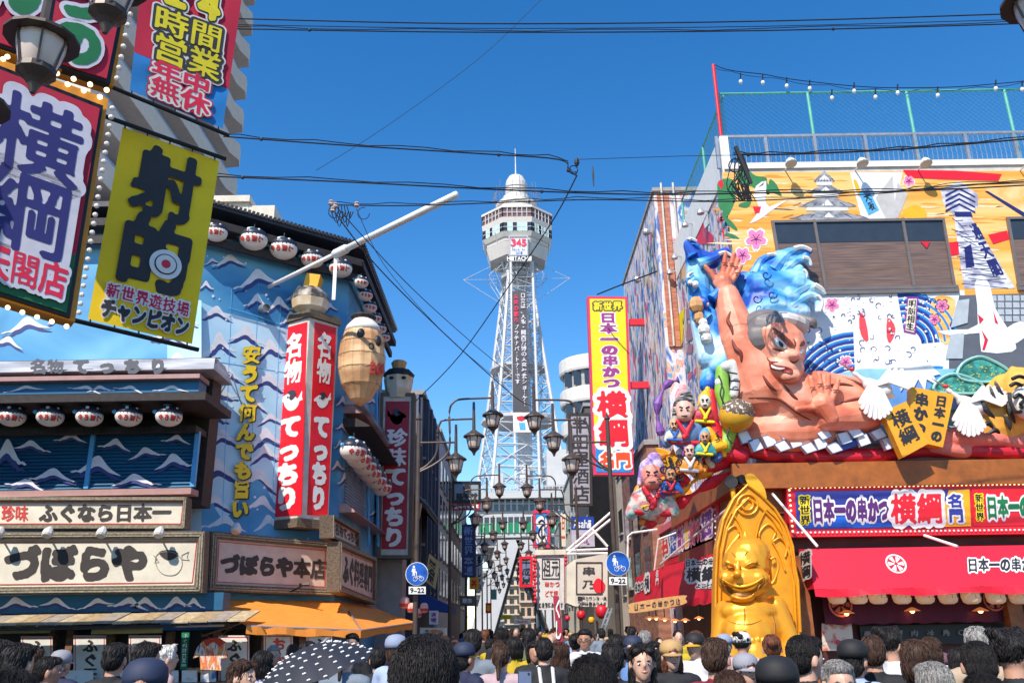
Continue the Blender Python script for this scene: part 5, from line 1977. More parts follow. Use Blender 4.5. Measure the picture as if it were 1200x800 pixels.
big_hand(t,(964,474),(974,490),1.25,[[(955,464),(952,454),(950,443)],[(962,462),(961,450),(960,438)],[(969,463),(970,452),(971,440)],[(975,467),(979,457),(982,446)]],[(955,478),(944,478),(934,479)], R_(11), R_(3.5))
# blue wave sculptures
WV = rampmat('wave_sculpture_blue',[(.38,(.01, .08, .46)),(.46,(.03, .26, .70)),(.54,(.20, .52, .80)),(.64,(.62, .80, .90))],(.55, .55, .9), detail=3, distort=.8, rough=.45)
def wavesc(label, limbs, vox=.05):
 t = thing('wave_sculpture', label, 'sculpture')
 b = MB()
 for (x0, y0, r0, x1, y1, r1, d) in limbs:
  p, q = F_(x0, y0, d), F_(x1, y1, d)
  b.limb(p, q, R_(r0 if r0 > 8 else r0 + 1.2), R_(r1 if r1 > 8 else r1 + 1.2))
 part('wave_body', baked(b, .035,1, .3, shade=False), WV, t)
 return t
t = wavesc('big clawed blue wave sculpture rising behind the wrestler head',[
 (880,395,24,895,340,24, .25),(890,340,24,930,330,18, .3),(895,325,18,915,306,12, .3),(915,306,13,937,293,5, .4),(937,293,5,949,294,2.2, .5),(925,308,9,944,300,4, .45),(944,300,4,947,308,2, .5),
 (918,315,10,936,316,5, .45),(936,316,5,940,324,2, .5),(930,335,16,950,338,7, .4),(950,338,7,960,342,3, .5),(945,344,7,960,354,4, .45),(960,354,4,958,364,2, .5),(920,350,20,935,366,14, .3),
 (900,360,26,920,372,18, .3),(870,370,14,876,410,14, .3),(872,330,12,880,350,16, .3)])
def claw(t, pts, r0, d=.55):
 b = MB()
 P = [F_(x, y, d) for x, y in sm(pts,4, False)]
 n = len(P)
 b.tube(P,[R_(r0) * (1 - .85 * i / (n - 1)) for i in range(n)],9)
 part('claw', b, WV, t)
 b = MB()
 b.tube([P[i] + V((0,-R_(r0) * (1 - .85 * i / (n - 1)), .02)) for i in range(n // 2, n)],[R_(r0) * .35 * (1 - .6 * i / n) for i in range(n - n // 2)],6)
 part('foam_tip', b, WHITE, t)
for pts, r0 in (([(905,318),(920,300),(937,292),(950,295)],9),([(915,322),(932,306),(946,305),(950,312)],7),([(918,330),(934,318),(944,322),(942,331)],7),([(922,350),(944,336),(960,340),(966,346)],9),([(925,360),(948,346),(962,354),(960,366)],7),([(885,322),(892,306),(904,300),(914,303)],7)):
 claw(t, pts, r0)
b = MB()
for cx, cy in ((887,350),(893,372),(898,322),(905,345),(888,392)):
 b.tube([PY(RY - .98).at(cx + r * math.cos(a), cy + r * math.sin(a)) for a, r in [(k * .6,6 - k * .45) for k in range(11)]], .018,4)
part('swirl_line', b, NAVY, t)
t = wavesc('left-hand blue wave sculpture climbing the corner beside the raised arm',[
 (830,420,12,822,380,12, .5),(822,380,12,818,330,13, .5),(818,330,13,812,292,8, .5),(812,292,8,806,286,4, .5),(815,300,8,835,306,8, .45),(832,306,8,850,296,5, .4),(835,330,10,850,330,9, .3),(826,360,12,832,340,8, .4),
 (813,330,5,809,332,4, .7),(825,355,5,820,350,3, .9),(838,400,10,832,370,9, .6),(842,430,11,836,395,8, .6),(850,440,9,846,400,7, .7),(832,450,12,838,420,10, .4)])
for pts, r0 in (([(812,300),(806,288),(808,282),(816,284)],7),([(818,310),(834,304),(848,298),(858,302)],7),([(816,340),(808,332),(806,324),(812,320)],5),([(830,372),(818,362),(812,366)],6),([(834,350),(846,338),(854,346)],6)):
 claw(t, pts, r0, .8)
b = MB()
for x, y, r in ((815,333,4),(809,331,3),(828,356,3),(825,386,7),(828,396,6),(824,378,5),(843,448,5)):
 b.ell(F_(x, y, .95), R_(r), None,8,6)
part('foam_ball', b, WHITE, t)
t = thing('tan_knot', 'tan faceted wooden knot shape on the corner wave sculpture', 'ornament')
b = MB(); b.ell(F_(816,357, .9),(R_(9), .2, R_(10)), None,7,5); b.ell(F_(819,372, .85),(R_(6), .18, R_(8)), None,7,5)
part('knot', b, mat('tan_paint',(.62, .33, .14), .6), t)
# band under the figures
t = thing('robe_band', 'red and pink sculpted robe folds along the canopy edge', 'sculpture')
b = MB()
xs_ = [(862,524),(900,532),(960,535),(1020,534),(1080,527),(1140,528),(1200,530),(1260,530)]
for i in range(len(xs_) - 1):
 (x0, y0),(x1, y1) = xs_[i], xs_[i + 1]
 b.limb(F_(x0, y0, .55), F_(x1, y1, .55), R_(8), R_(8))
part('red_fold', baked(b, .06,2, .3, shade=False), RED, t)
b = MB()
b.limb(F_(1060,520, .6), F_(1120,512, .6), R_(9), R_(10)); b.limb(F_(1120,512, .65), F_(1170,514, .65), R_(11), R_(9)); b.limb(F_(1165,514, .6), F_(1230,522, .6), R_(9), R_(10)); b.limb(F_(1090,524, .6), F_(1130,528, .6), R_(8), R_(8))
part('pink_fold', baked(b, .05,2, .3, shade=False), mat('coral_paint',(.78, .20, .15), .5), t)
b = MB()
b.limb(F_(980,526, .75), F_(1002,518, .75), R_(4), R_(5)); b.limb(F_(1025,505, .7), F_(1052,520, .7), R_(5), R_(4))
part('blue_fold', b, BLUE, t)
# white folded paper blocks of the rope apron
t = thing('paper_streamer', 'row of white folded paper blocks hanging across the wrestler waist', 'ornament')
BL = [(873,512,0),(886,521,0),(902,516,0),(917,522,1),(932,517,0),(948,524,1),(962,519,0),(978,524,1),(990,513,0),(1003,506,1),(1012,515,0),(1030,508,1),(1042,519,0),(966,508,1),(920,508,1),(944,509,0)]
for i,(x, y, k) in enumerate(BL):
 b = MB()
 q = [(x - 9, y - 5),(x + 3, y - 8),(x + 9, y + 4),(x - 3, y + 8)] if not k else [(x - 10, y - 2),(x + 2, y - 7),(x + 10, y + 3),(x - 2, y + 7)]
 slab(b, PY(RY - .95 - .05 * k), q,0, .16)
 part('paper_block', b, mat('paper_block_white',(.74, .76, .82), .5), t)
 b = MB()
 P = [PY(RY - .955 - .05 * k).at(*p) for p in q]
 for a_, c_ in zip(P, P[1:] + P[:1]):
  b.beam(a_, c_, .012)
 part('edge_line', b, mat('blue_grey_line',(.12, .15, .3), .6), t)
# plaques
PLQ = mat('amber_board',(.78, .36, .015), .5, noise=.08)
def plaque(label, plane, q, lines, dep=.25):
 t = thing('wooden_plaque', label, 'plaque', 'amber plaques among the sculptures')
 b = MB(); slab(b, plane, q,0, dep)
 part('board', b, PLQ, t)
 for txt_, qq in lines:
  sgn_text(t, plane, qq, txt_, INKB, .06,36, 'v', lift=.012)
 return t
plaque('amber plaque with two big black kanji tilted left, in front of the other', PY(RY - 1.35),[(1034,482),(1062,470),(1089,519),(1058,536)],[('横綱',[(1040,485),(1061,476),(1080,514),(1059,524)])])
plaque('amber plaque with two columns of brush characters, behind the tilted one', PY(RY - 1.2),[(1068,453),(1118,462),(1105,524),(1066,515)],[('日本一の',[(1097,462),(1111,464),(1103,519),(1090,516)]),('串かつ',[(1072,458),(1090,461),(1084,512),(1068,508)])])
plaque('amber plaque with black characters leaning on the side cluster facing the street', Plane((5.3,24,0),(-1,-.55,0)),[(768,524),(789,532),(803,578),(786,572)],[('日本一',[(773,530),(780,533),(790,570),(784,567)]),('串かつ',[(781,533),(788,535),(798,573),(791,571)])])
# mountain
t = thing('mountain_relief', 'snow-capped blue mountain relief between the wrestler and the pine', 'sculpture')
b = MB(); slab(b, FR,[(1010,478),(1030,448),(1052,424),(1084,424),(1100,438),(1140,466),(1150,480)], .3, .28)
part('slope', b, mat('mountain_blue',(.12, .30, .66), .5), t)
b = MB(); slab(b, FR,[(1040,437),(1052,422),(1085,422),(1102,438),(1094,440),(1100,452),(1086,444),(1084,458),(1076,444),(1070,456),(1066,443),(1056,458),(1056,444),(1046,448)], .34, .1)
part('snow_cap', b, WHITE, t)
b = MB(); slab(b, FR,[(940,446),(1010,432),(1130,432),(1260,440),(1260,520),(940,520)], .06, .05)
part('sky_board', b, mat('aqua_board',(.25, .52, .66), .5), t)
# pine boughs
t = thing('pine_relief', 'teal pine bough relief above the right-hand crane', 'sculpture')
PN = rampmat('pine_teal',[(.4,(.01, .13, .11)),(.6,(.05, .34, .30))],(5,5,5))
for pts in ([(1122,440),(1128,426),(1146,418),(1162,422),(1182,434),(1182,444),(1160,447),(1136,446)],[(1094,456),(1102,444),(1118,438),(1140,444),(1152,452),(1146,460),(1112,460)]):
 b = MB(); slab(b, FR, pts, .62, .3,3)
 o = part('bough', b, PN, t)
 b = MB()
 P = [FR.at(x, y, .64) for x, y in sm(pts,3)]
 b.tube(P + P[:1], .04,5)
 part('bough_edge', b, mat('pale_teal',(.25, .55, .52), .5), o)
 b = MB()
 cx = sum(p[0] for p in pts) / len(pts); cy = sum(p[1] for p in pts) / len(pts)
 for k in range(26):
  x, y = cx + rnd.uniform(-20,20), cy + rnd.uniform(-8,8)
  b.ell(FR.at(x, y, .62),(.03, .03, .025), None,5,4)
 part('needle_tuft', b, mat('needle_gold',(.35, .40, .12), .6), o, stuff=True)
# cranes
def crane(label, cx, cy, s, fl, d):
 t = thing('crane_relief', label, 'sculpture', 'white crane sculptures')
 P = lambda x, y, o=0: FR.at(cx + fl * x * s, cy + y * s, d + o)
 WC = mat('crane_white',(.78, .75, .74), .55)
 b = MB(); b.limb(P(-4,0), P(14,8), .16, .22); b.limb(P(14,8), P(24,14), .2, .08); b.limb(P(-4,0), P(-20,-12), .1, .05); b.limb(P(-20,-12), P(-26,-17), .07, .04)
 part('crane_body', baked(b, .03,2, None), WC, t)
 b = MB(); b.lathe(P(-27,-18),[(.04,0),(.005, .35)],6, axis=P(-36,-24) - P(-27,-18))
 part('beak', b, mat('beak_grey',(.2, .17, .15), .5), t)
 b = MB(); b.ell(P(-25,-18.5, .03),(.07, .06, .05), None,8,6)
 part('red_crown', b, RED, t)
 for w_,(ax, ay, bx, by, n_, L, sp) in enumerate(((-2,-2,12,6,9,40,(118,66)),(4,2,20,-4,9,38,(-48,18)))):
  for k in range(n_):
   u = k / (n_ - 1)
   a = rad(sp[0] + (sp[1] - sp[0]) * u)
   x0, y0 = ax + (bx - ax) * u, ay + (by - ay) * u
   x1, y1 = x0 + math.cos(a) * L * (.7 + .3 * math.sin(PI * u)), y0 + math.sin(a) * L * (.7 + .3 * math.sin(PI * u))
   q = MB()
   nx, ny = -math.sin(a) * 2.4, math.cos(a) * 2.4
   pts = [(x0 - nx * .6, y0 - ny * .6),(x1 - nx, y1 - ny),(x1 + math.cos(a) * 2, y1 + math.sin(a) * 2),(x1 + nx, y1 + ny),(x0 + nx * .6, y0 + ny * .6)]
   q.prism([P(x, y, .22 + .012 * k) for x, y in pts], V((0, .05,0)))
   part('feather', q, WC, t)
crane('white crane sculpture with spread wing beside the wrestler arm',1022,450, .95,1,1.15)
crane('white crane sculpture with spread wings in front of the tiger',1132,470, .95,1, .85)
# tiger
t = thing('tiger_figure', 'orange striped tiger sculpture with white muzzle at the right edge of the canopy', 'sculpture')
b = MB()
b.ell(F_(1170,488, .5),(R_(30), .5, R_(32))); b.ell(F_(1150,500, .5),(R_(24), .4, R_(22))); b.ell(F_(1215,490, .5),(R_(40), .5, R_(30)))
b.ell(F_(1200,460, .95),(R_(24), .45, R_(28))); b.ell(F_(1188,438, .95),(R_(6), .12, R_(9))); b.limb(F_(1160,470, .5), F_(1178,455, .7), R_(14), R_(16))
part('tiger_body', baked(b, .05,4, .3, shade=False), mat('tiger_orange',(.82, .40, .06), .55), t)
b = MB(); b.ell(F_(1203,472,1.3),(R_(16), .25, R_(18))); b.ell(F_(1190,440,1.1),(R_(3.5), .06, R_(5)))
part('white_muzzle', b, mat('muzzle_white',(.78, .72, .62), .5), t)
b = MB()
for pts in ([(1160,452),(1164,465),(1172,476)],[(1150,466),(1156,480),(1166,490)],[(1166,446),(1171,458),(1178,466)],[(1150,500),(1158,496),(1164,502)],[(1158,508),(1166,504),(1172,508)],[(1180,470),(1184,484),(1190,496)],[(1176,485),(1182,495),(1184,504)]):
 P = [PY(RY - 1.08).at(x, y) for x, y in sm(pts,3, False)]
 n = len(P)
 b.tube(P,[.07 * (.2 + .8 * math.sin(PI * i / (n - 1))) for i in range(n)],5)
for pts in ([(1184,452),(1190,449),(1198,452)],[(1183,460),(1184,470),(1190,482),(1197,482)],[(1188,466),(1194,462),(1200,468),(1196,474),(1199,478)],[(1186,444),(1194,441),(1202,443)]):
 b.tube([PY(RY - 1.5).at(x, y) for x, y in sm(pts,3, False)], .05,5)
part('stripe', b, BLACK, t)
# corner cluster: folk figures and treasures over the side canopy
def blob(label, name, cat, pieces, vox=.04, grp=None):
 """pieces: {part name: (material,[(x0,y0,r0,x1,y1,r1,d)...])}"""
 t = thing(name, label, cat, grp)
 for pn,(mm, ls) in pieces.items():
  b = MB()
  for (x0, y0, r0, x1, y1, r1, d) in ls:
   b.limb(F_(x0, y0, d), F_(x1, y1, d), R_(r0), R_(r1))
  part(pn, baked(b, vox,2, .35, shade=False), mm, t)
 return t
t = blob('green and white coiled serpent sculpture at the building corner', 'serpent_sculpture', 'sculpture', {
 'green_body': (mat('serpent_green',(.25, .50, .06), .5),[(846,434,7,846,460,8, .9),(846,460,8,852,480,8, .9),(852,480,8,855,505,8, .9),(855,505,8,848,525,8, .85)]),
 'white_belly': (mat('serpent_white',(.66, .66, .64), .5),[(850,430,6,858,427,6,1.0),(858,427,6,862,445,5,1.0),(862,445,5,860,462,5,1.0)])})
b = MB()
for pts in ([(842,440),(846,450),(844,462),(850,476)],[(848,486),(856,496),(852,510),(858,520)],[(852,436),(864,438)],[(856,446),(867,447)],[(855,456),(866,457)]):
 b.tube([PY(RY - 1.22).at(x, y) for x, y in sm(pts,3, False)], .022,5)
part('scale_line', b, INKB, t)
t = blob('red and yellow flame-edged cloak wrapped round the corner under the serpent', 'flame_cloak', 'sculpture', {
 'red_cloth': (RED,[(833,460,5,836,500,7, .8),(836,500,8,846,528,9, .8),(846,530,9,868,534,9, .7),(860,518,8,868,505,6, .7),(828,548,8,850,540,8, .5)]),
 'yellow_edge': (ORYEL,[(829,455,3,832,490,4, .85),(830,505,5,842,520,5,1.0),(832,525,6,848,522,5,1.0)])})
t = thing('treasure_ball', 'gold and dark brown ball held at the corner below the wrestler arm', 'sculpture')
c = F_(863,487,1.15)
b = MB(); b.ell(c,(R_(18), R_(18), R_(17)), None,18,12)
part('gold_base', b, mat('gold_brown_paint',(.68, .36, .02), .5), t, smooth=True)
b = MB(); b.ell(c + V((.02,-.03, .06)),(R_(17.8), R_(17.6), R_(15)), None,18,12)
part('dark_top', b, rampmat('speckled_brown',[(.55,(.13, .08, .05)),(.62,(.7, .66, .6))],(14,14,14)), t, smooth=True)
def figure(label, cx, cy, s, skin, hair, robe, trim, d, pl_x=None):
 t = thing('folk_figure', label, 'sculpture', GW)
 P = (lambda x, y, o=0: FR.at(cx + x * s, cy + y * s, d + o)) if pl_x is None else (lambda x, y, o=0: Plane((pl_x,0,0),(-1,0,0)).at(cx + x * s, cy + y * s,-o + .0))
 u = R_(s)
 b = MB(); b.ell(P(0,0),(u * 9, u * 8, u * 11)); b.ell(P(-1,2, .3 * s),(u * 2, u * 2, u * 2)); b.ell(P(0,6, .2 * s),(u * 7, u * 6, u * 6)); b.ell(P(-9,0),(u * 2, u * 2, u * 4)); b.ell(P(9,0),(u * 2, u * 2, u * 4))
 part('head', baked(b, .03,2, .5, shade=False), skin, t)
 b = MB(); b.ell(P(0,-6,-.05),(u * 10, u * 8, u * 8)); b.ell(P(2,-14,-.05),(u * 6, u * 5, u * 5)); b.limb(P(-8,-6), P(-11,8), u * 3, u * 2)
 part('hair', baked(b, .035,2, .5, shade=False), hair, t)
 b = MB(); b.ell(P(0,24),(u * 15, u * 9, u * 14)); b.limb(P(-12,20), P(-18,34), u * 6, u * 5); b.limb(P(12,20), P(19,32), u * 6, u * 5)
 part('robe', baked(b, .045,2, .4, shade=False), robe, t)
 b = MB(); b.limb(P(-7,12, .2 * s), P(2,26, .24 * s), u * 2, u * 2.4); b.limb(P(8,12, .2 * s), P(0,28, .24 * s), u * 2, u * 2.4); b.limb(P(-14,32, .1), P(14,34, .12), u * 2.4, u * 2.4)
 part('sash', b, trim, t)
 b = MB()
 for sx in (-1,1):
  b.beam(P(sx * 5,-3, .32 * s), P(sx * 1.6,-1.5, .36 * s), .03, .05); b.ell(P(sx * 3.4,0, .33 * s),(u * 1.1, .02, u * .7), None,8,6)
 b.beam(P(-3,6.5, .36 * s), P(3,6, .36 * s), .03)
 part('face_lines', b, INKB, t)
PSK = mat('figure_pale_skin',(.76, .42, .32), .5)
figure('kabuki-style folk figure with black striped hair and red headband on the side canopy',802,480,1.15, PSK, rampmat('striped_hair',[(.5,(.02, .02, .022)),(.58,(.45, .42, .4))],(3,3,22), kind='noise'), mat('robe_slate_blue',(.12, .20, .38), .5), RED, .95)
figure('small folk figure with grey hood and child-like face between the others',790,497, .55, mat('figure_gold_skin',(.72, .40, .18), .5), mat('hood_grey',(.36, .33, .30), .6), mat('robe_cream',(.7, .6, .42), .5), BLUE,1.1)
figure('teal-robed small figure beneath the dark-haired figure',826,512, .6, mat('figure_tan_skin',(.55, .26, .12), .5), SKYB, mat('robe_teal',(.05, .34, .36), .5), YEL,1.1)
figure('laughing round-faced folk figure with purple cap at the street end of the side canopy',764,556,1.35, mat('figure_rosy_skin',(.78, .27, .20), .5), rampmat('purple_cap',[(.45,(.26, .14, .42)),(.6,(.62, .5, .6))],(4,4,4)), rampmat('robe_print',[(.35,(.06, .32, .30)),(.5,(.66, .56, .5)),(.65,(.60, .12, .12))],(4,4,4)), RED, .7)
CLT = [('crimson_ribbon', RED),('gold_ribbon', ORYEL),('violet_ribbon', mat('violet_paint',(.22, .08, .34), .5)),('teal_ribbon', mat('teal_paint',(.03, .32, .30), .5)),('cream_ribbon', mat('cream_paint',(.74, .66, .5), .5)),('orange_ribbon', mat('orange_paint',(.84, .26, .02), .5)),('blue_ribbon', mat('ribbon_blue',(.06, .16, .50), .5)),('white_ribbon', WHITE)]
figure('white-faced folk figure with gold crown between serpent and dark-haired figure',826,470, .72, mat('figure_white_skin',(.72, .62, .56), .5), ORYEL, mat('robe_crimson',(.45, .02, .05), .5), YEL, .9)
figure('purple-hatted folk figure with orange robe below the dark-haired figure',808,528, .7, PSK, mat('hat_violet',(.24, .06, .34), .5), mat('robe_orange',(.80, .28, .03), .5), WHITE,1.05)
figure('blue-robed folk figure holding treasure next to the round-faced one',786,556, .62, mat('figure_tan_skin',(.55, .26, .12), .5), INKB, BLUE, RED,1.0)
for i,(pts, mm_) in enumerate((([(756,616),(790,594),(826,570),(868,546)], RED),([(760,600),(790,580),(824,556),(850,540)], ORYEL),([(748,580),(752,556),(768,538),(790,530)], mat('orange_paint',(.84, .26, .02), .5)),([(775,510),(770,480),(780,452),(795,445)], mat('violet_paint',(.22, .08, .34), .5)),([(822,500),(830,480),(826,452),(836,440)], mat('teal_paint',(.03, .32, .30), .5)))):
 tt = thing('cloth_sash',['long red sash running under the side sculptures', 'yellow sash above the red one on the side canopy', 'orange arched rim over the round-faced figure', 'violet streamer left of the dark-haired figure', 'teal streamer beside the flame-edged cloak'][i], 'sculpture')
 b = MB(); P = [F_(x, y, .5) for x, y in sm(pts,5, False)]; n = len(P)
 b.tube(P,[R_(6.5 - i * .5) * (.6 + .4 * math.sin(i_ * 1.3)) for i_ in range(n)],8)
 part('sash_fold', b, mm_, tt)
t = thing('treasure_heap', 'heap of colourful ribbons, boxes and treasures along the side canopy', 'sculpture')
for k,(nm, mm) in enumerate(CLT):
 for j in range(10):
  u = rnd.random()
  x = 756 + 92 * u
  yb = 604 - 68 * u
  y = yb - rnd.uniform(4,44 * (1 - abs(u - .5)))
  a = rnd.uniform(0, PI); L = rnd.uniform(5,12)
  b = MB()
  dd = .55 + rnd.uniform(0, .35)
  pts = [(x - L * math.cos(a), y - L * math.sin(a) * .8),(x, y + rnd.uniform(-4,4)),(x + L * math.cos(a), y + L * math.sin(a) * .8)]
  PP = [F_(p[0], p[1], dd) for p in sm(pts,3, False)]
  n = len(PP)
  b.tube(PP,[R_(4.6) * (.35 + .65 * math.sin(PI * (i + .5) / n)) for i in range(n)],7)
  part(nm, b, mm, t)
b = MB()
for k in range(40):
 u = rnd.random(); x = 756 + 92 * u; y = 600 - 68 * u - rnd.uniform(2,40)
 b.tube([F_(x + r * math.cos(a), y + r * math.sin(a),1.15) for a, r in [(j * .7 + k,5 - j * .5) for j in range(6)]], .014,4)
part('ink_line', b, INKB, t, stuff=True)
t = blob('pink smiling cloud-shaped base under the round-faced figure at the canopy end', 'cloud_base', 'sculpture', {
 'cloud_body': (mat('cloud_pink',(.76, .30, .26), .5),[(756,600,8,772,604,9, .5),(772,596,9,784,590,8, .5),(764,586,6,776,582,6, .5)]),
 'orange_rim': (mat('orange_paint',(.84, .26, .02), .5),[(752,612,4,790,596,4, .5)])})
# dark spotlight on the fascia and yellow prop
t = thing('floodlight', 'black twin floodlight on a yellow stem above the golden arch', 'floodlight')
b = MB(); c = PY(21).at(858,565); b.lathe(c,[(.06,-.2),(.14,-.1),(.16, .12)],10, axis=V((-.4,-1,0))); b.lathe(c + V((.2,0, .06)),[(.05,-.15),(.1,-.1),(.12, .1)],10, axis=V((.5,-1,0)))
part('lamp_head', b, BLACK, t)
b = MB(); b.tube([c, c - V((0,0, .55))], .06,8)
part('stem', b, ORYEL, t)
t = thing('yellow_horn', 'yellow curved horn ornament standing behind the top of the golden arch', 'ornament')
b = MB(); slab(b, PY(20.9),[(874,556),(884,556),(896,572),(898,586),(890,580),(876,566)],0, .15,3)
part('horn', b, ORYEL, t)
# ================================================================== golden statue
GOLD = bpy.data.materials.new('gold_leaf')
GOLD.use_nodes = True
gb = GOLD.node_tree.nodes['Principled BSDF']
gb.inputs['Base Color'].default_value = (.90, .385, .025,1)
gb.inputs['Metallic'].default_value = .4
gb.inputs['Roughness'].default_value = .38
GOLDM = mat('gold_paint_matt',(.84, .35, .010), .45, .25, noise=.14, scale=2.5, bump=.15)
st = thing('golden_statue', 'golden laughing seated statue with big ears and bare belly beside the red awning', 'statue')
SY = 19.2
G_ = lambda x, y, o=0: PY(SY - o).at(x, y)
GM = (G_(880,700) - G_(881,700)).length
def gr(p): return p * GM
b = MB()
hc = G_(874,662)
b.ell(hc,(gr(28), gr(26), gr(27)))
b.ell(G_(872,681, .1),(gr(31), gr(25), gr(21)))
b.ell(G_(878,650,-.05),(gr(25), gr(25), gr(22)))
b.ell(G_(852,677, .42),(gr(10), gr(8), gr(9))); b.ell(G_(890,677, .42),(gr(11), gr(8), gr(9)))      # cheeks
b.ell(G_(870,699, .30),(gr(15), gr(9), gr(7)))                 # chin
b.ell(G_(864,672, .62),(gr(5), gr(5), gr(4.5))); b.limb(G_(865,658, .5), G_(864,672, .56), gr(2.5), gr(3.5))    # nose
b.ell(G_(856,660, .45),(gr(8), gr(5), gr(3.2)), Matrix.Rotation(.45,3, 'Y')); b.ell(G_(880,660, .45),(gr(9), gr(5), gr(3.2)), Matrix.Rotation(-.35,3, 'Y'))
b.limb(G_(874,637, .0), G_(873,623, .0), gr(8), gr(2.0))
b.ell(G_(906,668, .0),(gr(5), gr(3), gr(17))); b.ell(G_(908,662, .0),(gr(4.5), gr(3), gr(11))); b.ell(G_(903,682, .0),(gr(3.5), gr(2.5), gr(5)))
b.limb(G_(846,668,-.1), G_(848,684,-.1), gr(3), gr(3))
hme = baked(b, .024,4, None)
gh = part('head', hme, GOLD, st)
b = MB()
# eye slits and brow furrows, mouth
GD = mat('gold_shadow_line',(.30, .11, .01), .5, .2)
bv = bvh_of(bpy.data.objects[len(bpy.data.objects) - 1]) if 0 else bvh_of(gh)
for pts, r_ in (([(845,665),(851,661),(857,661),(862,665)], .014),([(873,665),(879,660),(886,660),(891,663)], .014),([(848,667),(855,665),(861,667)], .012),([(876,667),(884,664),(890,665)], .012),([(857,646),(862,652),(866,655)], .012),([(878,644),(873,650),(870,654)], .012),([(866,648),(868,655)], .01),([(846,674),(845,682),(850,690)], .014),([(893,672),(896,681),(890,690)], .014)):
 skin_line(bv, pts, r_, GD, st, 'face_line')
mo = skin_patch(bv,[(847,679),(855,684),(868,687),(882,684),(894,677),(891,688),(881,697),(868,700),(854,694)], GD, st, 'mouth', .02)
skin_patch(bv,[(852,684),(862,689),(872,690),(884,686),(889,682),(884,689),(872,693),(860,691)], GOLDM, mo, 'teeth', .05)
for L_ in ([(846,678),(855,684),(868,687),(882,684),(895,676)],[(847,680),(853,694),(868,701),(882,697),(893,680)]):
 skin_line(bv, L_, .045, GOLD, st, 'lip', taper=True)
b = MB()
b.tube([G_(x, y, .17) for x, y in sm([(903,655),(909,653),(912,664),(908,678),(904,684)],4, False)], .03,6)
part('ear_rim', b, GOLD, st, smooth=True)
b = MB()   # torso, arms, belly
b.ell(G_(880,735,-.1),(gr(38), gr(26), gr(36)))
b.ell(G_(876,716, .05),(gr(34), gr(20), gr(16)))
b.ell(G_(878,742, .2),(gr(32), gr(22), gr(26)))
b.limb(G_(908,712,-.1), G_(925,752,-.05), gr(15), gr(13)); b.limb(G_(925,752,-.05), G_(922,795, .1), gr(13), gr(11))
b.limb(G_(850,716,-.1), G_(843,752,-.05), gr(13), gr(11)); b.limb(G_(843,752,-.05), G_(846,795, .1), gr(11), gr(10))
b.limb(G_(882,700,-.1), G_(882,712,-.1), gr(15), gr(18))
b.ell(G_(882,800, .2),(gr(44), gr(34), gr(26)))
gt = part('torso', baked(b, .03,8, None), GOLD, st)
bv2 = bvh_of(gt)
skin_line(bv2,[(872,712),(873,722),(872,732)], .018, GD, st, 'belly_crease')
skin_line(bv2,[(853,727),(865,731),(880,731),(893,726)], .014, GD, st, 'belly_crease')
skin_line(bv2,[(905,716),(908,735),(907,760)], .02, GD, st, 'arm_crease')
b = MB()    # feet: two soles side by side with toes
for sx,(cx, cy) in enumerate(((857,762),(888,764))):
 b.ell(G_(cx, cy + 10,1.15),(gr(14), gr(8), gr(22)))
 for k in range(5):
  a = -1 + k * .5
  b.ell(G_(cx + a * 13, cy - 15 + abs(a) * 3,1.15),(gr(3.2), gr(5), gr(5)))
part('foot_sole', baked(b, .022,2, None), GOLD, st)
b = MB()
b.box(G_(840,800).x, G_(935,800).x, SY - 1.5, SY + .8,0, .55)
part('plinth', b, GOLDM, st)
# arched back board
ab = thing('gothic_arch_board', 'tall golden pointed-arch back board with ring and tracery behind the statue', 'back board')
PB = PY(SY + .95)
arch = [(842,850),(838,760),(839,680),(841,640),(848,608),(860,584),(876,568),(892,580),(908,596),(921,616),(929,640),(935,680),(938,740),(942,850)]
b = MB(); slab(b, PB, arch,0, .42)
part('board', b, GOLDM, ab)
b = MB()
for off_, s_ in ((.0,1.0),(.0, .90)):
 cx0, cy0 = 888,720
 P = [PB.at(cx0 + (x - cx0) * s_, cy0 + (y - cy0) * s_, .04) for x, y in arch[1:-1]]
 b.tube(P, .03,6)
for cx, cy, r in ((876,591,12),(876,591,6.5)):
 b.tube([PB.at(cx + r * math.cos(k * PI / 12), cy + r * math.sin(k * PI / 12), .04) for k in range(25)], .028,6)
for pts in ([(857,600),(866,612),(872,626),(874,640)],[(898,596),(890,612),(886,628),(884,640)],[(848,636),(852,622),(862,616),(866,626),(860,634)],[(892,640),(890,624),(900,614),(909,622),(905,634),(914,630),(922,640),(920,652)],[(866,626),(858,636),(850,648)],[(905,634),(914,650),(920,668)],[(857,600),(850,616),(846,640)],[(898,596),(914,612),(924,640)]):
 b.tube([PB.at(x, y, .04) for x, y in sm(pts,4, False)], .022,6)
part('tracery', b, GOLDM, ab)
# ================================================================== lattice tower
TY = 172.0
TC = PY(TY)
tw = thing('lattice_tower', 'tall white steel lattice tower with flared octagonal observation deck at the end of the street', 'tower')
tcx = TC.at(605,300).x
def tz(y): return TC.at(606, y).z
def hw(y):   # half width of the shaft at a picture height
 pts = [(312,13),(330,15),(360,18),(420,25),(480,32),(540,39),(600,46)]
 for (a, wa),(c, wc) in zip(pts, pts[1:]):
  if y <= c:
   return (wa + (wc - wa) * (y - a) / (c - a)) * .186
 return 46 * .186
TROT = rad(14)
def corner(k, y, s=1.0):
 a = TROT + PI / 4 + k * PI / 2
 r = hw(y) * math.sqrt(2) * s * .93
 cx = TC.at(604 + (y - 205) * .016, y).x
 return V((cx + r * math.cos(a), TY + r * math.sin(a), tz(y)))
ys = [312,325,340,356,374,393,413,434,456,479,503,528,554,580]
for k in range(4):
 b = MB()
 for a, c in zip(ys, ys[1:]):
  b.tube([corner(k, a), corner(k, c)], .36,6)
 part('tower_leg', b, TWHITE, tw)
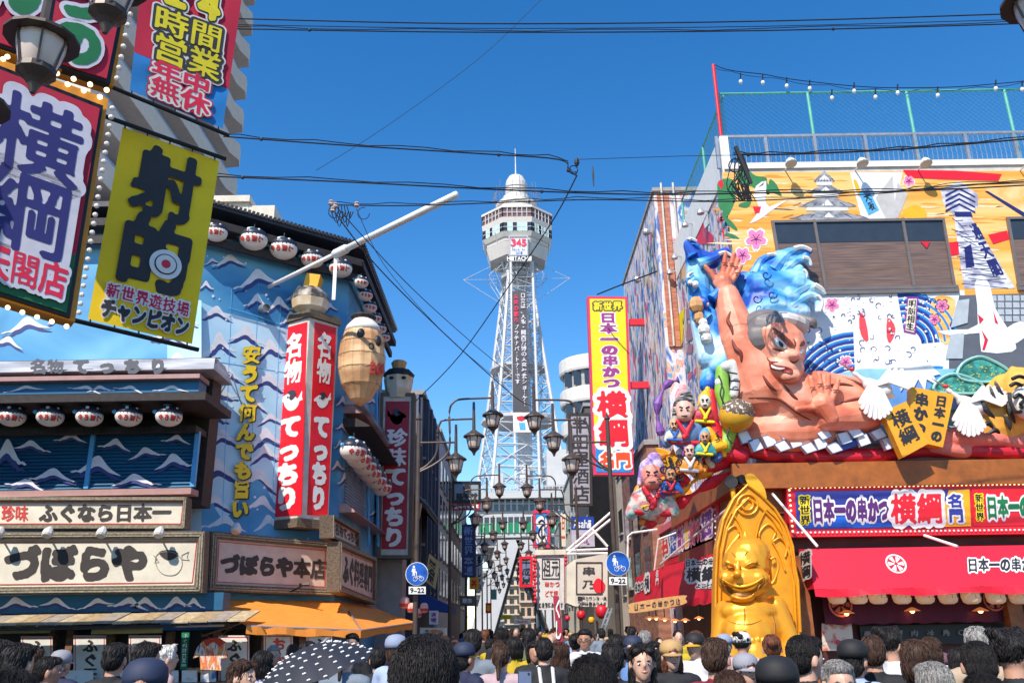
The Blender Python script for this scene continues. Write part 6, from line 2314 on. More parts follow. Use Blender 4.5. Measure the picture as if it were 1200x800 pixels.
for k in range(4):
 b = MB()
 for i,(a, c) in enumerate(zip(ys, ys[1:])):
  p0, p1, q0, q1 = corner(k, a), corner((k + 1) % 4, a), corner(k, c), corner((k + 1) % 4, c)
  mt, mb_ = p0.lerp(p1, .5), q0.lerp(q1, .5)
  b.tube([p0, p1], .16,4)
  for u, v in ((p0, mb_),(p1, mb_),(p0.lerp(q0, .5), p0.lerp(q0, .5).lerp(mb_, .5)),(mt, q0.lerp(mb_, .0)),(mt, q1)):
   b.tube([u, v], .10,4)
  b.tube([p0.lerp(q0, .5), p1.lerp(q1, .5)], .08,4)
 part('lattice_bracing', b, TWHITE, tw, stuff=True)
# inner lift shaft with sign frame
b = MB()
for x in (599,624):
 b.tube([V((TC.at(x,335).x, TY - 5, tz(318))), V((TC.at(x + 1,335).x, TY - 7, tz(578)))], .3,6)
b.tube([V((TC.at(611,335).x, TY + 1, tz(310))), V((TC.at(611,335).x, TY + 1, tz(578)))],1.5,8)
for k in range(24):
 y = 325 + k * 10.5
 z = tz(y)
 b.tube([V((TC.at(599,335).x, TY - 5.2, z)), V((TC.at(624,335).x, TY - 5.2, z))], .09,4)
 b.tube([V((TC.at(599,335).x, TY - 5.2, z)), V((TC.at(624,335).x, TY - 5.2, z - 1.8))], .07,4)
part('lift_shaft', b, TWHITE, tw, stuff=True)
b = MB()
for y, s_ in ((497,1.25),(436,1.2),(329,1.3)):
 z = tz(y)
 r = hw(y) * s_
 cx = corner(0, y).lerp(corner(2, y), .5)
 b.lathe(V((cx.x, TY, z)),[(r * .85,0),(r, .1),(r, .7),(r * .85, .8)],16)
part('ring_platform', b, mat('tower_grey',(.5, .51, .53), .6), tw, stuff=True)
b = MB()
z = tz(327)
cx = tcx
for k in range(16):
 a = k * PI / 8
 L = 11.6 if k in (0,8) else 6.5
 tip = V((cx + L * math.cos(a), TY + L * math.sin(a), z))
 for dz, rr in ((0,3.0),(5.0,2.0),(-6,3.0)):
  b.tube([V((cx + rr * math.cos(a), TY + rr * math.sin(a), z + dz)), tip], .055,4)
for rr in (6.5,4.4):
 b.tube([V((cx + rr * math.cos(k * PI / 12), TY + rr * math.sin(k * PI / 12), z)) for k in range(25)], .06,4)
part('halo_spike', b, TWHITE, tw, stuff=True)
# observation deck
dc = V((TC.at(605.5,260).x, TY,0))
def octo(z0, r0, z1, r1, name, m, par=tw, seg=8, rot=PI / 8):
 q = MB()
 vs = []
 for z_, r_ in ((z0, r0),(z1, r1)):
  vs += [V((dc.x + r_ * math.cos(rot + 2 * PI * k / seg), TY + r_ * math.sin(rot + 2 * PI * k / seg), z_)) for k in range(seg)]
 q.add(vs,[(k,(k + 1) % seg, seg + (k + 1) % seg, seg + k) for k in range(seg)] + [tuple(range(seg))[::-1], tuple(range(seg,2 * seg))])
 return part(name, q, m, par)
RW = 41 * .186 * 1.06
TW2 = mat('deck_pale_panel',(.66, .62, .58), .5, noise=.06, scale=.4)
def td(y): return PY(TY - 8).at(606, y).z
octo(td(293), RW * .80, td(279), RW * .90, 'lower_flare', TW2)
octo(td(295), RW * .60, td(293), RW * .78, 'under_plate', mat('tower_grey',(.5, .51, .53), .6))
octo(td(278), RW * .88, td(274), RW * .90, 'deck_band', TW2)
octo(td(274), RW * .93, td(269), RW * 1.0, 'deck_band', TW2)
octo(td(269), RW * .95, td(259), RW * .98, 'window_band', GLASS)
octo(td(259), RW * 1.0, td(253), RW * 1.03, 'deck_band', TW2)
octo(td(253), RW * .98, td(242), RW * 1.0, 'window_band', mat('bronze_glass',(.22, .13, .11), .15))
octo(td(242), RW * 1.04, td(239.5), RW * 1.04, 'roof_slab', TW2)
octo(td(239.5), RW * .66, td(235), RW * .50, 'roof_step', TW2)
b = MB()
b2 = MB()
for k in range(8):
 for r_, y0, y1 in ((RW * 1.0,269,259),(RW * 1.02,253,242)):
  a0, a1 = PI / 8 + k * PI / 4, PI / 8 + (k + 1) * PI / 4
  p0 = V((dc.x + r_ * math.cos(a0), TY + r_ * math.sin(a0), td(y0)))
  p1 = V((dc.x + r_ * math.cos(a1), TY + r_ * math.sin(a1), td(y0)))
  H = V((0,0, td(y1) - td(y0)))
  for j in range(7):
   b.beam(p0.lerp(p1, j / 6), p0.lerp(p1, j / 6) + H, .14)
  b.beam(p0 + H * .5, p1 + H * .5, .1)
  if y0 == 269:
   for j in (1,3,4):
    u, v = p0.lerp(p1, j / 6), p0.lerp(p1,(j + 1) / 6)
    b2.hexa([u, v, v + V((0, .05,0)), u + V((0, .05,0)), u + H, v + H, v + H + V((0, .05,0)), u + H + V((0, .05,0))])
part('window_mullion', b, TWHITE, tw, stuff=True)
part('pale_blind', b2, mat('mint_blind',(.45, .66, .60), .5), tw, stuff=True)
b = MB(); b.lathe(V((dc.x, TY, tz(234))),[(5.3,-4.6),(5.3,-3.6),(4.2,-3.4),(4.2,-2.2),(4.6,-2.1),(4.6,-1.5),(3.2,-1.4),(3.1, .3),(2.4, .6),(2.4, tz(216) - tz(234)),(2.1, tz(212) - tz(234)),(1.6, tz(208) - tz(234)),(1.0, tz(206.5) - tz(234)),(.3, tz(206) - tz(234))],18)
part('dome', b, TW2, tw)
b = MB()
for k in range(18):
 a = k * PI / 9
 b.tube([V((dc.x + 2.14 * math.cos(a), TY + 2.14 * math.sin(a), tz(233))), V((dc.x + 2.14 * math.cos(a), TY + 2.14 * math.sin(a), tz(213)))], .06,4)
 b.tube([V((dc.x + 5 * math.cos(a), TY + 5 * math.sin(a), tz(238))), V((dc.x + 4.6 * math.cos(a), TY + 4.6 * math.sin(a), tz(225) + .8 * (k % 3)))], .05,4)
for y, r_ in ((229,5.0),(235,5.4),(225,3.2)):
 b.tube([V((dc.x + r_ * math.cos(k * PI / 12), TY + r_ * math.sin(k * PI / 12), tz(y))) for k in range(25)], .08,4)
part('roof_railing', b, STEEL, tw, stuff=True)
b = MB(); b.tube([V((dc.x, TY, tz(206))), V((dc.x, TY, tz(174)))],[.18, .07],6)
part('mast', b, TWHITE, tw)
b = MB()
for sx in (-1,1):
 for dx, dy in ((0,0),(3,-2)):
  b.tube([V((dc.x + sx * (5.6 - dx * .3), TY - 4 + dy, tz(286))), V((tcx + sx * 2.6, TY - 2, tz(322)))], .2,5)
for k in range(4):
 b.tube([V((dc.x + 3.5 * math.cos(k * PI / 2 + .6), TY + 3.5 * math.sin(k * PI / 2 + .6), tz(290))), corner(k,330)], .3,6)
b.lathe(V((tcx, TY, tz(325))),[(2.2,0),(2.2, tz(292) - tz(325))],10)
part('neck_strut', b, TWHITE, tw, stuff=True)
# signs on the tower
t = thing('countdown_sign', 'white square countdown sign with red numerals under the observation deck', 'sign')
PT1 = PY(TY - 7.6)
b = MB(); slab(b, PT1,[(596.5,276.5),(618.5,276.5),(618.5,299),(596.5,299)],0, .6)
part('sign_face', b, WHITE, t)
b = MB(); frame(b, PT1,[(596,276),(619,276),(619,299.5),(596,299.5)], .3, .2, .9)
part('sign_frame', b, STEEL, t)
sgn_text(t, PT1,[(598.5,279.5),(617,279.5),(617,288),(598.5,288)], '345', mat('numeral_rose',(.75, .015, .10), .5), .05,26, 'h', lift=.15, gap=.12)
sgn_text(t, PT1,[(600,290),(615.5,290),(615.5,293.4),(600,293.4)], 'Days to', BLUE, .02,18, 'h', lift=.15, gap=.15)
sgn_text(t, PT1,[(604,294.5),(612.5,294.5),(612.5,298),(604,298)], 'GO!', BLUE, .03,18, 'h', lift=.15, gap=.15)
t = thing('maker_name_sign', 'pale capital letters standing across the tower neck below the countdown sign', 'sign')
sgn_text(t, PT1,[(594,300),(623,300),(623,305),(594,305)], 'HITACHI', WHITE, .05,22, 'h', lift=.1, gap=.14)
b = MB(); b.beam(PT1.at(594,306), PT1.at(623,306), .15)
part('letter_rail', b, STEEL, t)
t = thing('tower_banner_sign', 'dark vertical sign with white and red characters running down the tower front', 'sign')
PT2 = PY(TY - 8.2)
b = MB(); slab(b, PT2,[(600,341),(617,341),(619.5,482),(601,482)],0, .5)
part('sign_face', b, mat('charcoal_board',(.065, .06, .07), .5), t)
sgn_text(t, PT2,[(609.5,343),(616,343),(618.5,476),(611.5,476)], '日立は、大阪・関西万博の未来社会ショーケー', mat('pale_lilac_letter',(.62, .58, .64), .5), .03,20, 'v', lift=.15)
sgn_text(t, PT2,[(601.5,344),(607.5,344),(608,378),(602,378)], '未来の都市', mat('numeral_rose',(.75, .015, .10), .5), .04,20, 'v', lift=.15)
sgn_text(t, PT2,[(602,380),(608,380),(610,450),(603.5,450)], 'プラチナパートナーです', mat('pale_lilac_letter',(.62, .58, .64), .5), .03,20, 'v', lift=.15)
t = thing('tower_square_sign', 'plain white square panel under the dark vertical tower sign', 'sign')
b = MB(); slab(b, PT2,[(601,483),(621,483),(622,506),(602,506)],0, .5)
part('sign_face', b, WHITE, t)
b = MB(); slab(b, PT2, sm([(606,488),(613,487),(616,490),(611,493),(606,491)],2), .1, .05)
part('red_print', b, RED, t)
b = MB(); slab(b, PT2,[(608,495),(615,495),(616,503),(609,503)], .1, .05)
part('blue_print', b, SKYB, t)
# base hall and deck
bh = thing('tower_base_hall', 'white two-storey hall between the tower feet with green window strip and arched underside', 'building')
BYY = 150.0
PBH = PY(BYY)
GW_ = mat('hall_white',(.52, .52, .52), .7, noise=.08, scale=.3)
def bx(name, m, x0, x1, y0, y1, Y0=BYY, Y1=186, par=bh):
 q = MB()
 p = PY(Y0)
 a, c = p.at(x0, y0), p.at(x1, y1)
 q.box(a.x, p.at(x1, y0).x, Y0, Y1, c.z, a.z)
 return part(name, q, m, par)
bx('roof_deck', GW_,553,672,576,582, BYY - 2)
bx('upper_wall', GW_,556,670,582,628, BYY)
bx('window_band', GLASS,557,669,584,597, BYY - .1, BYY + 1)
bx('window_band', GLASS,562,668,606,611, BYY - .1, BYY + 1)
bx('green_band', mat('green_film',(.01, .24, .10), .4),562,668,612.5,623, BYY - .15, BYY + 1)
b = MB()
for k in range(17):
 x = 557 + k * 7
 b.beam(PY(BYY - .25).at(x,583), PY(BYY - .25).at(x,598), .28)
 b.beam(PY(BYY - .25).at(x + 3,605), PY(BYY - .25).at(x + 3,624), .2)
b.beam(PY(BYY - .25).at(556,590), PY(BYY - .25).at(670,590), .2)
part('window_mullion', b, GW_, bh, stuff=True)
b = MB()
for k in range(30):
 x = 553 + k * 4.1
 b.beam(PY(BYY - 2).at(x,576), PY(BYY - 2).at(x,569), .12)
b.beam(PY(BYY - 2).at(553,569), PY(BYY - 2).at(672,569), .16); b.beam(PY(BYY - 2).at(553,572.5), PY(BYY - 2).at(672,572.5), .1)
part('deck_railing', b, TWHITE, bh, stuff=True)
b = MB()
for x0, x1 in ((640,672),(580,590)):
 b.box(PY(165).at(x0,560).x, PY(165).at(x1,560).x,160,168, tz(580), tz(541 if x0 > 600 else 566))
part('plant_room', b, GW_, bh)
b = MB()
for (x0, y0),(x1, y1), wd in (((596,632),(562,700),3.4),((618,632),(660,700),3.4)):
 p, q = PY(150).at(x0, y0), PY(150).at(x1, y1)
 b.beam(p, q,26, wd, up=V((1,0,0))) if 0 else b.hexa([(p.x - 2,150, p.z),(p.x + 2,150, p.z),(p.x + 2,184, p.z),(p.x - 2,184, p.z),(q.x - 2,150,0),(q.x + 2,150,0),(q.x + 2,184,0),(q.x - 2,184,0)])
part('arch_leg', b, GW_, bh)
b = MB()
for k in range(9):
 Yk = 151 + k * 4
 b.box(PBH.at(556,640).x, PBH.at(668,640).x, Yk, Yk + .8, PBH.at(600,640).z, PBH.at(600,628).z)
part('under_beam', b, mat('hall_grey',(.34, .34, .35), .7), bh)
# things beyond the arch
for i,(x0, x1, y0, Y, c, lb, wr, wc) in enumerate([(556,590,668,205,(.45, .42, .38), 'grey block seen left under the tower arch',5,4),(586,612,655,230,(.60, .52, .42), 'cream block of flats under the tower arch with grey balconies',8,3),(608,630,672,215,(.56, .42, .33), 'low tan house front in the middle of the far street',4,3),(628,650,660,200,(.5, .48, .46), 'grey office block right under the tower arch',6,4),(575,640,690,300,(.62, .60, .58), 'pale long block closing the far end of the street',3,9)]):
 t = thing('far_building', lb, 'building')
 p = PY(Y)
 a, c_ = p.at(x0, y0), p.at(x1, y0)
 b = MB(); b.box(a.x, c_.x, Y, Y + 14,0, a.z)
 part('wall', b, mat('far_wall_%d' % i if 0 else 'far_wall_' + 'abcde'[i], c, .8), t)
 for r_ in range(wr):
  for k in range(wc):
   zz_ = a.z * (r_ + .3) / wr
   xx = a.x + (c_.x - a.x) * (k + .2) / wc
   b = MB(); b.box(xx, xx + (c_.x - a.x) / wc * .6, Y - .1, Y, zz_, zz_ + a.z / wr * .5)
   part('window', b, GLASS, t)
 b = MB()
 for r_ in range(wr):
  b.box(a.x, c_.x, Y - .8, Y, a.z * (r_ + .12) / wr, a.z * (r_ + .2) / wr)
 part('balcony_edge', b, mat('balcony_grey',(.45, .44, .42), .7), t)
# ================================================================== street lamps
def lamp_meshes():
 d = {}
 b = MB(); b.tube([(0,0,0),(0,0,6.9)],[.072, .055],10); b.lathe(V((0,0,6.9)),[(.06,0),(.085, .03),(.03, .12),(.015, .2)],8); b.lathe(V((0,0,0)),[(.16,0),(.16, .25),(.1, .4)],12)
 d['pole'] = b.mesh('pole', IRON)
 specs = [(.98,6.32, .72),(1.45,6.92, .50),(1.95,7.48, .30)]
 d['arm'] = []
 for (rx, zt, _), xb in zip(specs,(.0, .50, .82)):
  b = MB()
  if xb == 0:
   pts = [(0,0, zt - .02),(rx,0, zt - .02)]
   b.tube(pts, .029,7)
  else:
   pts = [(0, .0,5.62 - .12 * xb),(xb * .5,0,5.72),(xb * .92,0,6.0),(xb,0,6.4),(xb * .98,0, zt - .35),(xb * 1.12,0, zt - .1),(xb * 1.4,0, zt - .02),(rx,0, zt)]
   pts = [(p[0],0, p[1]) for p in sm([(q[0], q[2]) for q in pts],4, False)]
   b.tube(pts, .029,7)
  b.tube([(rx,0, zt - .42),(rx,0, zt + .45)],[.05, .035],7)
  d['arm'].append(b.mesh('arm', IRON, False))
 b = MB()
 b.lathe(V((0,0,0)),[(.03, .12),(.10, .06),(.28,-.06),(.285,-.09),(.2,-.09),(.05,-.05)],14)
 d['hood'] = b.mesh('hood', IRON)
 b = MB(); b.lathe(V((0,0,0)),[(.19,-.09),(.185,-.14),(.13,-.36),(.10,-.40)],14)
 d['glass'] = b.mesh('glass_shade', mat('lamp_frosted_glass',(.72, .58, .50), .25, noise=.05), True)
 b = MB()
 for k in range(6):
  a = k * PI / 3
  b.tube([(.2 * math.cos(a), .2 * math.sin(a),-.09),(.14 * math.cos(a), .14 * math.sin(a),-.37)], .011,4)
 b.lathe(V((0,0,0)),[(.145,-.35),(.15,-.40),(.08,-.46),(.05,-.5),(.02,-.58)],12)
 d['cage'] = b.mesh('cage', IRON)
 d['specs'] = specs
 return d
LM = lamp_meshes()
def street_lamp(x, y, s, label, sc=1.0, group='triple-armed brown street lamps along the street'):
 t = thing('street_lamp', label, 'street lamp', group, loc=V((x, y, .12)))
 t.scale = (s * sc, sc, sc)
 part('pole', LM['pole'], None, t)
 for (rx, zt, _), am in zip(LM['specs'], LM['arm']):
  part('arm', am, None, t)
  for nm in ('hood', 'glass', 'cage'):
   o = part({'hood': 'lamp_hood', 'glass': 'lamp_glass', 'cage': 'lamp_cage'}[nm], LM[nm], None, t)
   o.location = (rx,0, zt - .40)
 return t
pL, pR = PY(22).at(489,600).x, PY(22).at(719,600).x
sz = [(22, 'nearest'),(34, 'second'),(46, 'third'),(58, 'fourth'),(71, 'fifth'),(85, 'sixth'),(100, 'seventh')]
for yy, nm in sz:
 street_lamp(pL, yy,1, 'brown triple-lantern street lamp on the left pavement, %s from the crossing' % nm)
 street_lamp(pR, yy + .3,-1, 'brown triple-lantern street lamp on the right pavement, %s from the crossing' % nm)
# near lamps whose lanterns hang into the top corners
nl = PY(5.8).at(47,60); 
street_lamp(nl.x - 1.45 + .0,5.8,1, 'close street lamp whose dark lanterns hang over the top-left corner',1.0).location.z = PY(5.8).at(47,38).z - 6.52
nr = PY(5.6).at(1218,0)
street_lamp(nr.x + 1.95,5.6,-1, 'close street lamp just entering the top-right corner').location.z = nr.z - 7.0
# round blue shared-path signs
def path_sign(px, py, r, Y, label):
 t = thing('road_sign', label, 'road sign', 'round blue path signs')
 p = PY(Y)
 c, R = sphere_at(p, px, py, r)
 b = MB(); b.lathe(c + V((0, .01,0)),[(R,0),(R, .02)],28, axis=V((0,-1,0)))
 part('disc', b, WHITE, t)
 b = MB(); b.lathe(c + V((0,-.012,0)),[(R * .95,0),(R * .95, .006)],28, axis=V((0,-1,0)))
 part('blue_face', b, mat('traffic_blue',(.005, .10, .48), .4), t)
 pl = Plane(c + V((0,-.022,0)),(0,-1,0))
 b = MB()
 k = R / .3
 def P(x, y): return c + V((x * k,-.024, y * k))
 b.add([P(-.08 + .032 * math.cos(a * PI / 5), .18 + .032 * math.sin(a * PI / 5)) for a in range(10)],[tuple(range(10))])
 b.sheet([P(-.12, .14), P(-.04, .14), P(-.03, .03),(P(-.055, .03)), P(-.05,-.05), P(-.075,-.05), P(-.08, .02), P(-.09,-.05), P(-.115,-.05), P(-.105, .04), P(-.14, .05)])
 b.sheet([P(-.03, .06), P(.0, .06), P(.0,-.04), P(-.02,-.04)])
 for cx in (-.04, .13):
  b.tube([P(cx + .055 * math.cos(a * PI / 8),-.13 + .055 * math.sin(a * PI / 8)) for a in range(17)], .008 * k,4)
 b.tube([P(-.04,-.13), P(.0,-.06), P(.1,-.06), P(.13,-.13)], .008 * k,4); b.tube([P(.0,-.06), P(.04,-.13), P(.1,-.06), P(.08,-.03)], .008 * k,4)
 part('pictogram', b, WHITE, t)
 b = MB(); slab(b, p,[(px - r * .72, py + r * 1.12),(px + r * .78, py + r * 1.12),(px + r * .78, py + r * 1.78),(px - r * .72, py + r * 1.78)], .01, .02)
 part('hours_plate', b, WHITE, t)
 sgn_text(t, p,[(px - r * .6, py + r * 1.22),(px + r * .66, py + r * 1.22),(px + r * .66, py + r * 1.66),(px - r * .6, py + r * 1.66)], '9-22', BLACK, .05,22, 'h', lift=.016, gap=.15)
 b = MB()
 for dz in (.12,-.12):
  b.box(c.x - .1, c.x + .1, c.y + .02, c.y + .1, c.z + dz - .02, c.z + dz + .02)
 part('clamp', b, STEEL, t)
path_sign(488.5,672,13.3,21.8, 'round blue pedestrian and bicycle sign with 9-22 plate on the left lamp pole')
path_sign(724,660,14,21.9, 'round blue pedestrian and bicycle sign with 9-22 plate on the right lamp pole')
# ================================================================== buildings down the left side
def block(name, label, x0, x1, y0, y1, h, m, wins=None, side=1, wm=None, extra=None):
 t = thing(name, label, 'building')
 b = MB(); b.box(x0, x1, y0, y1,0, h)
 part('wall', b, m, t)
 b = MB(); b.box(x0 - .1, x1 + .1, y0 - .1, y1 + .1, h, h + .2)
 part('parapet', b, GREY, t)
 fx = x1 if side > 0 else x0
 sgx = .03 if side > 0 else -.03
 if wins:
  nf, nw = wins
  for f in range(nf):
   for k in range(nw):
    zz_ = 3.4 + (h - 4.2) * f / nf
    yy = y0 + (y1 - y0) * (k + .25) / nw
    b = MB(); b.box(fx - .02 if side > 0 else fx + sgx * 1.2, fx + sgx * 1.2 if side > 0 else fx + .02, yy, yy + (y1 - y0) / nw * .5, zz_, zz_ + 1.3)
    part('window', b, wm or GLASS, t)
    b = MB(); b.box(min(fx, fx + sgx * 4), max(fx, fx + sgx * 4), yy - .08, yy + (y1 - y0) / nw * .5 + .08, zz_ - .1, zz_)
    part('window_sill', b, GREY, t)
 return t
XL, XRr = -4.95,5.1
NVW = mat('dark_slate_wall',(.05, .065, .10), .7, noise=.15)
WHT = mat('pale_tile_wall',(.46, .46, .50), .7, noise=.15)
z_a = PY(34).at(505,462).z
o = block('shop_building', 'narrow dark slate building just beyond the slim red sign',-12,-3.75,36,43, PY(36).at(520,462).z, NVW,(4,3))
b = MB()
for y_ in (36.8,38.6,40.4,42.2):
 b.box(-3.75,-3.55, y_, y_ + .35,3, PY(36).at(520,462).z)
part('pilaster', b, NVW, o)
b = MB()
for x in (-4.1,-5.0,-5.9,-6.8):
 b.box(x, x + .2,35.85,36.0,4, PY(36).at(520,462).z)
part('front_fin', b, mat('slate_fin',(.12, .14, .19), .6), o)
block('shop_building', 'grey stepped-top building rising behind the cream fish ornament',-14,-5.6,33.2,36, PY(33.2).at(486,440).z, mat('grey_sheet_wall',(.20, .22, .25), .6), None)
block('shop_building', 'second grey parapet left of the dark slate building',-14,-4.6,33.3,35.8, PY(33.3).at(500,462).z, mat('grey_sheet_wall',(.20, .22, .25), .6), None)
block('shop_building', 'low pale building under the slim red sign with beige front',-14,-3.95,31.9,33.1,6.2, mat('mauve_beige_wall',(.38, .31, .28), .7), None)
block('shop_building', 'pale tiled building between dark slate block and grey rooftop sign',-12,-3.6,43.2,52, PY(43).at(526,505).z, WHT,(4,4))
block('shop_building', 'lower brown shop beyond the pale tiled building on the left',-12,-3.7,52.3,64,11, mat('brown_wall',(.16, .12, .10), .8),(3,4))
block('shop_building', 'grey building on the left in front of the tower base',-12,-4.2,64.3,82,12.5, GREY,(3,5))
block('shop_building', 'beige long building on the left nearest the tower foot',-14,-6,82.3,120,14, BEIGE,(4,9))
# tiled roof eave with props
t = thing('tiled_eave', 'dark sloping tiled shop eave with bamboo prop left of the blue path sign', 'roof')
b = MB()
pts0 = [V((-4.4,31.9,7.3)), V((-4.4,36,7.3)), V((-3.15,36,6.2)), V((-3.15,31.9,6.2))]
b.prism([V((-4.6,31.9,7.6)), V((-3.1,31.9,6.1)), V((-3.1,31.9,5.95)), V((-4.6,31.9,7.4))], V((0,5,0)))
part('eave_board', b, DKB, t)
for k in range(12):
 b = MB(); y_ = 31.95 + k * .42
 b.tube([V((-4.6, y_,7.66)), V((-3.06, y_,6.14))], .07,6)
 part('roof_tile', b, mat('roof_tile_grey',(.12, .12, .13), .5), t)
b = MB(); b.tube([V((-3.3,31.7,6.2)), V((-3.7,31.7,3.4))], .05,6)
part('bamboo_prop', b, mat('bamboo',(.55, .32, .14), .5), t)
t = thing('wooden_board_sign', 'tilted amber board with faded writing hanging beside the left path sign', 'sign')
b = MB(); slab(b, PY(30.5),[(503,648),(515,658),(510,690),(498,680)],0, .08)
part('board', b, mat('amber_pale_board',(.52, .36, .14), .6), t)
sgn_text(t, PY(30.5),[(503,652),(512,660),(508,686),(500,678)], '居酒屋', INK, .02,22, 'v', lift=.01)
# side signs and small awnings, left
def vsign(label, Y, q, m, txt=None, tm=WHITE, rim=None, d='v', wt=.04, dep=.25, cat='sign', tq=None, N=24, outline=None):
 t = thing('shop_sign', label, cat)
 p = PY(Y)
 b = MB(); slab(b, p, q,0, dep); part('sign_body', b, m, t)
 if rim:
  b = MB(); frame(b, p,[(q[0][0] - .5, q[0][1] - .5),(q[1][0] + .5, q[1][1] - .5),(q[2][0] + .5, q[2][1] + .5),(q[3][0] - .5, q[3][1] + .5)], .09 * Y / 30, .05, dep + .1)
  part('sign_rim', b, rim, t)
 if txt:
  x0, y0, x1, y1 = q[0][0], q[0][1], q[2][0], q[2][1]
  tq = tq or [(x0 + (x1 - x0) * .15, y0 + 2),(x0 + (x1 - x0) * .85, y0 + 2),(x0 + (x1 - x0) * .85, y1 - 2),(x0 + (x1 - x0) * .15, y1 - 2)]
  sgn_text(t, p, tq, txt, tm, wt, N, d, lift=.02, outline=outline)
 return t
t = vsign('grey-blue rooftop sign with round emblem and red strip left of the tower',52,[(530,564),(563,564),(563,588),(530,588)], mat('grey_blue_board',(.28, .36, .42), .5), '藤美堂', BLACK, BLKIRON, 'h', tq=[(534,577),(560,577),(560,586),(534,586)])
b = MB(); b.lathe(PY(51.9).at(547,571),[(.22,0),(.22, .03)],14, axis=V((0,-1,0))); part('emblem', b, BLACK, t)
b = MB(); slab(b, PY(52),[(530,589),(563,589),(563,597),(530,597)],0, .25); part('red_strip', b, CRIM, t)
sgn_text(t, PY(52),[(532,590.5),(561,590.5),(561,595.5),(532,595.5)], '24時間営業', WHITE, .03,18, 'h', lift=.02)
vsign('navy vertical sign with pale blue characters on the left of the street',44,[(541,614),(557,614),(557,676),(541,676)], mat('deep_navy',(.015, .03, .12), .5), '新世界本通', mat('pale_blue_letter',(.2, .3, .55), .5), None)
vsign('white vertical sign with dark characters beyond the navy one',60,[(558,648),(565,648),(565,692),(558,692)], WHITE, '寿し処', INKB)
vsign('yellow and red small square sign on the left',50,[(550,676),(561,676),(561,690),(550,690)], ORYEL, '丼', HOTRED)
vsign('small grey-blue round-topped hanging sign on the left',38,[(539,698),(556,698),(556,709),(539,709)], mat('grey_blue_board',(.28, .36, .42), .5), '喫茶', WHITE, IRON, 'h')
vsign('small red and yellow banner far along the left side',70,[(569,706),(576,706),(576,718),(569,718)], HOTRED, '串', YEL)
vsign('white notice with purple characters low beside the left shop',33,[(503,715),(513,715),(513,731),(503,731)], WHITE, '酒場', PURP)
vsign('cream shop board behind the crowd with dark letters on the left',29,[(492,735),(523,735),(523,744),(492,744)], CREAM, 'うどん', INK, None, 'h')
t = thing('awning', 'small royal-blue shop awning on the left behind the lamp pole', 'awning')
b = MB(); pA_ = PY(36)
b.prism([V((-3.9,0,3.3)), V((-2.5,0,2.7)), V((-2.5,0,2.45)), V((-3.9,0,2.6))], V((0,4,0))); b.v = [(x, y + 36, z) for x, y, z in b.v]
part('canvas', b, mat('royal_blue_canvas',(.01, .06, .30), .7), t)
for i,(px, py, r) in enumerate(((474,706,6),(482,712,5),(497,712,5),(490,718,4.5))):
 t = thing('paper_lantern',['pale round lantern under the grey ledge, leftmost near left path sign', 'pale lantern with red print touching the left lamp pole', 'pink lantern just right of the left lamp pole', 'small pink lantern lowest by the left lamp pole'][i], 'lantern', 'small lanterns by the left lamp pole')
 c, R = sphere_at(PY(27), px, py, r)
 b = MB(); b.lathe(c,[(R * .5,-R * 1.15),(R * .9,-R * .8),(R,0),(R * .9, R * .8),(R * .5, R * 1.15)],12)
 part('paper_shade', b, mat('pink_lantern_paper',(.72, .42, .36), .6), t, smooth=True)
 b = MB(); b.lathe(c,[(R * .92,-R * .72),(R * 1.02,-R * .3),(R * 1.02,-R * .1),(R * .97,-R * .1)],12, cap=False)
 part('red_band', b, LRD, t)
# ================================================================== right side
CUR = mat('white_flats',(.70, .68, .65), .7, noise=.06)
t = thing('apartment_building', 'white apartment building with rounded balconies behind the yellow vertical sign', 'building')
Yb = 75
pA_ = PY(Yb)
cxr = pA_.at(705,500).x; r0 = cxr - pA_.at(661,500).x
zt_ = pA_.at(690,412).z
b = MB(); b.lathe(V((cxr, Yb + r0,0)),[(r0 * .9,0),(r0 * .9, zt_ - .5)],28); b.box(cxr, cxr + 16, Yb + .6, Yb + 14,0, zt_ - .5)
part('wall', b, mat('flats_wall_grey',(.40, .39, .38), .7), t)
for k in range(9):
 z_ = zt_ - k * 3.0
 b = MB(); b.lathe(V((cxr, Yb + r0, z_ - 1.5)),[(r0,0),(r0 * 1.02, .2),(r0 * 1.02,1.3),(r0,1.4),(r0 * .92,1.4),(r0 * .92,0)],28); b.box(cxr, cxr + 16, Yb - .4, Yb + .3, z_ - 1.5, z_ - .1)
 part('balcony', b, CUR, t)
 b = MB()
 for a in (-2.5,-2.15,-1.8):
  b.beam(V((cxr + r0 * .905 * math.cos(a), Yb + r0 + r0 * .905 * math.sin(a), z_ - 2.9)), V((cxr + r0 * .905 * math.cos(a), Yb + r0 + r0 * .905 * math.sin(a), z_ - 1.5)),1.2, .1)
 part('window', b, GLASS, t)
b = MB(); b.box(cxr - 1, cxr + 14, Yb + 5, Yb + 12, zt_ - .5, zt_ + .8)
part('roof_block', b, CUR, t)
block('shop_building', 'beige building with bare wires behind the red brackets', X2 + .35,16,41,50, PY(41).at(755,432).z, mat('cream_wall',(.60, .52, .44), .8),(3,3),-1)
block('shop_building', 'brown-tiled shop under the round-faced sculpture, right side',5.35,16,33,41,8.5, rampmat('brown_tile',[(.4,(.22, .09, .06)),(.6,(.34, .16, .10))],(2,2,6)),(2,3),-1)
block('shop_building', 'dark ribbed building behind the grey vertical sign on the right',4.6,16,50.5,60,14.5, mat('dark_rib_wall',(.09, .08, .07), .7),(3,3),-1)
block('shop_building', 'cream narrow building right of the blue cartoon-style sign',4.7,16,60.5,75,13, CREAM,(3,4),-1)
block('shop_building', 'grey building on the right nearest the tower foot',6.5,18,95,130,15, GREY,(4,8),-1)
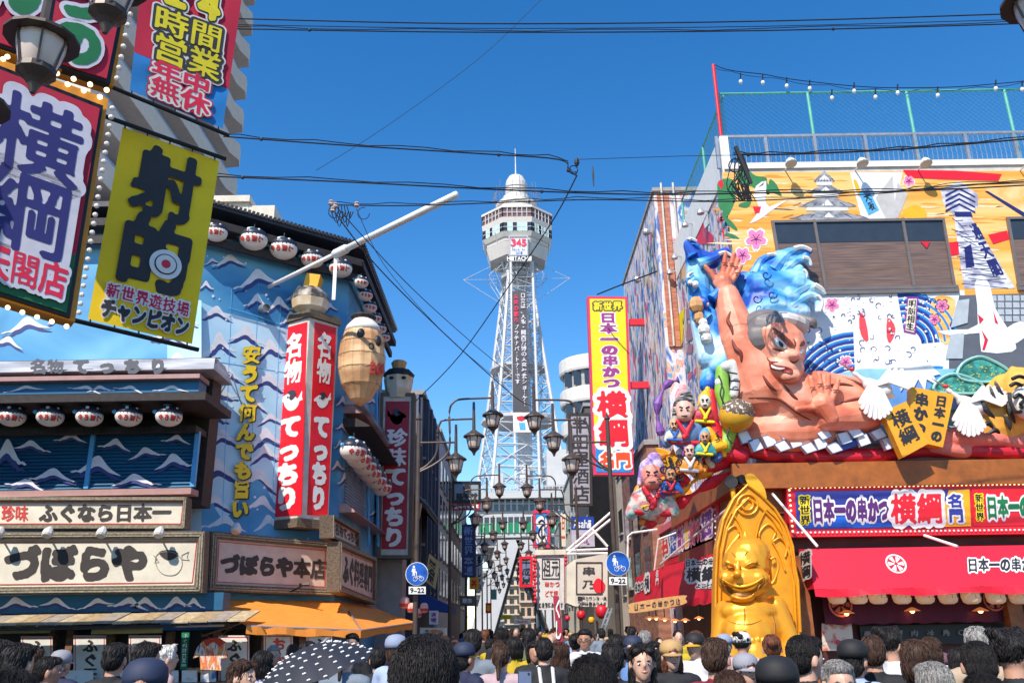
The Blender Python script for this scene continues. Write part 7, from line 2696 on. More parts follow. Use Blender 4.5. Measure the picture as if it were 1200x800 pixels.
vsign('tall grey vertical sign with five black brush characters, right of tower',48,[(666,484),(692,484),(694,592),(669,592)], mat('grey_lilac_board',(.36, .33, .38), .5), '半田屋酒店', INKB, DKB, 'v', .035, N=34, tq=[(669,488),(690,488),(692,588),(671,588)])
t = vsign('white vertical sign with blue beer-name header behind the right lamp pole',40,[(669,605),(696,605),(697,640),(670,640)], mat('lilac_board',(.5, .47, .55), .5), '岡', PURP, None, 'h', tq=[(678,626),(692,626),(692,638),(678,638)])
b = MB(); slab(b, PY(40),[(669,605),(696,605),(696.5,620),(669.5,620)], .02, .02); part('blue_header', b, mat('header_blue',(.01, .05, .35), .4), t)
sgn_text(t, PY(40),[(672,608),(693,608),(693,618),(672,618)], 'Asahi', WHITE, .03,26, 'h', lift=.03, gap=.1)
t = vsign('blue sign with white rounded drawing and pink rim in front of tower base',62,[(625,598),(644,598),(644,641),(625,641)], mat('sign_azure',(.02, .25, .68), .4), None, WHITE, mat('rose_red_paint',(.72, .03, .10), .45))
b = MB(); slab(b, PY(62), sm([(629,608),(634,604),(640,608),(641,616),(637,620),(641,628),(638,636),(630,637),(628,628),(632,620),(628,614)],3), .05, .02); part('white_drawing', b, WHITE, t)
b = MB(); b.tube([PY(62).at(x, y, .08) for x, y in sm([(631,612),(635,609),(638,613),(634,617),(631,625),(635,631),(638,627)],3, False)], .06,4); part('drawing_line', b, NAVY, t)
vsign('pale blue sign with red bulb rim and dark script, centre right',58,[(609,652),(624,652),(624,687),(609,687)], mat('dusty_blue',(.16, .20, .34), .5), '千成屋', BLACK, HOTRED)
t = vsign('big white hanging banner covered with black and red writing, centre right',33,[(629,650),(661,650),(661,714),(630,714)], mat('banner_white',(.66, .65, .62), .7), None, INK, None)
sgn_text(t, PY(33),[(636,655),(655,655),(655,676),(636,676)], '元祖', INK, .02,26, 'hr', lift=.02)
sgn_text(t, PY(33),[(638,680),(656,680),(656,688),(638,688)], '串かつ', LRD, .03,22, 'h', lift=.02)
sgn_text(t, PY(33),[(638,691),(654,691),(654,699),(638,699)], 'どて焼', LRD, .03,22, 'h', lift=.02)
sgn_text(t, PY(33),[(631,705),(660,705),(660,712),(631,712)], 'お食事処あります', INK, .02,20, 'h', lift=.02)
b = MB(); frame(b, PY(33),[(635,654),(656,654),(656,678),(635,678)], .03, .03, .02); part('ink_frame', b, INK, t)
b = MB(); b.box(PY(33).at(627,648).x, PY(33).at(663,648).x,32.9,33.2, PY(33).at(640,650).z, PY(33).at(640,644).z); part('banner_rod', b, CREAM, t)
b = MB()
for k in range(13):
 p = PY(32.8).at(627.5 if k % 2 else 626.5,652 + k * 4.4)
 b.ell(p, .07, None,6,4)
 p = PY(32.8).at(663,652 + k * 4.4)
 b.ell(p, .07, None,6,4)
part('red_bulbs', b, RED, t, stuff=True)
t = vsign('cream lantern-shaped box sign with black framed writing beside the right path sign',27,[(674,655),(712,648),(712,711),(674,710)], mat('box_sign_cream',(.62, .55, .46), .6), None, INK, None, dep=1.2)
b = MB(); slab(b, PY(27),[(664,662),(674,655),(674,710),(664,706)],0,1.0); part('side_panel', b, CREAM, t)
b = MB(); frame(b, PY(27),[(675,658),(706,658),(706,696),(675,696)], .03, .03, .02); part('ink_frame', b, INK, t)
sgn_text(t, PY(27),[(678,661),(702,661),(702,692),(678,692)], '串乃', INK, .02,30, 'v', lift=.02, size=.7)
b = MB(); slab(b, PY(27), sm([(697,680),(702,677),(709,684),(707,693),(700,694),(695,688)],2), .03, .01); part('red_stamp', b, HOTRED, t)
sgn_text(t, PY(27),[(677,698),(711,698),(711,703.5),(677,703.5)], '1Fカウンター席', INKB, .02,20, 'h', lift=.02)
sgn_text(t, PY(27),[(677,704.5),(711,704.5),(711,710),(677,710)], '2F座敷あります', INKB, .02,20, 'h', lift=.02)
vsign('small crimson flag on a slanting pole above the crowd, right of centre',14,[(648,698),(655,698),(660,752),(653,752)], mat('crimson_flag',(.38, .02, .05), .7), 'くし', WHITE, None, dep=.02)
vsign('narrow cream strip sign with orange figures left of grey vertical sign',52,[(657,602),(663,602),(663,640),(657,640)], CREAM, '日一', LRD)
vsign('distant yellow sign low in the middle of the street',90,[(587,720),(599,720),(599,725),(587,725)], YEL, None)
vsign('distant white banner across the low middle of the street',80,[(602,725),(622,725),(622,731),(602,731)], WHITE, '商店街', LRD, None, 'h')
vsign('distant green-trimmed sign left of the low middle',95,[(575,690),(582,690),(582,702),(575,702)], mat('muted_green',(.2, .35, .25), .5), None)
t = thing('tube_bracket', 'white tubular bracket frame reaching left from right shop toward the hanging banner', 'bracket')
b = MB()
p33 = PY(33)
for a, c in (((664,645),(712,643)),((664,649),(712,648)),((664,645),(716,600)),((666,648),(716,608)),((694,620),(712,640))):
 b.tube([PY(31).at(*a), PY(31).at(*c)], .05,6)
b.tube([PY(26).at(735,668), PY(26).at(736,628), PY(26).at(741,624), PY(26).at(770,620)], .035,6)
part('bracket_tube', b, WHITE, t)
for i,(px, py, r, Y) in enumerate(((681,720,5,30),(705,716,7,27),(693,726,3.5,34),(665,724,3,40))):
 t = thing('paper_lantern',['round red lantern left of the pair under the cream box sign', 'big red lantern under the cream box sign by the right pole', 'small yellow-lit lantern low behind the crowd', 'tiny red lantern far along the right side'][i], 'lantern', 'red lanterns on the right side')
 c, R = sphere_at(PY(Y), px, py, r)
 b = MB(); b.lathe(c,[(R * .5,-R),(R * .88,-R * .7),(R * 1.05,0),(R * .88, R * .7),(R * .5, R)],12)
 part('paper_shade', b,[RED, RED, ORYEL, RED][i], t, smooth=True)
 b = MB(); b.lathe(c,[(R * .5, R),(R * .5, R * 1.15)],10); b.lathe(c,[(R * .5,-R * 1.15),(R * .5,-R)],10)
 part('black_ring', b, BLACK, t)
t = thing('ladder', 'grey metal ladder leaning by the right lamp pole', 'ladder')
b = MB(); pA_ = PY(22.6)
b.beam(pA_.at(717,712), pA_.at(704,750), .04); b.beam(pA_.at(713,712), pA_.at(699,750), .04)
part('rail', b, STEEL, t)
for k in range(5):
 b = MB(); y = 717 + k * 7; x = 715 - k * 2.4
 b.beam(pA_.at(x - 3, y), pA_.at(x + 2, y), .03); part('rung', b, STEEL, t)
# ================================================================== high flats behind the near signs, top left
fl = thing('high_flats', 'tall beige apartment block with stacked rounded balconies behind the top-left signs', 'building')
XF = -20.4
BLC = mat('balcony_beige',(.68, .56, .46), .7, noise=.06)
FG = mat('flats_glass',(.20, .30, .42), .2)
b = MB(); b.box(-40, XF - 1.3,36,56,0,56)
part('wall', b, mat('flats_blue_grey',(.26, .33, .42), .6), fl)
PFl = Plane((XF,0,0),(1,0,0))
for k in range(17):
 z_ = PFl.at(262,200).z - 10 + k * 3.0
 b = MB()
 b.prism([V((XF - 1.3,36, z_)), V((XF,36, z_)), V((XF,55.5, z_)), V((XF + .35,56.6, z_)), V((XF + .1,57.6, z_)), V((XF - 1.3,57.8, z_))], V((0,0,1.35)))
 part('balcony', b, BLC, fl)
 b = MB()
 for j in range(5):
  b.box(XF - 1.32, XF - 1.22,36.6 + j * 4,39.2 + j * 4, z_ + 1.3, z_ + 2.9)
 part('window', b, FG, fl)
 b = MB(); b.box(XF - .1, XF,36,55, z_ + 1.36, z_ + 1.5)
 part('hand_rail', b, STEEL, fl)
# ================================================================== near banners, top left
Dd = V((math.sin(rad(52)), math.cos(rad(52)),0))
NB = V((Dd.y,-Dd.x,0))
def near(anchor, Y):
 p = PY(Y).at(*anchor)
 return Plane(p, NB)
nbld = thing('near_building', 'grey side wall of the near-left building carrying banners, mostly outside the picture', 'building')
b = MB(); b.box(-17,-10.2,2.5,14.0,0,8.8); part('wall', b, GREY, nbld)
def banner_rods(t, pl, q, m=BLKIRON, ext=8):
 b = MB()
 tl, tr, br, bl = q
 def e(a, c, k):
  d = (V(c) - V(a)).normalized() * k
  return (a[0] - d.x * 6, a[1] - d.y * 6),(c[0] + d.x, c[1] + d.y)
 for a, c in ((tl, tr),(bl, br)):
  s_, f_ = e(a, c, ext)
  dy = -5 if a == tl else 5
  b.tube([pl.at(s_[0], s_[1] + dy, .03), pl.at(f_[0], f_[1] + dy, .03)], .028,8)
 part('support_rod', b, m, t)
 b = MB()
 for a, c, dy in ((tl, tr,-5),(bl, br,5)):
  for k in range(5):
   x, y = a[0] + (c[0] - a[0]) * (k + .1) / 4.3, a[1] + (c[1] - a[1]) * (k + .1) / 4.3
   b.tube([pl.at(x, y, .02), pl.at(x, y + dy, .05)], .010,5)
 part('cable_tie', b, m, t, stuff=True)
def cloth_panel(t, pl, q, m, name='banner_cloth', amp=.018, off=0.):
 b = MB()
 n1, n2 = 14,20
 vs = []
 for j in range(n2 + 1):
  for i in range(n1 + 1):
   u, v = i / n1, j / n2
   a = V(q[0]).lerp(V(q[1]), u); c = V(q[3]).lerp(V(q[2]), u)
   p = a.lerp(c, v)
   vs.append(pl.at(p.x, p.y, off + amp * math.sin(u * 5 + v * 7) * math.sin(PI * u)))
 b.add(vs,[(j * (n1 + 1) + i,(j + 1) * (n1 + 1) + i,(j + 1) * (n1 + 1) + i + 1, j * (n1 + 1) + i + 1) for j in range(n2) for i in range(n1)])
 return part(name, b, m, t, smooth=True)
def rows(t, pl, q, items):
 for txt_, u0, u1, v0, v1, mm, wt_, N_, d_, ol in items:
  sgn_text(t, pl, sub(q, u0, u1, v0, v1), txt_, mm, wt_, N_, d_, lift=.024, outline=ol)
# yellow shooting-gallery banner
pl = near((143,150),9.0)
t = thing('banner', 'yellow vertical banner with two giant black kanji and a target, top left', 'banner')
q = [(144,149),(257,189),(225,403),(103,374)]
YB2 = mat('banner_yellow',(.95, .64, .004), .7, noise=.06, scale=2)
cloth_panel(t, pl, q, YB2)
CHAR = mat('banner_black',(.03, .03, .035), .7)
rows(t, pl, q,[('射', .17, .86, .03, .40, CHAR, .075,72, 'h', None),('的', .15, .88, .39, .78, CHAR, .080,72, 'h', None),
    ('新世界遊技場', .12, .93, .785, .865, mat('banner_magenta_red',(.62, .01, .08), .7), .045,36, 'h',[(WHITE, .12)]),
    ('チャンピオン', .10, .95, .865, .97, CHAR, .06,36, 'h',[(WHITE, .13)])])
c, R0 = sphere_at(pl,193,311,18.5)
for k,(rr, mm) in enumerate(((1.0, WHITE),(.70, CHAR),(.62, WHITE),(.28, mat('target_red',(.70, .02, .05), .6)))):
 b = MB(); b.lathe(c + NB * (.036 + k * .006),[(R0 * rr,0),(R0 * rr, .004)],32, axis=NB)
 part('target_ring', b, mm, t)
banner_rods(t, pl, q)
# red and blue opening-hours banner
pl = near((190,-30),9.6)
t = thing('banner', 'red-topped blue banner with yellow and red opening-hours characters, top left', 'banner')
q = [(170,-60),(286,-20),(261,151),(152,106)]
cloth_panel(t, pl, sub(q,0,1,0, .73), mat('banner_crimson',(.48, .008, .04), .7, noise=.06))
cloth_panel(t, pl, sub(q,0,1, .73,1), mat('banner_azure',(.01, .20, .55), .7, noise=.06))
YB3 = mat('banner_letter_yellow',(.72, .60, .01), .7)
BW = [(CHAR, .10),(mat('banner_white',(.66, .65, .62), .7), .15)]
WR = [(mat('banner_white',(.66, .65, .62), .7), .10),(mat('banner_crimson',(.48, .008, .04), .7), .15)]
rows(t, pl, q,[('２４', .18, .86, .10, .34, YB3, .06,44, 'h', BW),('時間', .16, .88, .34, .53, YB3, .045,56, 'h', BW),('営業', .18, .9, .52, .72, YB3, .045,56, 'h', BW),
    ('年中', .20, .82, .70, .84, mat('banner_letter_red',(.66, .01, .06), .7), .045,50, 'h', WR),('無休', .20, .84, .82, .975, mat('banner_letter_red',(.66, .01, .06), .7), .045,50, 'h', WR)])
banner_rods(t, pl, q)
# framed blue-kanji light box, with bulbs on an orange surround
def bulb_frame(t, pl, q, wpx, nb, side=True):
 b = MB()
 tl, tr, br, bl = [V(x) for x in q]
 o = [tl + V((0,-wpx)), tr + V((wpx * .9,-wpx)), br + V((wpx * .9, wpx)), bl + V((0, wpx))]
 slab(b, pl,[tuple(x) for x in o],-.06, .2)
 part('orange_surround', b, mat('orange_enamel',(.62, .26, .01), .5, noise=.08), t)
 b = MB()
 slab(b, pl,[(tl.x, tl.y - 4),(tr.x + 4, tr.y - 3),(br.x + 4, br.y + 6),(bl.x, bl.y + 5)],-.02, .12)
 part('black_frame', b, BLKIRON, t)
 b = MB(); b2 = MB()
 for k in range(nb):
  u = k / (nb - 1)
  p = tr.lerp(br, u) + V((wpx * 1.35,0))
  c_, r_ = sphere_at(pl, p.x, p.y,3.3, .02)
  b.ell(c_, r_, None,8,6)
 part('side_bulbs', b, BULBW, t, stuff=True)
 for k in range(9):
  p = bl.lerp(br, k / 8) + V((0, wpx * 1.3 + 2))
  c_, r_ = sphere_at(pl, p.x, p.y,3.3, .0)
  b2.ell(c_, r_, None,8,6)
  p = tl.lerp(tr, k / 8) + V((0,-wpx * 1.2))
  c_, r_ = sphere_at(pl, p.x, p.y,3.3, .0)
  b2.ell(c_, r_, None,8,6)
 part('edge_bulbs', b2, BULB, t, stuff=True)
pl = near((100,250),7.4)
t = thing('light_box_sign', 'large framed sign with giant navy kanji on red and green, left edge', 'sign')
q = [(-34,68),(117,127),(78,366),(-60,322)]
bulb_frame(t, pl, q,11,24)
b = MB(); slab(b, pl, sub(q,0,1,0, .72), .0, .03); part('red_panel', b, mat('banner_crimson',(.48, .008, .04), .7), t)
b = MB(); slab(b, pl, sub(q,0,1, .72,1), .0, .03); part('green_panel', b, mat('banner_green',(.005, .13, .045), .6), t)
WL = mat('sign_lilac_white',(.60, .58, .66), .6)
rows(t, pl, q,[('横', .20, .93, .06, .44, mat('kanji_navy',(.02, .02, .16), .6), .055,80, 'h',[(WL, .115)]),('綱', .16, .93, .40, .80, mat('kanji_navy',(.02, .02, .16), .6), .055,80, 'h',[(WL, .115)]),
    ('天閣店', .24, .97, .78, .95, mat('banner_letter_red',(.66, .01, .06), .7), .05,48, 'h',[(WL, .14)])])
pl = near((100,50),7.8)
t = thing('light_box_sign', 'framed red sign with green hiragana cut off by the top-left corner', 'sign')
q = [(-30,-130),(158,-70),(125,92),(-30,40)]
bulb_frame(t, pl, q,9,14)
b = MB(); slab(b, pl, q, .0, .03); part('red_panel', b, mat('banner_crimson',(.48, .008, .04), .7), t)
rows(t, pl, q,[('の', .55, .93, .66, .98, mat('kana_green',(.005, .16, .05), .6), .075,60, 'h',[(WL, .15)]),('つ', .52, .93, .36, .68, mat('kana_green',(.005, .16, .05), .6), .075,60, 'h',[(WL, .15)]),('ん', .06, .46, .36, .76, mat('kana_green',(.005, .16, .05), .6), .075,60, 'h',[(WL, .15)])])
# ================================================================== overhead cables
def cable(label, pts, Y0, Y1, r=.014, twist=False, cat='cable'):
 t = thing('overhead_cable', label, cat)
 b = MB()
 n = len(pts)
 P = []
 s_ = sm(pts,5, False)
 m_ = len(s_) - 1
 for i,(x, y) in enumerate(s_):
  u = i / m_
  P.append(PY(Y0 + (Y1 - Y0) * u).at(x, y))
 b.tube(P, r,5)
 if twist:
  b.tube([p + V((0,0, .05 + .03 * math.sin(i * 1.9))) for i, p in enumerate(P)], r * .7,4)
  for i in range(2, m_,9):
   b.ell(P[i], r * 2.4, None,6,4)
 part('wire', b, CABLE, t)
 return t
cable('upper straight cable crossing the whole sky near the top',[(270,22),(560,28),(900,25),(1260,14)],14,14)
cable('second cable of the top pair crossing the sky, slightly lower',[(270,34),(560,38),(900,36),(1260,26)],14,14, twist=True)
cable('third thin cable just under the top pair',[(270,29),(560,33.5),(900,31),(1260,21)],14.3,14.3, .009)
cable('black twisted cable from left flats ending above the tower',[(262,160),(400,170),(560,180),(655,187),(666,200),(676,206)],15,15, .016, True)
cable('long twisted cable passing across the dome of the tower',[(230,206),(400,213),(600,223),(760,228),(900,226),(1060,224),(1260,214)],16,16, .017, True)
cable('dark cable sagging just under the deck roof of the tower',[(385,240),(480,241),(600,237),(700,234),(860,236),(1040,226),(1110,218),(1260,210)],16.5,16.5, .014, True)
cable('thick black cable running across the roof railing to the right edge',[(860,181),(920,181),(1040,176),(1120,170),(1260,158)],18,18, .022, True)
cable('faint cable at mid-height right of the tower mast',[(676,187),(800,183),(860,182)],18,18, .008)
cable('diagonal cable rising from the tower foot to the knot above',[(676,206),(650,255),(600,330),(540,415),(487,470)],15,28, .016)
cable('diagonal cable from pole-top insulators down toward the tower lattice',[(388,243),(440,310),(520,390),(600,462),(622,475)],15,30, .016)
cable('second diagonal cable beside the first from the insulators',[(392,240),(470,325),(540,390),(600,440)],15,30, .012)
cable('thin dashed-looking cable to the right of the insulators',[(418,245),(450,310),(520,390),(590,450)],15.5,30, .008)
cable('faint wire climbing to the top edge left of centre',[(370,200),(450,150),(560,70),(634,0)],20,20, .007)
cable('pink cord rising from the yellow vertical sign to the wall',[(700,345),(730,333),(770,318)],33,30, .03)
b = None
t = thing('cable_knot', 'bundle of insulators and looped cable hanging where diagonal wires meet', 'insulator')
b = MB()
for dx, dy in ((0,0),(5,3),(2,8),(30,2)):
 b.lathe(PY(15).at(388 + dx,238 + dy),[(.03,-.05),(.06,-.03),(.04,0),(.06, .03),(.03, .06)],8)
part('insulator', b, mat('porcelain',(.55, .45, .42), .3), t)
b = MB()
for k in range(7):
 x0 = 388 + k * 3
 b.tube([PY(15).at(x, y) for x, y in sm([(x0,240),(x0 - 3 + k,250),(x0 + 4,256 + (k % 3) * 5),(x0 + 8,248)],3, False)], .010,4)
b.tube([PY(15).at(426 + 7 * math.cos(a * .5),250 + 7 * math.sin(a * .5)) for a in range(11)], .008,4)
part('cable_loop', b, CABLE, t)
t = thing('cable_knot', 'tangled black cable bundle against the pine painting at the roof corner', 'insulator')
b = MB()
rr = random.Random(3)
for k in range(16):
 x0 = 858 + rr.uniform(0,16)
 b.tube([PY(18).at(x, y) for x, y in sm([(x0,178 + rr.uniform(0,12)),(x0 + rr.uniform(-8,10),200),(x0 + rr.uniform(-10,8),222),(x0 + rr.uniform(0,14),236),(x0 + rr.uniform(-6,6),215)],3, False)], .012,4)
b.tube([PY(18).at(862 + 8 * math.cos(a * .4),194 + 8 * math.sin(a * .4)) for a in range(17)], .016,4)
b.beam(PY(18).at(862,172), PY(18).at(880,215), .08)
part('cable_loop', b, CABLE, t)
t = thing('cable_knot', 'small looped cable end hanging in the sky right above the tower deck', 'insulator')
b = MB(); b.tube([PY(15).at(672 + 5 * math.cos(a * .5),199 + 5 * math.sin(a * .5)) for a in range(13)], .012,4); b.lathe(PY(15).at(676,190),[(.03,-.08),(.05,-.03),(.05, .02),(.03, .08)],8); b.lathe(PY(15).at(695,205),[(.01,-.25),(.02,0),(.01, .2)],6)
part('cable_loop', b, CABLE, t)
# ================================================================== people
def LB(specs, vox, smooth=4, name='body'):
 b = MB()
 for s_ in specs:
  if len(s_) == 2:
   b.ell(s_[0], s_[1], None,16,12)
  else:
   b.limb(s_[0], s_[1], s_[2], s_[3],12)
 return baked(b, vox, smooth, None, name=name)
def person_meshes():
 d = {}
 head = [((0,-.005,1.595),(.073, .092, .10)),((0,-.035,1.55),(.055, .06, .075)),((0,-.05,1.505),(.032, .035, .028)),
   ((0,-.102,1.575),(.011, .018, .014)),((0,-.095,1.60),(.008, .014, .03)),((-.083, .005,1.575),(.011, .02, .031)),((.083, .005,1.575),(.011, .02, .031)),
   ((0, .01,1.53),(0, .015,1.42), .052, .058)]
 def arm(s, elbow, wrist):
  e, w_ = V((s * elbow[0], elbow[1], elbow[2])), V((s * wrist[0], wrist[1], wrist[2]))
  dr = (w_ - e).normalized()
  L = [(V((s * .175, .0,1.385)), e, .048, .038),(e, w_, .037, .026),(w_, w_ + dr * .07, .03, .034)]
  side = dr.cross(V((0,1,0))).normalized() if abs(dr.y) < .9 else V((1,0,0))
  for k in range(4):
   o = (k - 1.5) * .017
   p = w_ + dr * .10 + V((0, o,0))
   L.append((p, p + dr * (.05 + .012 * (1.5 - abs(k - 1.3))) + V((-s * .012,0,0)), .0085, .0075))
  L.append((w_ + dr * .03 + V((0,-.03,0)), w_ + dr * .085 + V((-s * .01,-.052,0)), .0105, .009))
  return L
 torso = [((0,0,1.25),(.165, .105, .20)),((0,0,1.05),(.14, .105, .16)),((0, .005, .93),(.16, .115, .12)),(V((-.13,0,1.38)), V((.13,0,1.38)), .065, .065)]
 legs = []
 for s in (-1,1):
  legs += [(V((s * .09,0, .9)), V((s * .10,-.01, .50)), .085, .06),(V((s * .10,-.01, .5)), V((s * .10, .02, .10)), .055, .04),(V((s * .10, .02, .06)), V((s * .11,-.13, .035)), .042, .034)]
 dn = ((.235, .01,1.12),(.25,-.04, .87))
 d['body'] = LB(head + torso + legs + arm(-1, *dn) + arm(1, *dn), .0125,3)
 d['body_up'] = LB(head + torso + legs + arm(-1, *dn) + arm(1,(.26,-.12,1.22),(.17,-.26,1.44)), .0125,3)
 tor2 = [((0,0,1.25),(.18, .122, .205)),((0,0,1.05),(.158, .122, .16)),((0, .005, .93),(.172, .128, .11)),(V((-.13,0,1.385)), V((.13,0,1.385)), .078, .078),(V((0, .01,1.40)), V((0, .012,1.455)), .075, .062)]
 def slv(up=None):
  r = []
  for s in (-1,1):
   e = V((s * .218, .008,1.19))
   if up and s > 0:
    e = V((.24,-.09,1.27))
   r.append((V((s * .175, .0,1.385)), e, .064, .060))
  return r
 d['shirt'] = LB(tor2 + slv(), .014,3, 'shirt')
 d['shirt_up'] = LB(tor2 + slv(1), .014,3, 'shirt')
 tr = [((0, .005, .90),(.168, .124, .11))]
 for s in (-1,1):
  tr += [(V((s * .09,0, .88)), V((s * .10,-.01, .50)), .10, .075),(V((s * .10,-.01, .5)), V((s * .10, .01, .12)), .075, .068)]
 d['trousers'] = LB(tr, .02,3, 'trousers')
 def hair(L, tuft=150, lo=1.50, ln=.05, back=0, vox=.011, sm_=2, th=1.0):
  me = LB(L, vox, sm_, 'hair')
  from mathutils.bvhtree import BVHTree
  bv = BVHTree.FromPolygons([v.co.copy() for v in me.vertices],[tuple(p.vertices) for p in me.polygons])
  q = MB()
  q.v = [tuple(v.co) for v in me.vertices]
  q.f = [tuple(p.vertices) for p in me.polygons]
  rh = random.Random(5)
  C = V((0, .02,1.58))
  for i in range(int(tuft * 2.4)):
   a = rh.uniform(0,2 * PI); el = rh.uniform(-.9,1.4)
   d_ = V((math.cos(a) * math.cos(el), math.sin(a) * math.cos(el), math.sin(el)))
   h = bv.ray_cast(C + d_ * .5,-d_)
   if h[0] is None or h[0].z < lo - .02 or (h[0].y < -.045 and h[0].z < 1.665):
    continue
   nrm = h[1]
   down = (V((rh.uniform(-.35, .35), rh.uniform(-.2, .5),-1)) + d_ * .2)
   tg = (down - nrm * down.dot(nrm)).normalized()
   L_ = ln * rh.uniform(.6,1.3)
   p0 = h[0] - tg * L_ * .5 - nrm * .004
   p1 = h[0] + nrm * .004
   p2 = h[0] + tg * L_ * .6 + nrm * rh.uniform(-.002, .006)
   q.tube([p0, p1, p2],[.002 * th, rh.uniform(.0028, .0055) * th, .001 * th],4 if th == 1 else 3, cap=False)
  return q.mesh('hair', None, True)
 d['short'] = hair([((0, .016,1.625),(.079, .090, .088)),((0, .045,1.585),(.072, .062, .07)),((0,-.035,1.668),(.066, .062, .036))],190,1.53, .045)
 d['crop'] = hair([((0, .016,1.622),(.082, .092, .088)),((0, .045,1.58),(.074, .062, .072)),((0,-.035,1.665),(.066, .062, .036))],2400,1.52, .028, th=.32)
 d['fine'] = hair([((0, .02,1.615),(.089, .097, .094)),((0, .045,1.55),(.088, .065, .085)),((-.066, .01,1.545),(.026, .05, .075)),((.066, .01,1.545),(.026, .05, .075))],2400,1.47, .075, th=.36)
 d['curly'] = hair([((0, .015,1.63),(.088, .096, .092))] + [((.078 * math.cos(a * 2.4) * (1 - .3 * (a % 3)), .02 + .078 * math.sin(a * 2.4),1.61 + .03 * (a % 4)),(.026, .026, .026)) for a in range(16)],260,1.52, .04)
 d['bob'] = hair([((0, .02,1.615),(.089, .097, .096)),((0, .045,1.55),(.088, .065, .085)),((-.066, .01,1.545),(.026, .05, .075)),((.066, .01,1.545),(.026, .05, .075)),((0,-.05,1.665),(.066, .052, .033))],170,1.47, .07)
 d['long'] = hair([((0, .02,1.615),(.085, .095, .095)),((0, .055,1.50),(.085, .05, .17)),((-.066, .02,1.47),(.026, .04, .17)),((.066, .02,1.47),(.026, .04, .17)),((0, .075,1.36),(.08, .032, .12)),((-.04,-.045,1.665),(.042, .045, .03)),((.045,-.045,1.665),(.042, .045, .03))],190,1.3, .09)
 d['ponytail'] = hair([((0, .018,1.62),(.081, .093, .09)),((0, .05,1.585),(.072, .058, .065)),(V((0, .11,1.60)), V((0, .15,1.42)), .032, .016)],120,1.53, .05)
 d['bun'] = hair([((0, .018,1.62),(.082, .093, .09)),((0, .05,1.585),(.072, .058, .065)),((0, .115,1.64),(.045, .04, .045))],120,1.53, .05)
 b = MB(); b.lathe(V((0, .01,1.615)),[(.098,-.005),(.101, .03),(.095, .065),(.071, .096),(.033, .109),(.001, .112)],20); d['cap'] = b.mesh('cap', None, True)
 b = MB()
 vs = []
 for i in range(9):
  a = PI + PI * i / 8
  vs += [(.088 * math.cos(a), .01 + .088 * math.sin(a),1.617),(.085 * math.cos(a),-.0 + .165 * math.sin(a),1.60)]
 b.add(vs + [(x, y, z - .006) for x, y, z in vs],[(2 * i,2 * i + 1,2 * i + 3,2 * i + 2) for i in range(8)] + [(18 + 2 * i,18 + 2 * i + 2,18 + 2 * i + 3,18 + 2 * i + 1) for i in range(8)] + [(2 * i + 1,19 + 2 * i,21 + 2 * i,2 * i + 3) for i in range(8)])
 d['brim'] = b.mesh('brim', None)
 b = MB(); b2 = MB(); b3 = MB()
 for s in (-1,1):
  b.ell((s * .03,-.083,1.585),(.0135, .008, .006), None,10,6)
  b2.ell((s * .03,-.0895,1.585),(.0058, .004, .0056), None,8,6)
  b3.tube([(s * .014,-.091,1.602),(s * .03,-.091,1.607),(s * .046,-.080,1.602)],[.003, .0038, .002],5)
 d['eye'], d['pupil'], d['brow'] = b.mesh('eye', None, True), b2.mesh('pupil', None, True), b3.mesh('brow', None)
 b = MB(); b.tube([(-.024,-.084,1.541),(-.01,-.091,1.537),(0,-.092,1.5355),(.01,-.091,1.537),(.024,-.084,1.541)],[.002, .0045, .005, .0045, .002],6)
 d['mouth'] = b.mesh('mouth', None, True)
 b = MB(); b.ell((0,-.0875,1.538),(.02, .006, .007), None,10,6); d['teeth'] = b.mesh('teeth', None, True)
 b = MB()
 for s in (-1,1):
  b.tube([(s * .03 + .018 * math.cos(a * PI / 6),-.098,1.583 + .014 * math.sin(a * PI / 6)) for a in range(13)], .002,4)
  b.tube([(s * .048,-.097,1.586),(s * .078,-.01,1.592)], .002,4)
 d['glasses'] = b.mesh('glasses', None)
 b = MB(); b.ell((0,-.062,1.538),(.052, .05, .04), None,14,8); d['mask'] = b.mesh('face_mask', None, True)
 b = MB()
 for s in (-1,1):
  b.tube([(s * .10, .11,1.10),(s * .105, .125,1.30),(s * .10, .06,1.45),(s * .10,-.06,1.45),(s * .11,-.13,1.30),(s * .12,-.10,1.08)], .017,6)
 b.box(-.13, .13, .125, .24, .98,1.40)
 d['pack'] = b.mesh('backpack', None, False)
 b = MB(); b.tube([(-.1, .13,1.0),(-.08, .14,1.25),(-.07, .08,1.45),(-.05,-.05,1.46)], .016,6); b.tube([(.02, .13,1.0),(.03, .14,1.25),(.05, .09,1.45),(.06,-.05,1.46)], .016,6)
 d['strap'] = b.mesh('bag_strap', None)
 return d
PM = person_meshes()
SKINS = [mat('skin_%s' % n, c, .5, noise=.04) for n, c in (('light',(.66, .38, .27)),('warm',(.56, .30, .20)),('tan',(.44, .22, .14)))]
def clr(nm, c, r=.8):
 return mat(nm, c, r, noise=.12, scale=9)
def hmat(nm, c, r):
 m = rampmat(nm,[(.35, tuple(x * .45 for x in c)),(.65, tuple(x * 1.9 for x in c))],(150,150,14), rough=r + .15, bump=.3, detail=2)
 m.node_tree.nodes['Principled BSDF'].inputs['Specular IOR Level'].default_value = .3
 return m
HC = {'k': hmat('hair_black',(.012, .010, .010), .42), 'b': hmat('hair_brown',(.045, .022, .014), .45), 'g': hmat('hair_grey',(.22, .21, .20), .6), 'w': hmat('hair_white',(.55, .52, .48), .6), 'r': hmat('hair_auburn',(.12, .04, .02), .45)}
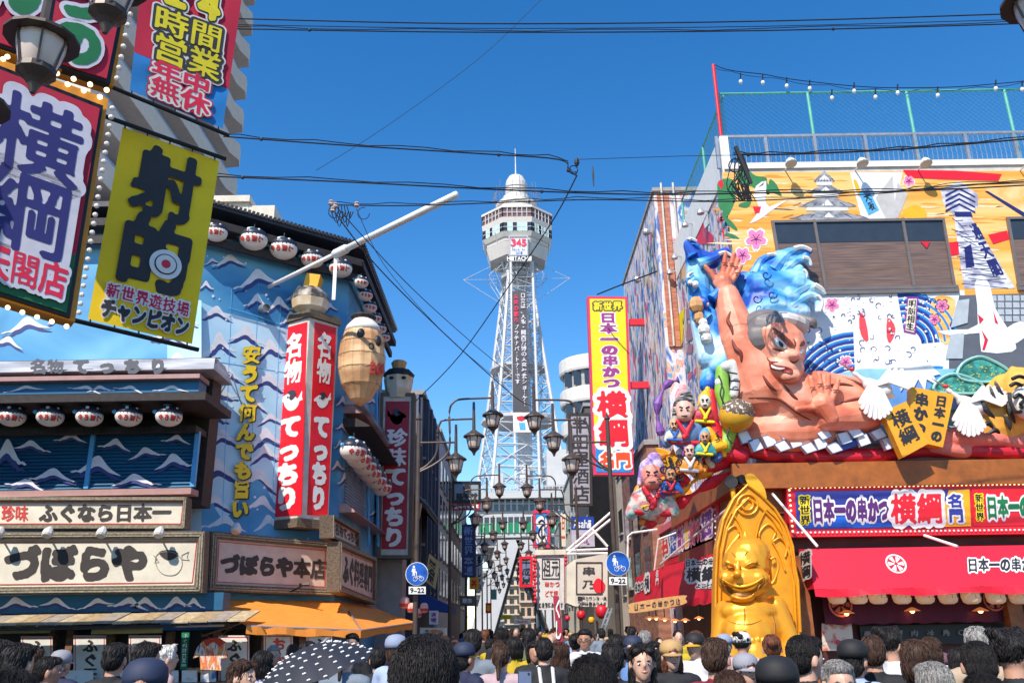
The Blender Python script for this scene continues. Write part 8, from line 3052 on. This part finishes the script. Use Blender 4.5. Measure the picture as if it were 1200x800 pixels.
TC_ = {'black': clr('shirt_black',(.015, .015, .018)), 'white': clr('shirt_white',(.66, .66, .68)), 'navy': clr('shirt_navy',(.015, .02, .06)), 'blue': clr('shirt_blue',(.12, .24, .50)), 'lblue': clr('shirt_light_blue',(.36, .46, .66)), 'mauve': clr('shirt_mauve',(.46, .33, .36)), 'mustard': clr('shirt_mustard',(.48, .34, .01)), 'grey': clr('shirt_slate',(.17, .21, .26)), 'maroon': clr('shirt_maroon',(.20, .012, .03)), 'pink': clr('shirt_pink',(.55, .36, .34)), 'tan': clr('shirt_tan',(.42, .32, .22)), 'green': clr('shirt_olive',(.10, .12, .05)), 'lilac': clr('shirt_lilac',(.48, .45, .60)), 'brown': clr('shirt_brown',(.12, .06, .04))}
TROU = [clr('trousers_dark',(.02, .02, .03)), clr('trousers_denim',(.05, .08, .16)), clr('trousers_khaki',(.25, .2, .13))]
def slot(o, m):
 if not o.data.materials:
  o.data.materials.append(m)
 o.material_slots[0].link = 'OBJECT'
 o.material_slots[0].material = m
def pp(nm, key, m, par):
 o = bpy.data.objects.new(nm, PM[key])
 COL.objects.link(o)
 o.parent = par
 slot(o, m)
 return o
def person(px, py, wpx, face, hair, hc, top, label, skin=0, cap=None, brim=None, extra=(), group=None, tilt=0, Y=None, detail=True, sc=None):
 """face: 0 looks at the camera,180 away, +90 looks to the right"""
 Y = Y or 172.0 / wpx
 p = PY(Y).at(px, py)
 s = sc or min(max(p.z / 1.715, .86),1.09)
 t = thing('person', label, 'person', group, loc=V((p.x, Y, p.z - 1.715 * s)))
 t.scale = (s, s, s)
 t.rotation_euler = (0,0, rad(face))
 up = 'up' in extra
 b_ = pp('body', 'body_up' if up else 'body', SKINS[skin], t)
 pp('shirt', 'shirt_up' if up else 'shirt', TC_[top], t)
 pp('trousers', 'trousers', TROU[int(px) % 3], t)
 if hair:
  if wpx > 33:
   hair = {'short': 'crop', 'bob': 'fine'}.get(hair, hair)
  ho = pp('hair', hair, HC[hc], t)
  if cap:
   ho.scale = (.95, .94, .978); ho.location = (0,0, .0)
 if cap:
  c = pp('cap', 'cap', cap, t)
  pp('brim', 'brim', brim or cap, c)
 if detail and abs(face) < 140:
  e = pp('eye', 'eye', WHITE, t); pp('pupil', 'pupil', BLACK, e)
  pp('brow', 'brow', HC['k'] if hc != 'g' else HC['g'], t)
  if 'mask' in extra:
   pp('face_mask', 'mask', WHITE, t)
  else:
   pp('mouth', 'mouth', mat('lip_rose',(.42, .10, .09), .4, noise=0), t)
   if 'smile' in extra:
    pp('teeth', 'teeth', WHITE, t)
  if 'glasses' in extra:
   pp('glasses', 'glasses', BLACK, t)
 if 'pack' in extra:
  pp('backpack', 'pack', BLACK, t)
 if 'strap' in extra:
  pp('bag_strap', 'strap', WHITE, t)
 return t
CN, CG, CB, CT, CL = mat('cap_navy',(.02, .03, .07), .7), mat('cap_grey',(.30, .30, .34), .7), mat('cap_black',(.012, .012, .014), .7), mat('cap_tan',(.48, .30, .12), .7), mat('cap_light_blue',(.28, .33, .46), .7)
CYB = mat('cap_yellow_brim',(.66, .36, .01), .6)
ppl = [
 (25,752,32,170, 'short', 'k', 'black', 'person in black seen from behind by the leftmost poster',1, None, None,()),
 (0,748,26,150, 'short', 'k', 'black', 'person cut by the left picture edge, dark hair and warm face',1, None, None,()),
 (15,781,58,180, 'bob', 'k', 'black', 'large close dark head filling the bottom-left corner',1, None, None,()),
 (59,768,24,120, 'short', 'k', 'lilac', 'young man with cropped hair and lilac shirt looking right',2, None, None,()),
 (74,762,20,160, 'short', 'g', 'navy', 'man in pale grey cap between the two left posters',1, CG, None,()),
 (40,757,22,180, 'bob', 'b', 'lilac', 'person in a lilac top half hidden behind the man in black',0, None, None,()),
 (137,752,25,178, 'short', 'k', 'black', 'broad man in black T-shirt before the second white poster',1, None, None,()),
 (174,751,27,150, 'short', 'k', 'black', 'man with tousled dark hair before the third poster',1, None, None,()),
 (197,756,20,120, 'curly', 'w', 'pink', 'white-haired woman in a pink blouse by the menu cards',0, None, None,()),
 (172,773,42,10, 'short', 'k', 'navy', 'man in navy cap facing the camera at the bottom left',2, CN, None,('glasses',)),
 (286,772,28,70, 'long', 'b', 'grey', 'woman with long brown hair looking right, left of the dotted umbrella',0, None, None,()),
 (309,761,22,175, 'bob', 'k', 'lilac', 'dark-haired person seen from behind beside the tall poster',0, None, None,()),
 (321,755,16,20, 'short', 'g', 'brown', 'grey-haired man facing out under the orange awning',1, None, None,()),
 (344,754,14,160, 'short', 'b', 'tan', 'small brown-haired head behind the umbrella, left one',1, None, None,()),
 (361,750,19,175, 'short', 'k', 'black', 'dark head just above the top of the dotted umbrella',1, None, None,()),
 (382,752,17,150, 'short', 'b', 'tan', 'brown-haired head to the right above the umbrella',1, None, None,()),
 (413,741,15,-10, 'short', 'k', 'black', 'man in shade facing the camera at the awning corner',1, None, None,()),
 (406,753,22,172, 'ponytail', 'k', 'grey', 'woman with low ponytail and slate shirt right of the umbrella',0, None, None,()),
 (465,744,21,150, 'short', 'b', 'lblue', 'person in a pale blue-grey cap and light shirt near the left path sign',0, CL, None,()),
 (498,740,76,180, 'short', 'k', 'black', 'very large close head with cropped black hair, left of centre',1, None, None,()),
 (545,753,22,130, 'short', 'k', 'navy', 'person in navy cap with yellow-orange brim, centre left',1, CN, CYB,()),
 (554,736,21,178, 'short', 'k', 'grey', 'man with black hair and slate-blue shirt seen from behind',1, None, None,()),
 (587,753,22,170, 'ponytail', 'b', 'mauve', 'woman with brown tied-back hair and mauve top, centre',0, None, None,()),
 (603,745,17,180, 'bob', 'k', 'mustard', 'person in a mustard-yellow shirt seen from behind',0, None, None,()),
 (637,746,21,180, 'short', 'k', 'black', 'young man in black T-shirt with white strap over his back',0, None, None,('strap',)),
 (656,752,20,178, 'long', 'b', 'black', 'woman with long brown hair and white bag strap, centre right',0, None, None,('strap',)),
 (645,741,13,10, None, 'k', 'pink', 'bald man facing the camera in the middle of the street',1, None, None,()),
 (685,736,16,-15, 'short', 'k', 'white', 'man with glasses and white T-shirt walking toward the camera',2, None, None,('glasses',)),
 (693,765,48,180, 'bob', 'k', 'black', 'large round black-haired head at the bottom, right of centre',1, None, None,()),
 (717,753,27,170, 'short', 'k', 'black', 'black-haired person left of the smiling woman, seen from behind',0, None, None,()),
 (722,742,18,175, 'bob', 'k', 'navy', 'dark-haired person at the foot of the right path sign',0, None, None,()),
 (741,745,19,-30, 'short', 'g', 'blue', 'older man in dark cap and blue shirt beside the smiling woman',1, CN, None,()),
 (751,753,29,0, 'long', 'k', 'black', 'smiling young woman with long black hair facing the camera',0, None, None,('smile',)),
 (755,738,15,165, 'short', 'g', 'brown', 'grey-haired man behind the smiling woman near the brown boards',1, None, None,()),
 (766,750,18,5, 'bob', 'k', 'black', 'person with black hair and white face mask',0, None, None,('mask',)),
 (786,750,23,0, 'bob', 'r', 'black', 'woman in a tan cap and black top facing the camera',0, CT, None,()),
 (813,742,19,-40, 'short', 'g', 'white', 'older man in dark cap with yellow edge beside the statue',1, CB, CYB,()),
 (837,746,31,150, 'short', 'b', 'maroon', 'man in maroon polo shirt before the golden statue',1, None, None,()),
 (848,743,16,170, 'short', 'g', 'blue', 'person in grey-blue cap behind the man in maroon',0, CL, None,()),
 (873,766,26,15, 'bob', 'b', 'tan', 'woman in pale grey cap facing out below the golden feet',0, CG, None,()),
 (903,742,21,165, 'bun', 'r', 'white', 'woman with auburn bun and white shirt before the statue',0, None, None,()),
 (908,770,42,175, 'short', 'k', 'black', 'large close black cap seen from behind below the statue',1, CB, None,()),
 (853,783,40,178, 'short', 'b', 'black', 'dark brown head at the bottom edge under the man in maroon',1, None, None,()),
 (941,742,35,110, 'short', 'k', 'black', 'young man with thick black hair looking down right of the statue',0, None, None,()),
 (998,750,29,130, 'short', 'k', 'lblue', 'man in black cap and light-blue shirt with backpack',1, CB, None,('pack',)),
 (980,771,38,-5, 'short', 'g', 'grey', 'grey-haired woman with glasses and white mask at the bottom',0, None, None,('glasses', 'mask')),
 (1020,743,28,160, 'short', 'b', 'black', 'dark-brown head behind the black-capped man',1, None, None,()),
 (1041,735,25,120, 'curly', 'k', 'white', 'curly-haired man in white shirt before the wine curtain',1, None, None,()),
 (1069,748,31,175, 'bob', 'b', 'black', 'woman with brown-black bob seen from behind before the curtain',0, None, None,()),
 (1089,745,21,140, 'bob', 'b', 'white', 'smaller brown-bobbed person in white beyond the others',0, None, None,()),
 (1090,773,42,180, 'short', 'g', 'grey', 'large grey-haired head at the bottom right',1, None, None,()),
 (1103,765,20,160, 'short', 'b', 'mauve', 'person in mauve cap behind the large grey head',0, mat('cap_mauve',(.16, .07, .10), .7), None,()),
 (1142,733,28,170, 'short', 'g', 'tan', 'tall man with salt-and-pepper hair at the right',1, None, None,()),
 (1142,749,37,165, 'short', 'k', 'lblue', 'black-haired man with light-blue shirt below the salt-and-pepper head',1, None, None,()),
 (1120,758,22,175, 'bob', 'k', 'black', 'dark head left of the light-blue-shirted man',1, None, None,()),
 (1181,737,36,120, 'curly', 'k', 'black', 'man with thick wavy black hair at the right edge looking right',1, None, None,()),
 (1147,787,42,180, 'bob', 'k', 'black', 'black head cut off by the bottom edge at the right',1, None, None,()),
 (1192,768,30,178, 'short', 'b', 'white', 'person in white cut off by the bottom-right corner',1, None, None,()),
 (520,744,15,175, 'short', 'b', 'grey', 'brown-haired head between the large close head and capped person',1, None, None,()),
 (444,757,20,180, 'short', 'k', 'black', 'dark head in shade below the orange awning tip',1, None, None,()),
 (776,757,20,178, 'bob', 'k', 'navy', 'dark-haired person just left of the tan-capped woman',0, None, None,()),
]
for (px, py, w_, fc, hr_, hc, tp, lb, sk_, cp_, bm_, ex) in ppl:
 person(px, py, w_, fc, hr_, hc, tp, lb, sk_, cp_, bm_, ex)
# the crowd further down the street
rc = random.Random(11)
hk = ['short', 'short', 'bob', 'ponytail', 'curly', 'long', 'bun']
tk = list(TC_.keys())
placed = []
seen_l = set()
n = 0
tries = 0
while n < 120 and tries < 4000:
 tries += 1
 Yp = 9.5 + 50 * rc.random() ** 1.5
 xp = rc.uniform(-2.7,3.3) if Yp > 20 else rc.uniform(-1.2,3.0)
 if any(abs(xp - a) < .5 and abs(Yp - c) < .6 for a, c in placed):
  continue
 placed.append((xp, Yp))
 h_ = rc.uniform(1.54,1.80)
 fc = rc.choice([180,175,190,165,0,10,-20,150]) + rc.uniform(-12,12)
 side_ = 'left side' if xp < -.6 else ('right side' if xp > 1.5 else 'middle')
 hr2 = hk[n % 7]
 for _ in range(60):
  tp_ = rc.choice(tk)
  lb_ = 'walker in %s top with %s hair, %s of the street, %s' % ({'lblue': 'light blue', 'grey': 'slate'}.get(tp_, tp_), {'short': 'short', 'bob': 'bobbed', 'ponytail': 'tied-back', 'curly': 'curly', 'long': 'long', 'bun': 'bunned'}[hr2], side_, 'near part' if Yp < 16 else ('halfway along' if Yp < 30 else 'far part'))
  if lb_ not in seen_l:
   break
  hr2 = rc.choice(hk)
 seen_l.add(lb_)
 t = thing('person', lb_, 'person', 'crowd filling the street', loc=V((xp, Yp,0)))
 t.scale = (h_ / 1.715,) * 3
 t.rotation_euler = (0,0, rad(fc))
 pp('body', 'body', SKINS[n % 3], t)
 pp('shirt', 'shirt', TC_[tp_], t)
 pp('trousers', 'trousers', TROU[n % 3], t)
 pp('hair', hr2, HC[rc.choice('kkkkbbgr')], t)
 if n % 9 == 4:
  c = pp('cap', 'cap', rc.choice([CN, CG, CB, CT, WHITE]), t); pp('brim', 'brim', CB, c)
 n += 1
# dotted umbrella
t = thing('umbrella', 'navy parasol with small white hearts tilted over a walker, lower left', 'umbrella')
Yu = 6.0
cU = PY(Yu).at(362,768)
axis = V((-.30,-.15, .94)).normalized()
au = axis.cross(V((0,1,0))).normalized(); av = axis.cross(au)
ap = PY(Yu).at(360,757)
RU = .40
def upt(r, a, dz=0):
 return ap + (au * math.cos(a) + av * math.sin(a)) * r * RU - axis * (.17 * r * r + dz) - axis * (.02 * r * (1 - abs(math.cos(4 * a))))
b = MB()
NR, NA = 8,48
vs = [upt(i / NR,2 * PI * k / NA) for i in range(NR + 1) for k in range(NA)]
b.add(vs,[(i * NA + k,(i + 1) * NA + k,(i + 1) * NA + (k + 1) % NA, i * NA + (k + 1) % NA) for i in range(NR) for k in range(NA)])
part('canopy', b, mat('parasol_navy',(.022, .024, .035), .6), t, smooth=True)
b = MB()
for k in range(8):
 b.tube([upt(i / 6, k * PI / 4 + PI / 8, .012) for i in range(7)], .003,4)
part('rib', b, STEEL, t)
b = MB()
for i in range(3,9):
 for k in range(int(5 + i * 2.4)):
  a = 2 * PI * k / int(5 + i * 2.4) + i * .7
  c = upt(i / 8.3, a,-.005)
  for dx in (-.006, .006):
   b.ell(c + au * dx,(.008, .008, .006), None,5,4)
  b.ell(c - av * .008,(.007, .007, .006), None,5,4)
part('printed_heart', b, WHITE, t, stuff=True)
b = MB(); b.tube([ap + axis * .04, ap - axis * .62], .006,6); b.lathe(ap - axis * .62,[(.012,0),(.014,-.05),(.01,-.1)],8, axis=axis)
part('shaft', b, BLKIRON, t)
pu = person(356,800,27,175, 'bob', 'k', 'black', 'person hidden beneath the navy heart-dotted parasol',0, None, None,('up',), Y=6.1, sc=.93)
# raised phone
hp = person(596,812,40,180, 'bob', 'k', 'mauve', 'short person at bottom centre holding a phone up, mostly below the picture',0, None, None,('up',), Y=4.4, sc=.9)
t = thing('mobile_phone', 'dark mobile phone held up at the bottom centre of the crowd', 'phone')
pP = PY(4.62)
b = MB(); slab(b, pP,[(607,785),(623.5,785),(623.5,813),(607,813)],0, .009)
part('phone_case', b, mat('phone_slate',(.05, .06, .09), .3), t)
b = MB(); slab(b, pP,[(608,786.5),(622.5,786.5),(622.5,812),(608,812)], .0015, .001)
part('screen', b, mat('phone_screen',(.09, .12, .20), .15, emit=.15, ecol=(.3, .4, .7)), t)
b = MB(); c, r_ = sphere_at(pP,619.5,789,1.4, .003); b.lathe(c,[(r_,0),(r_, .003)],10, axis=V((0,-1,0)))
part('camera_lens', b, BLACK, t)
settle()
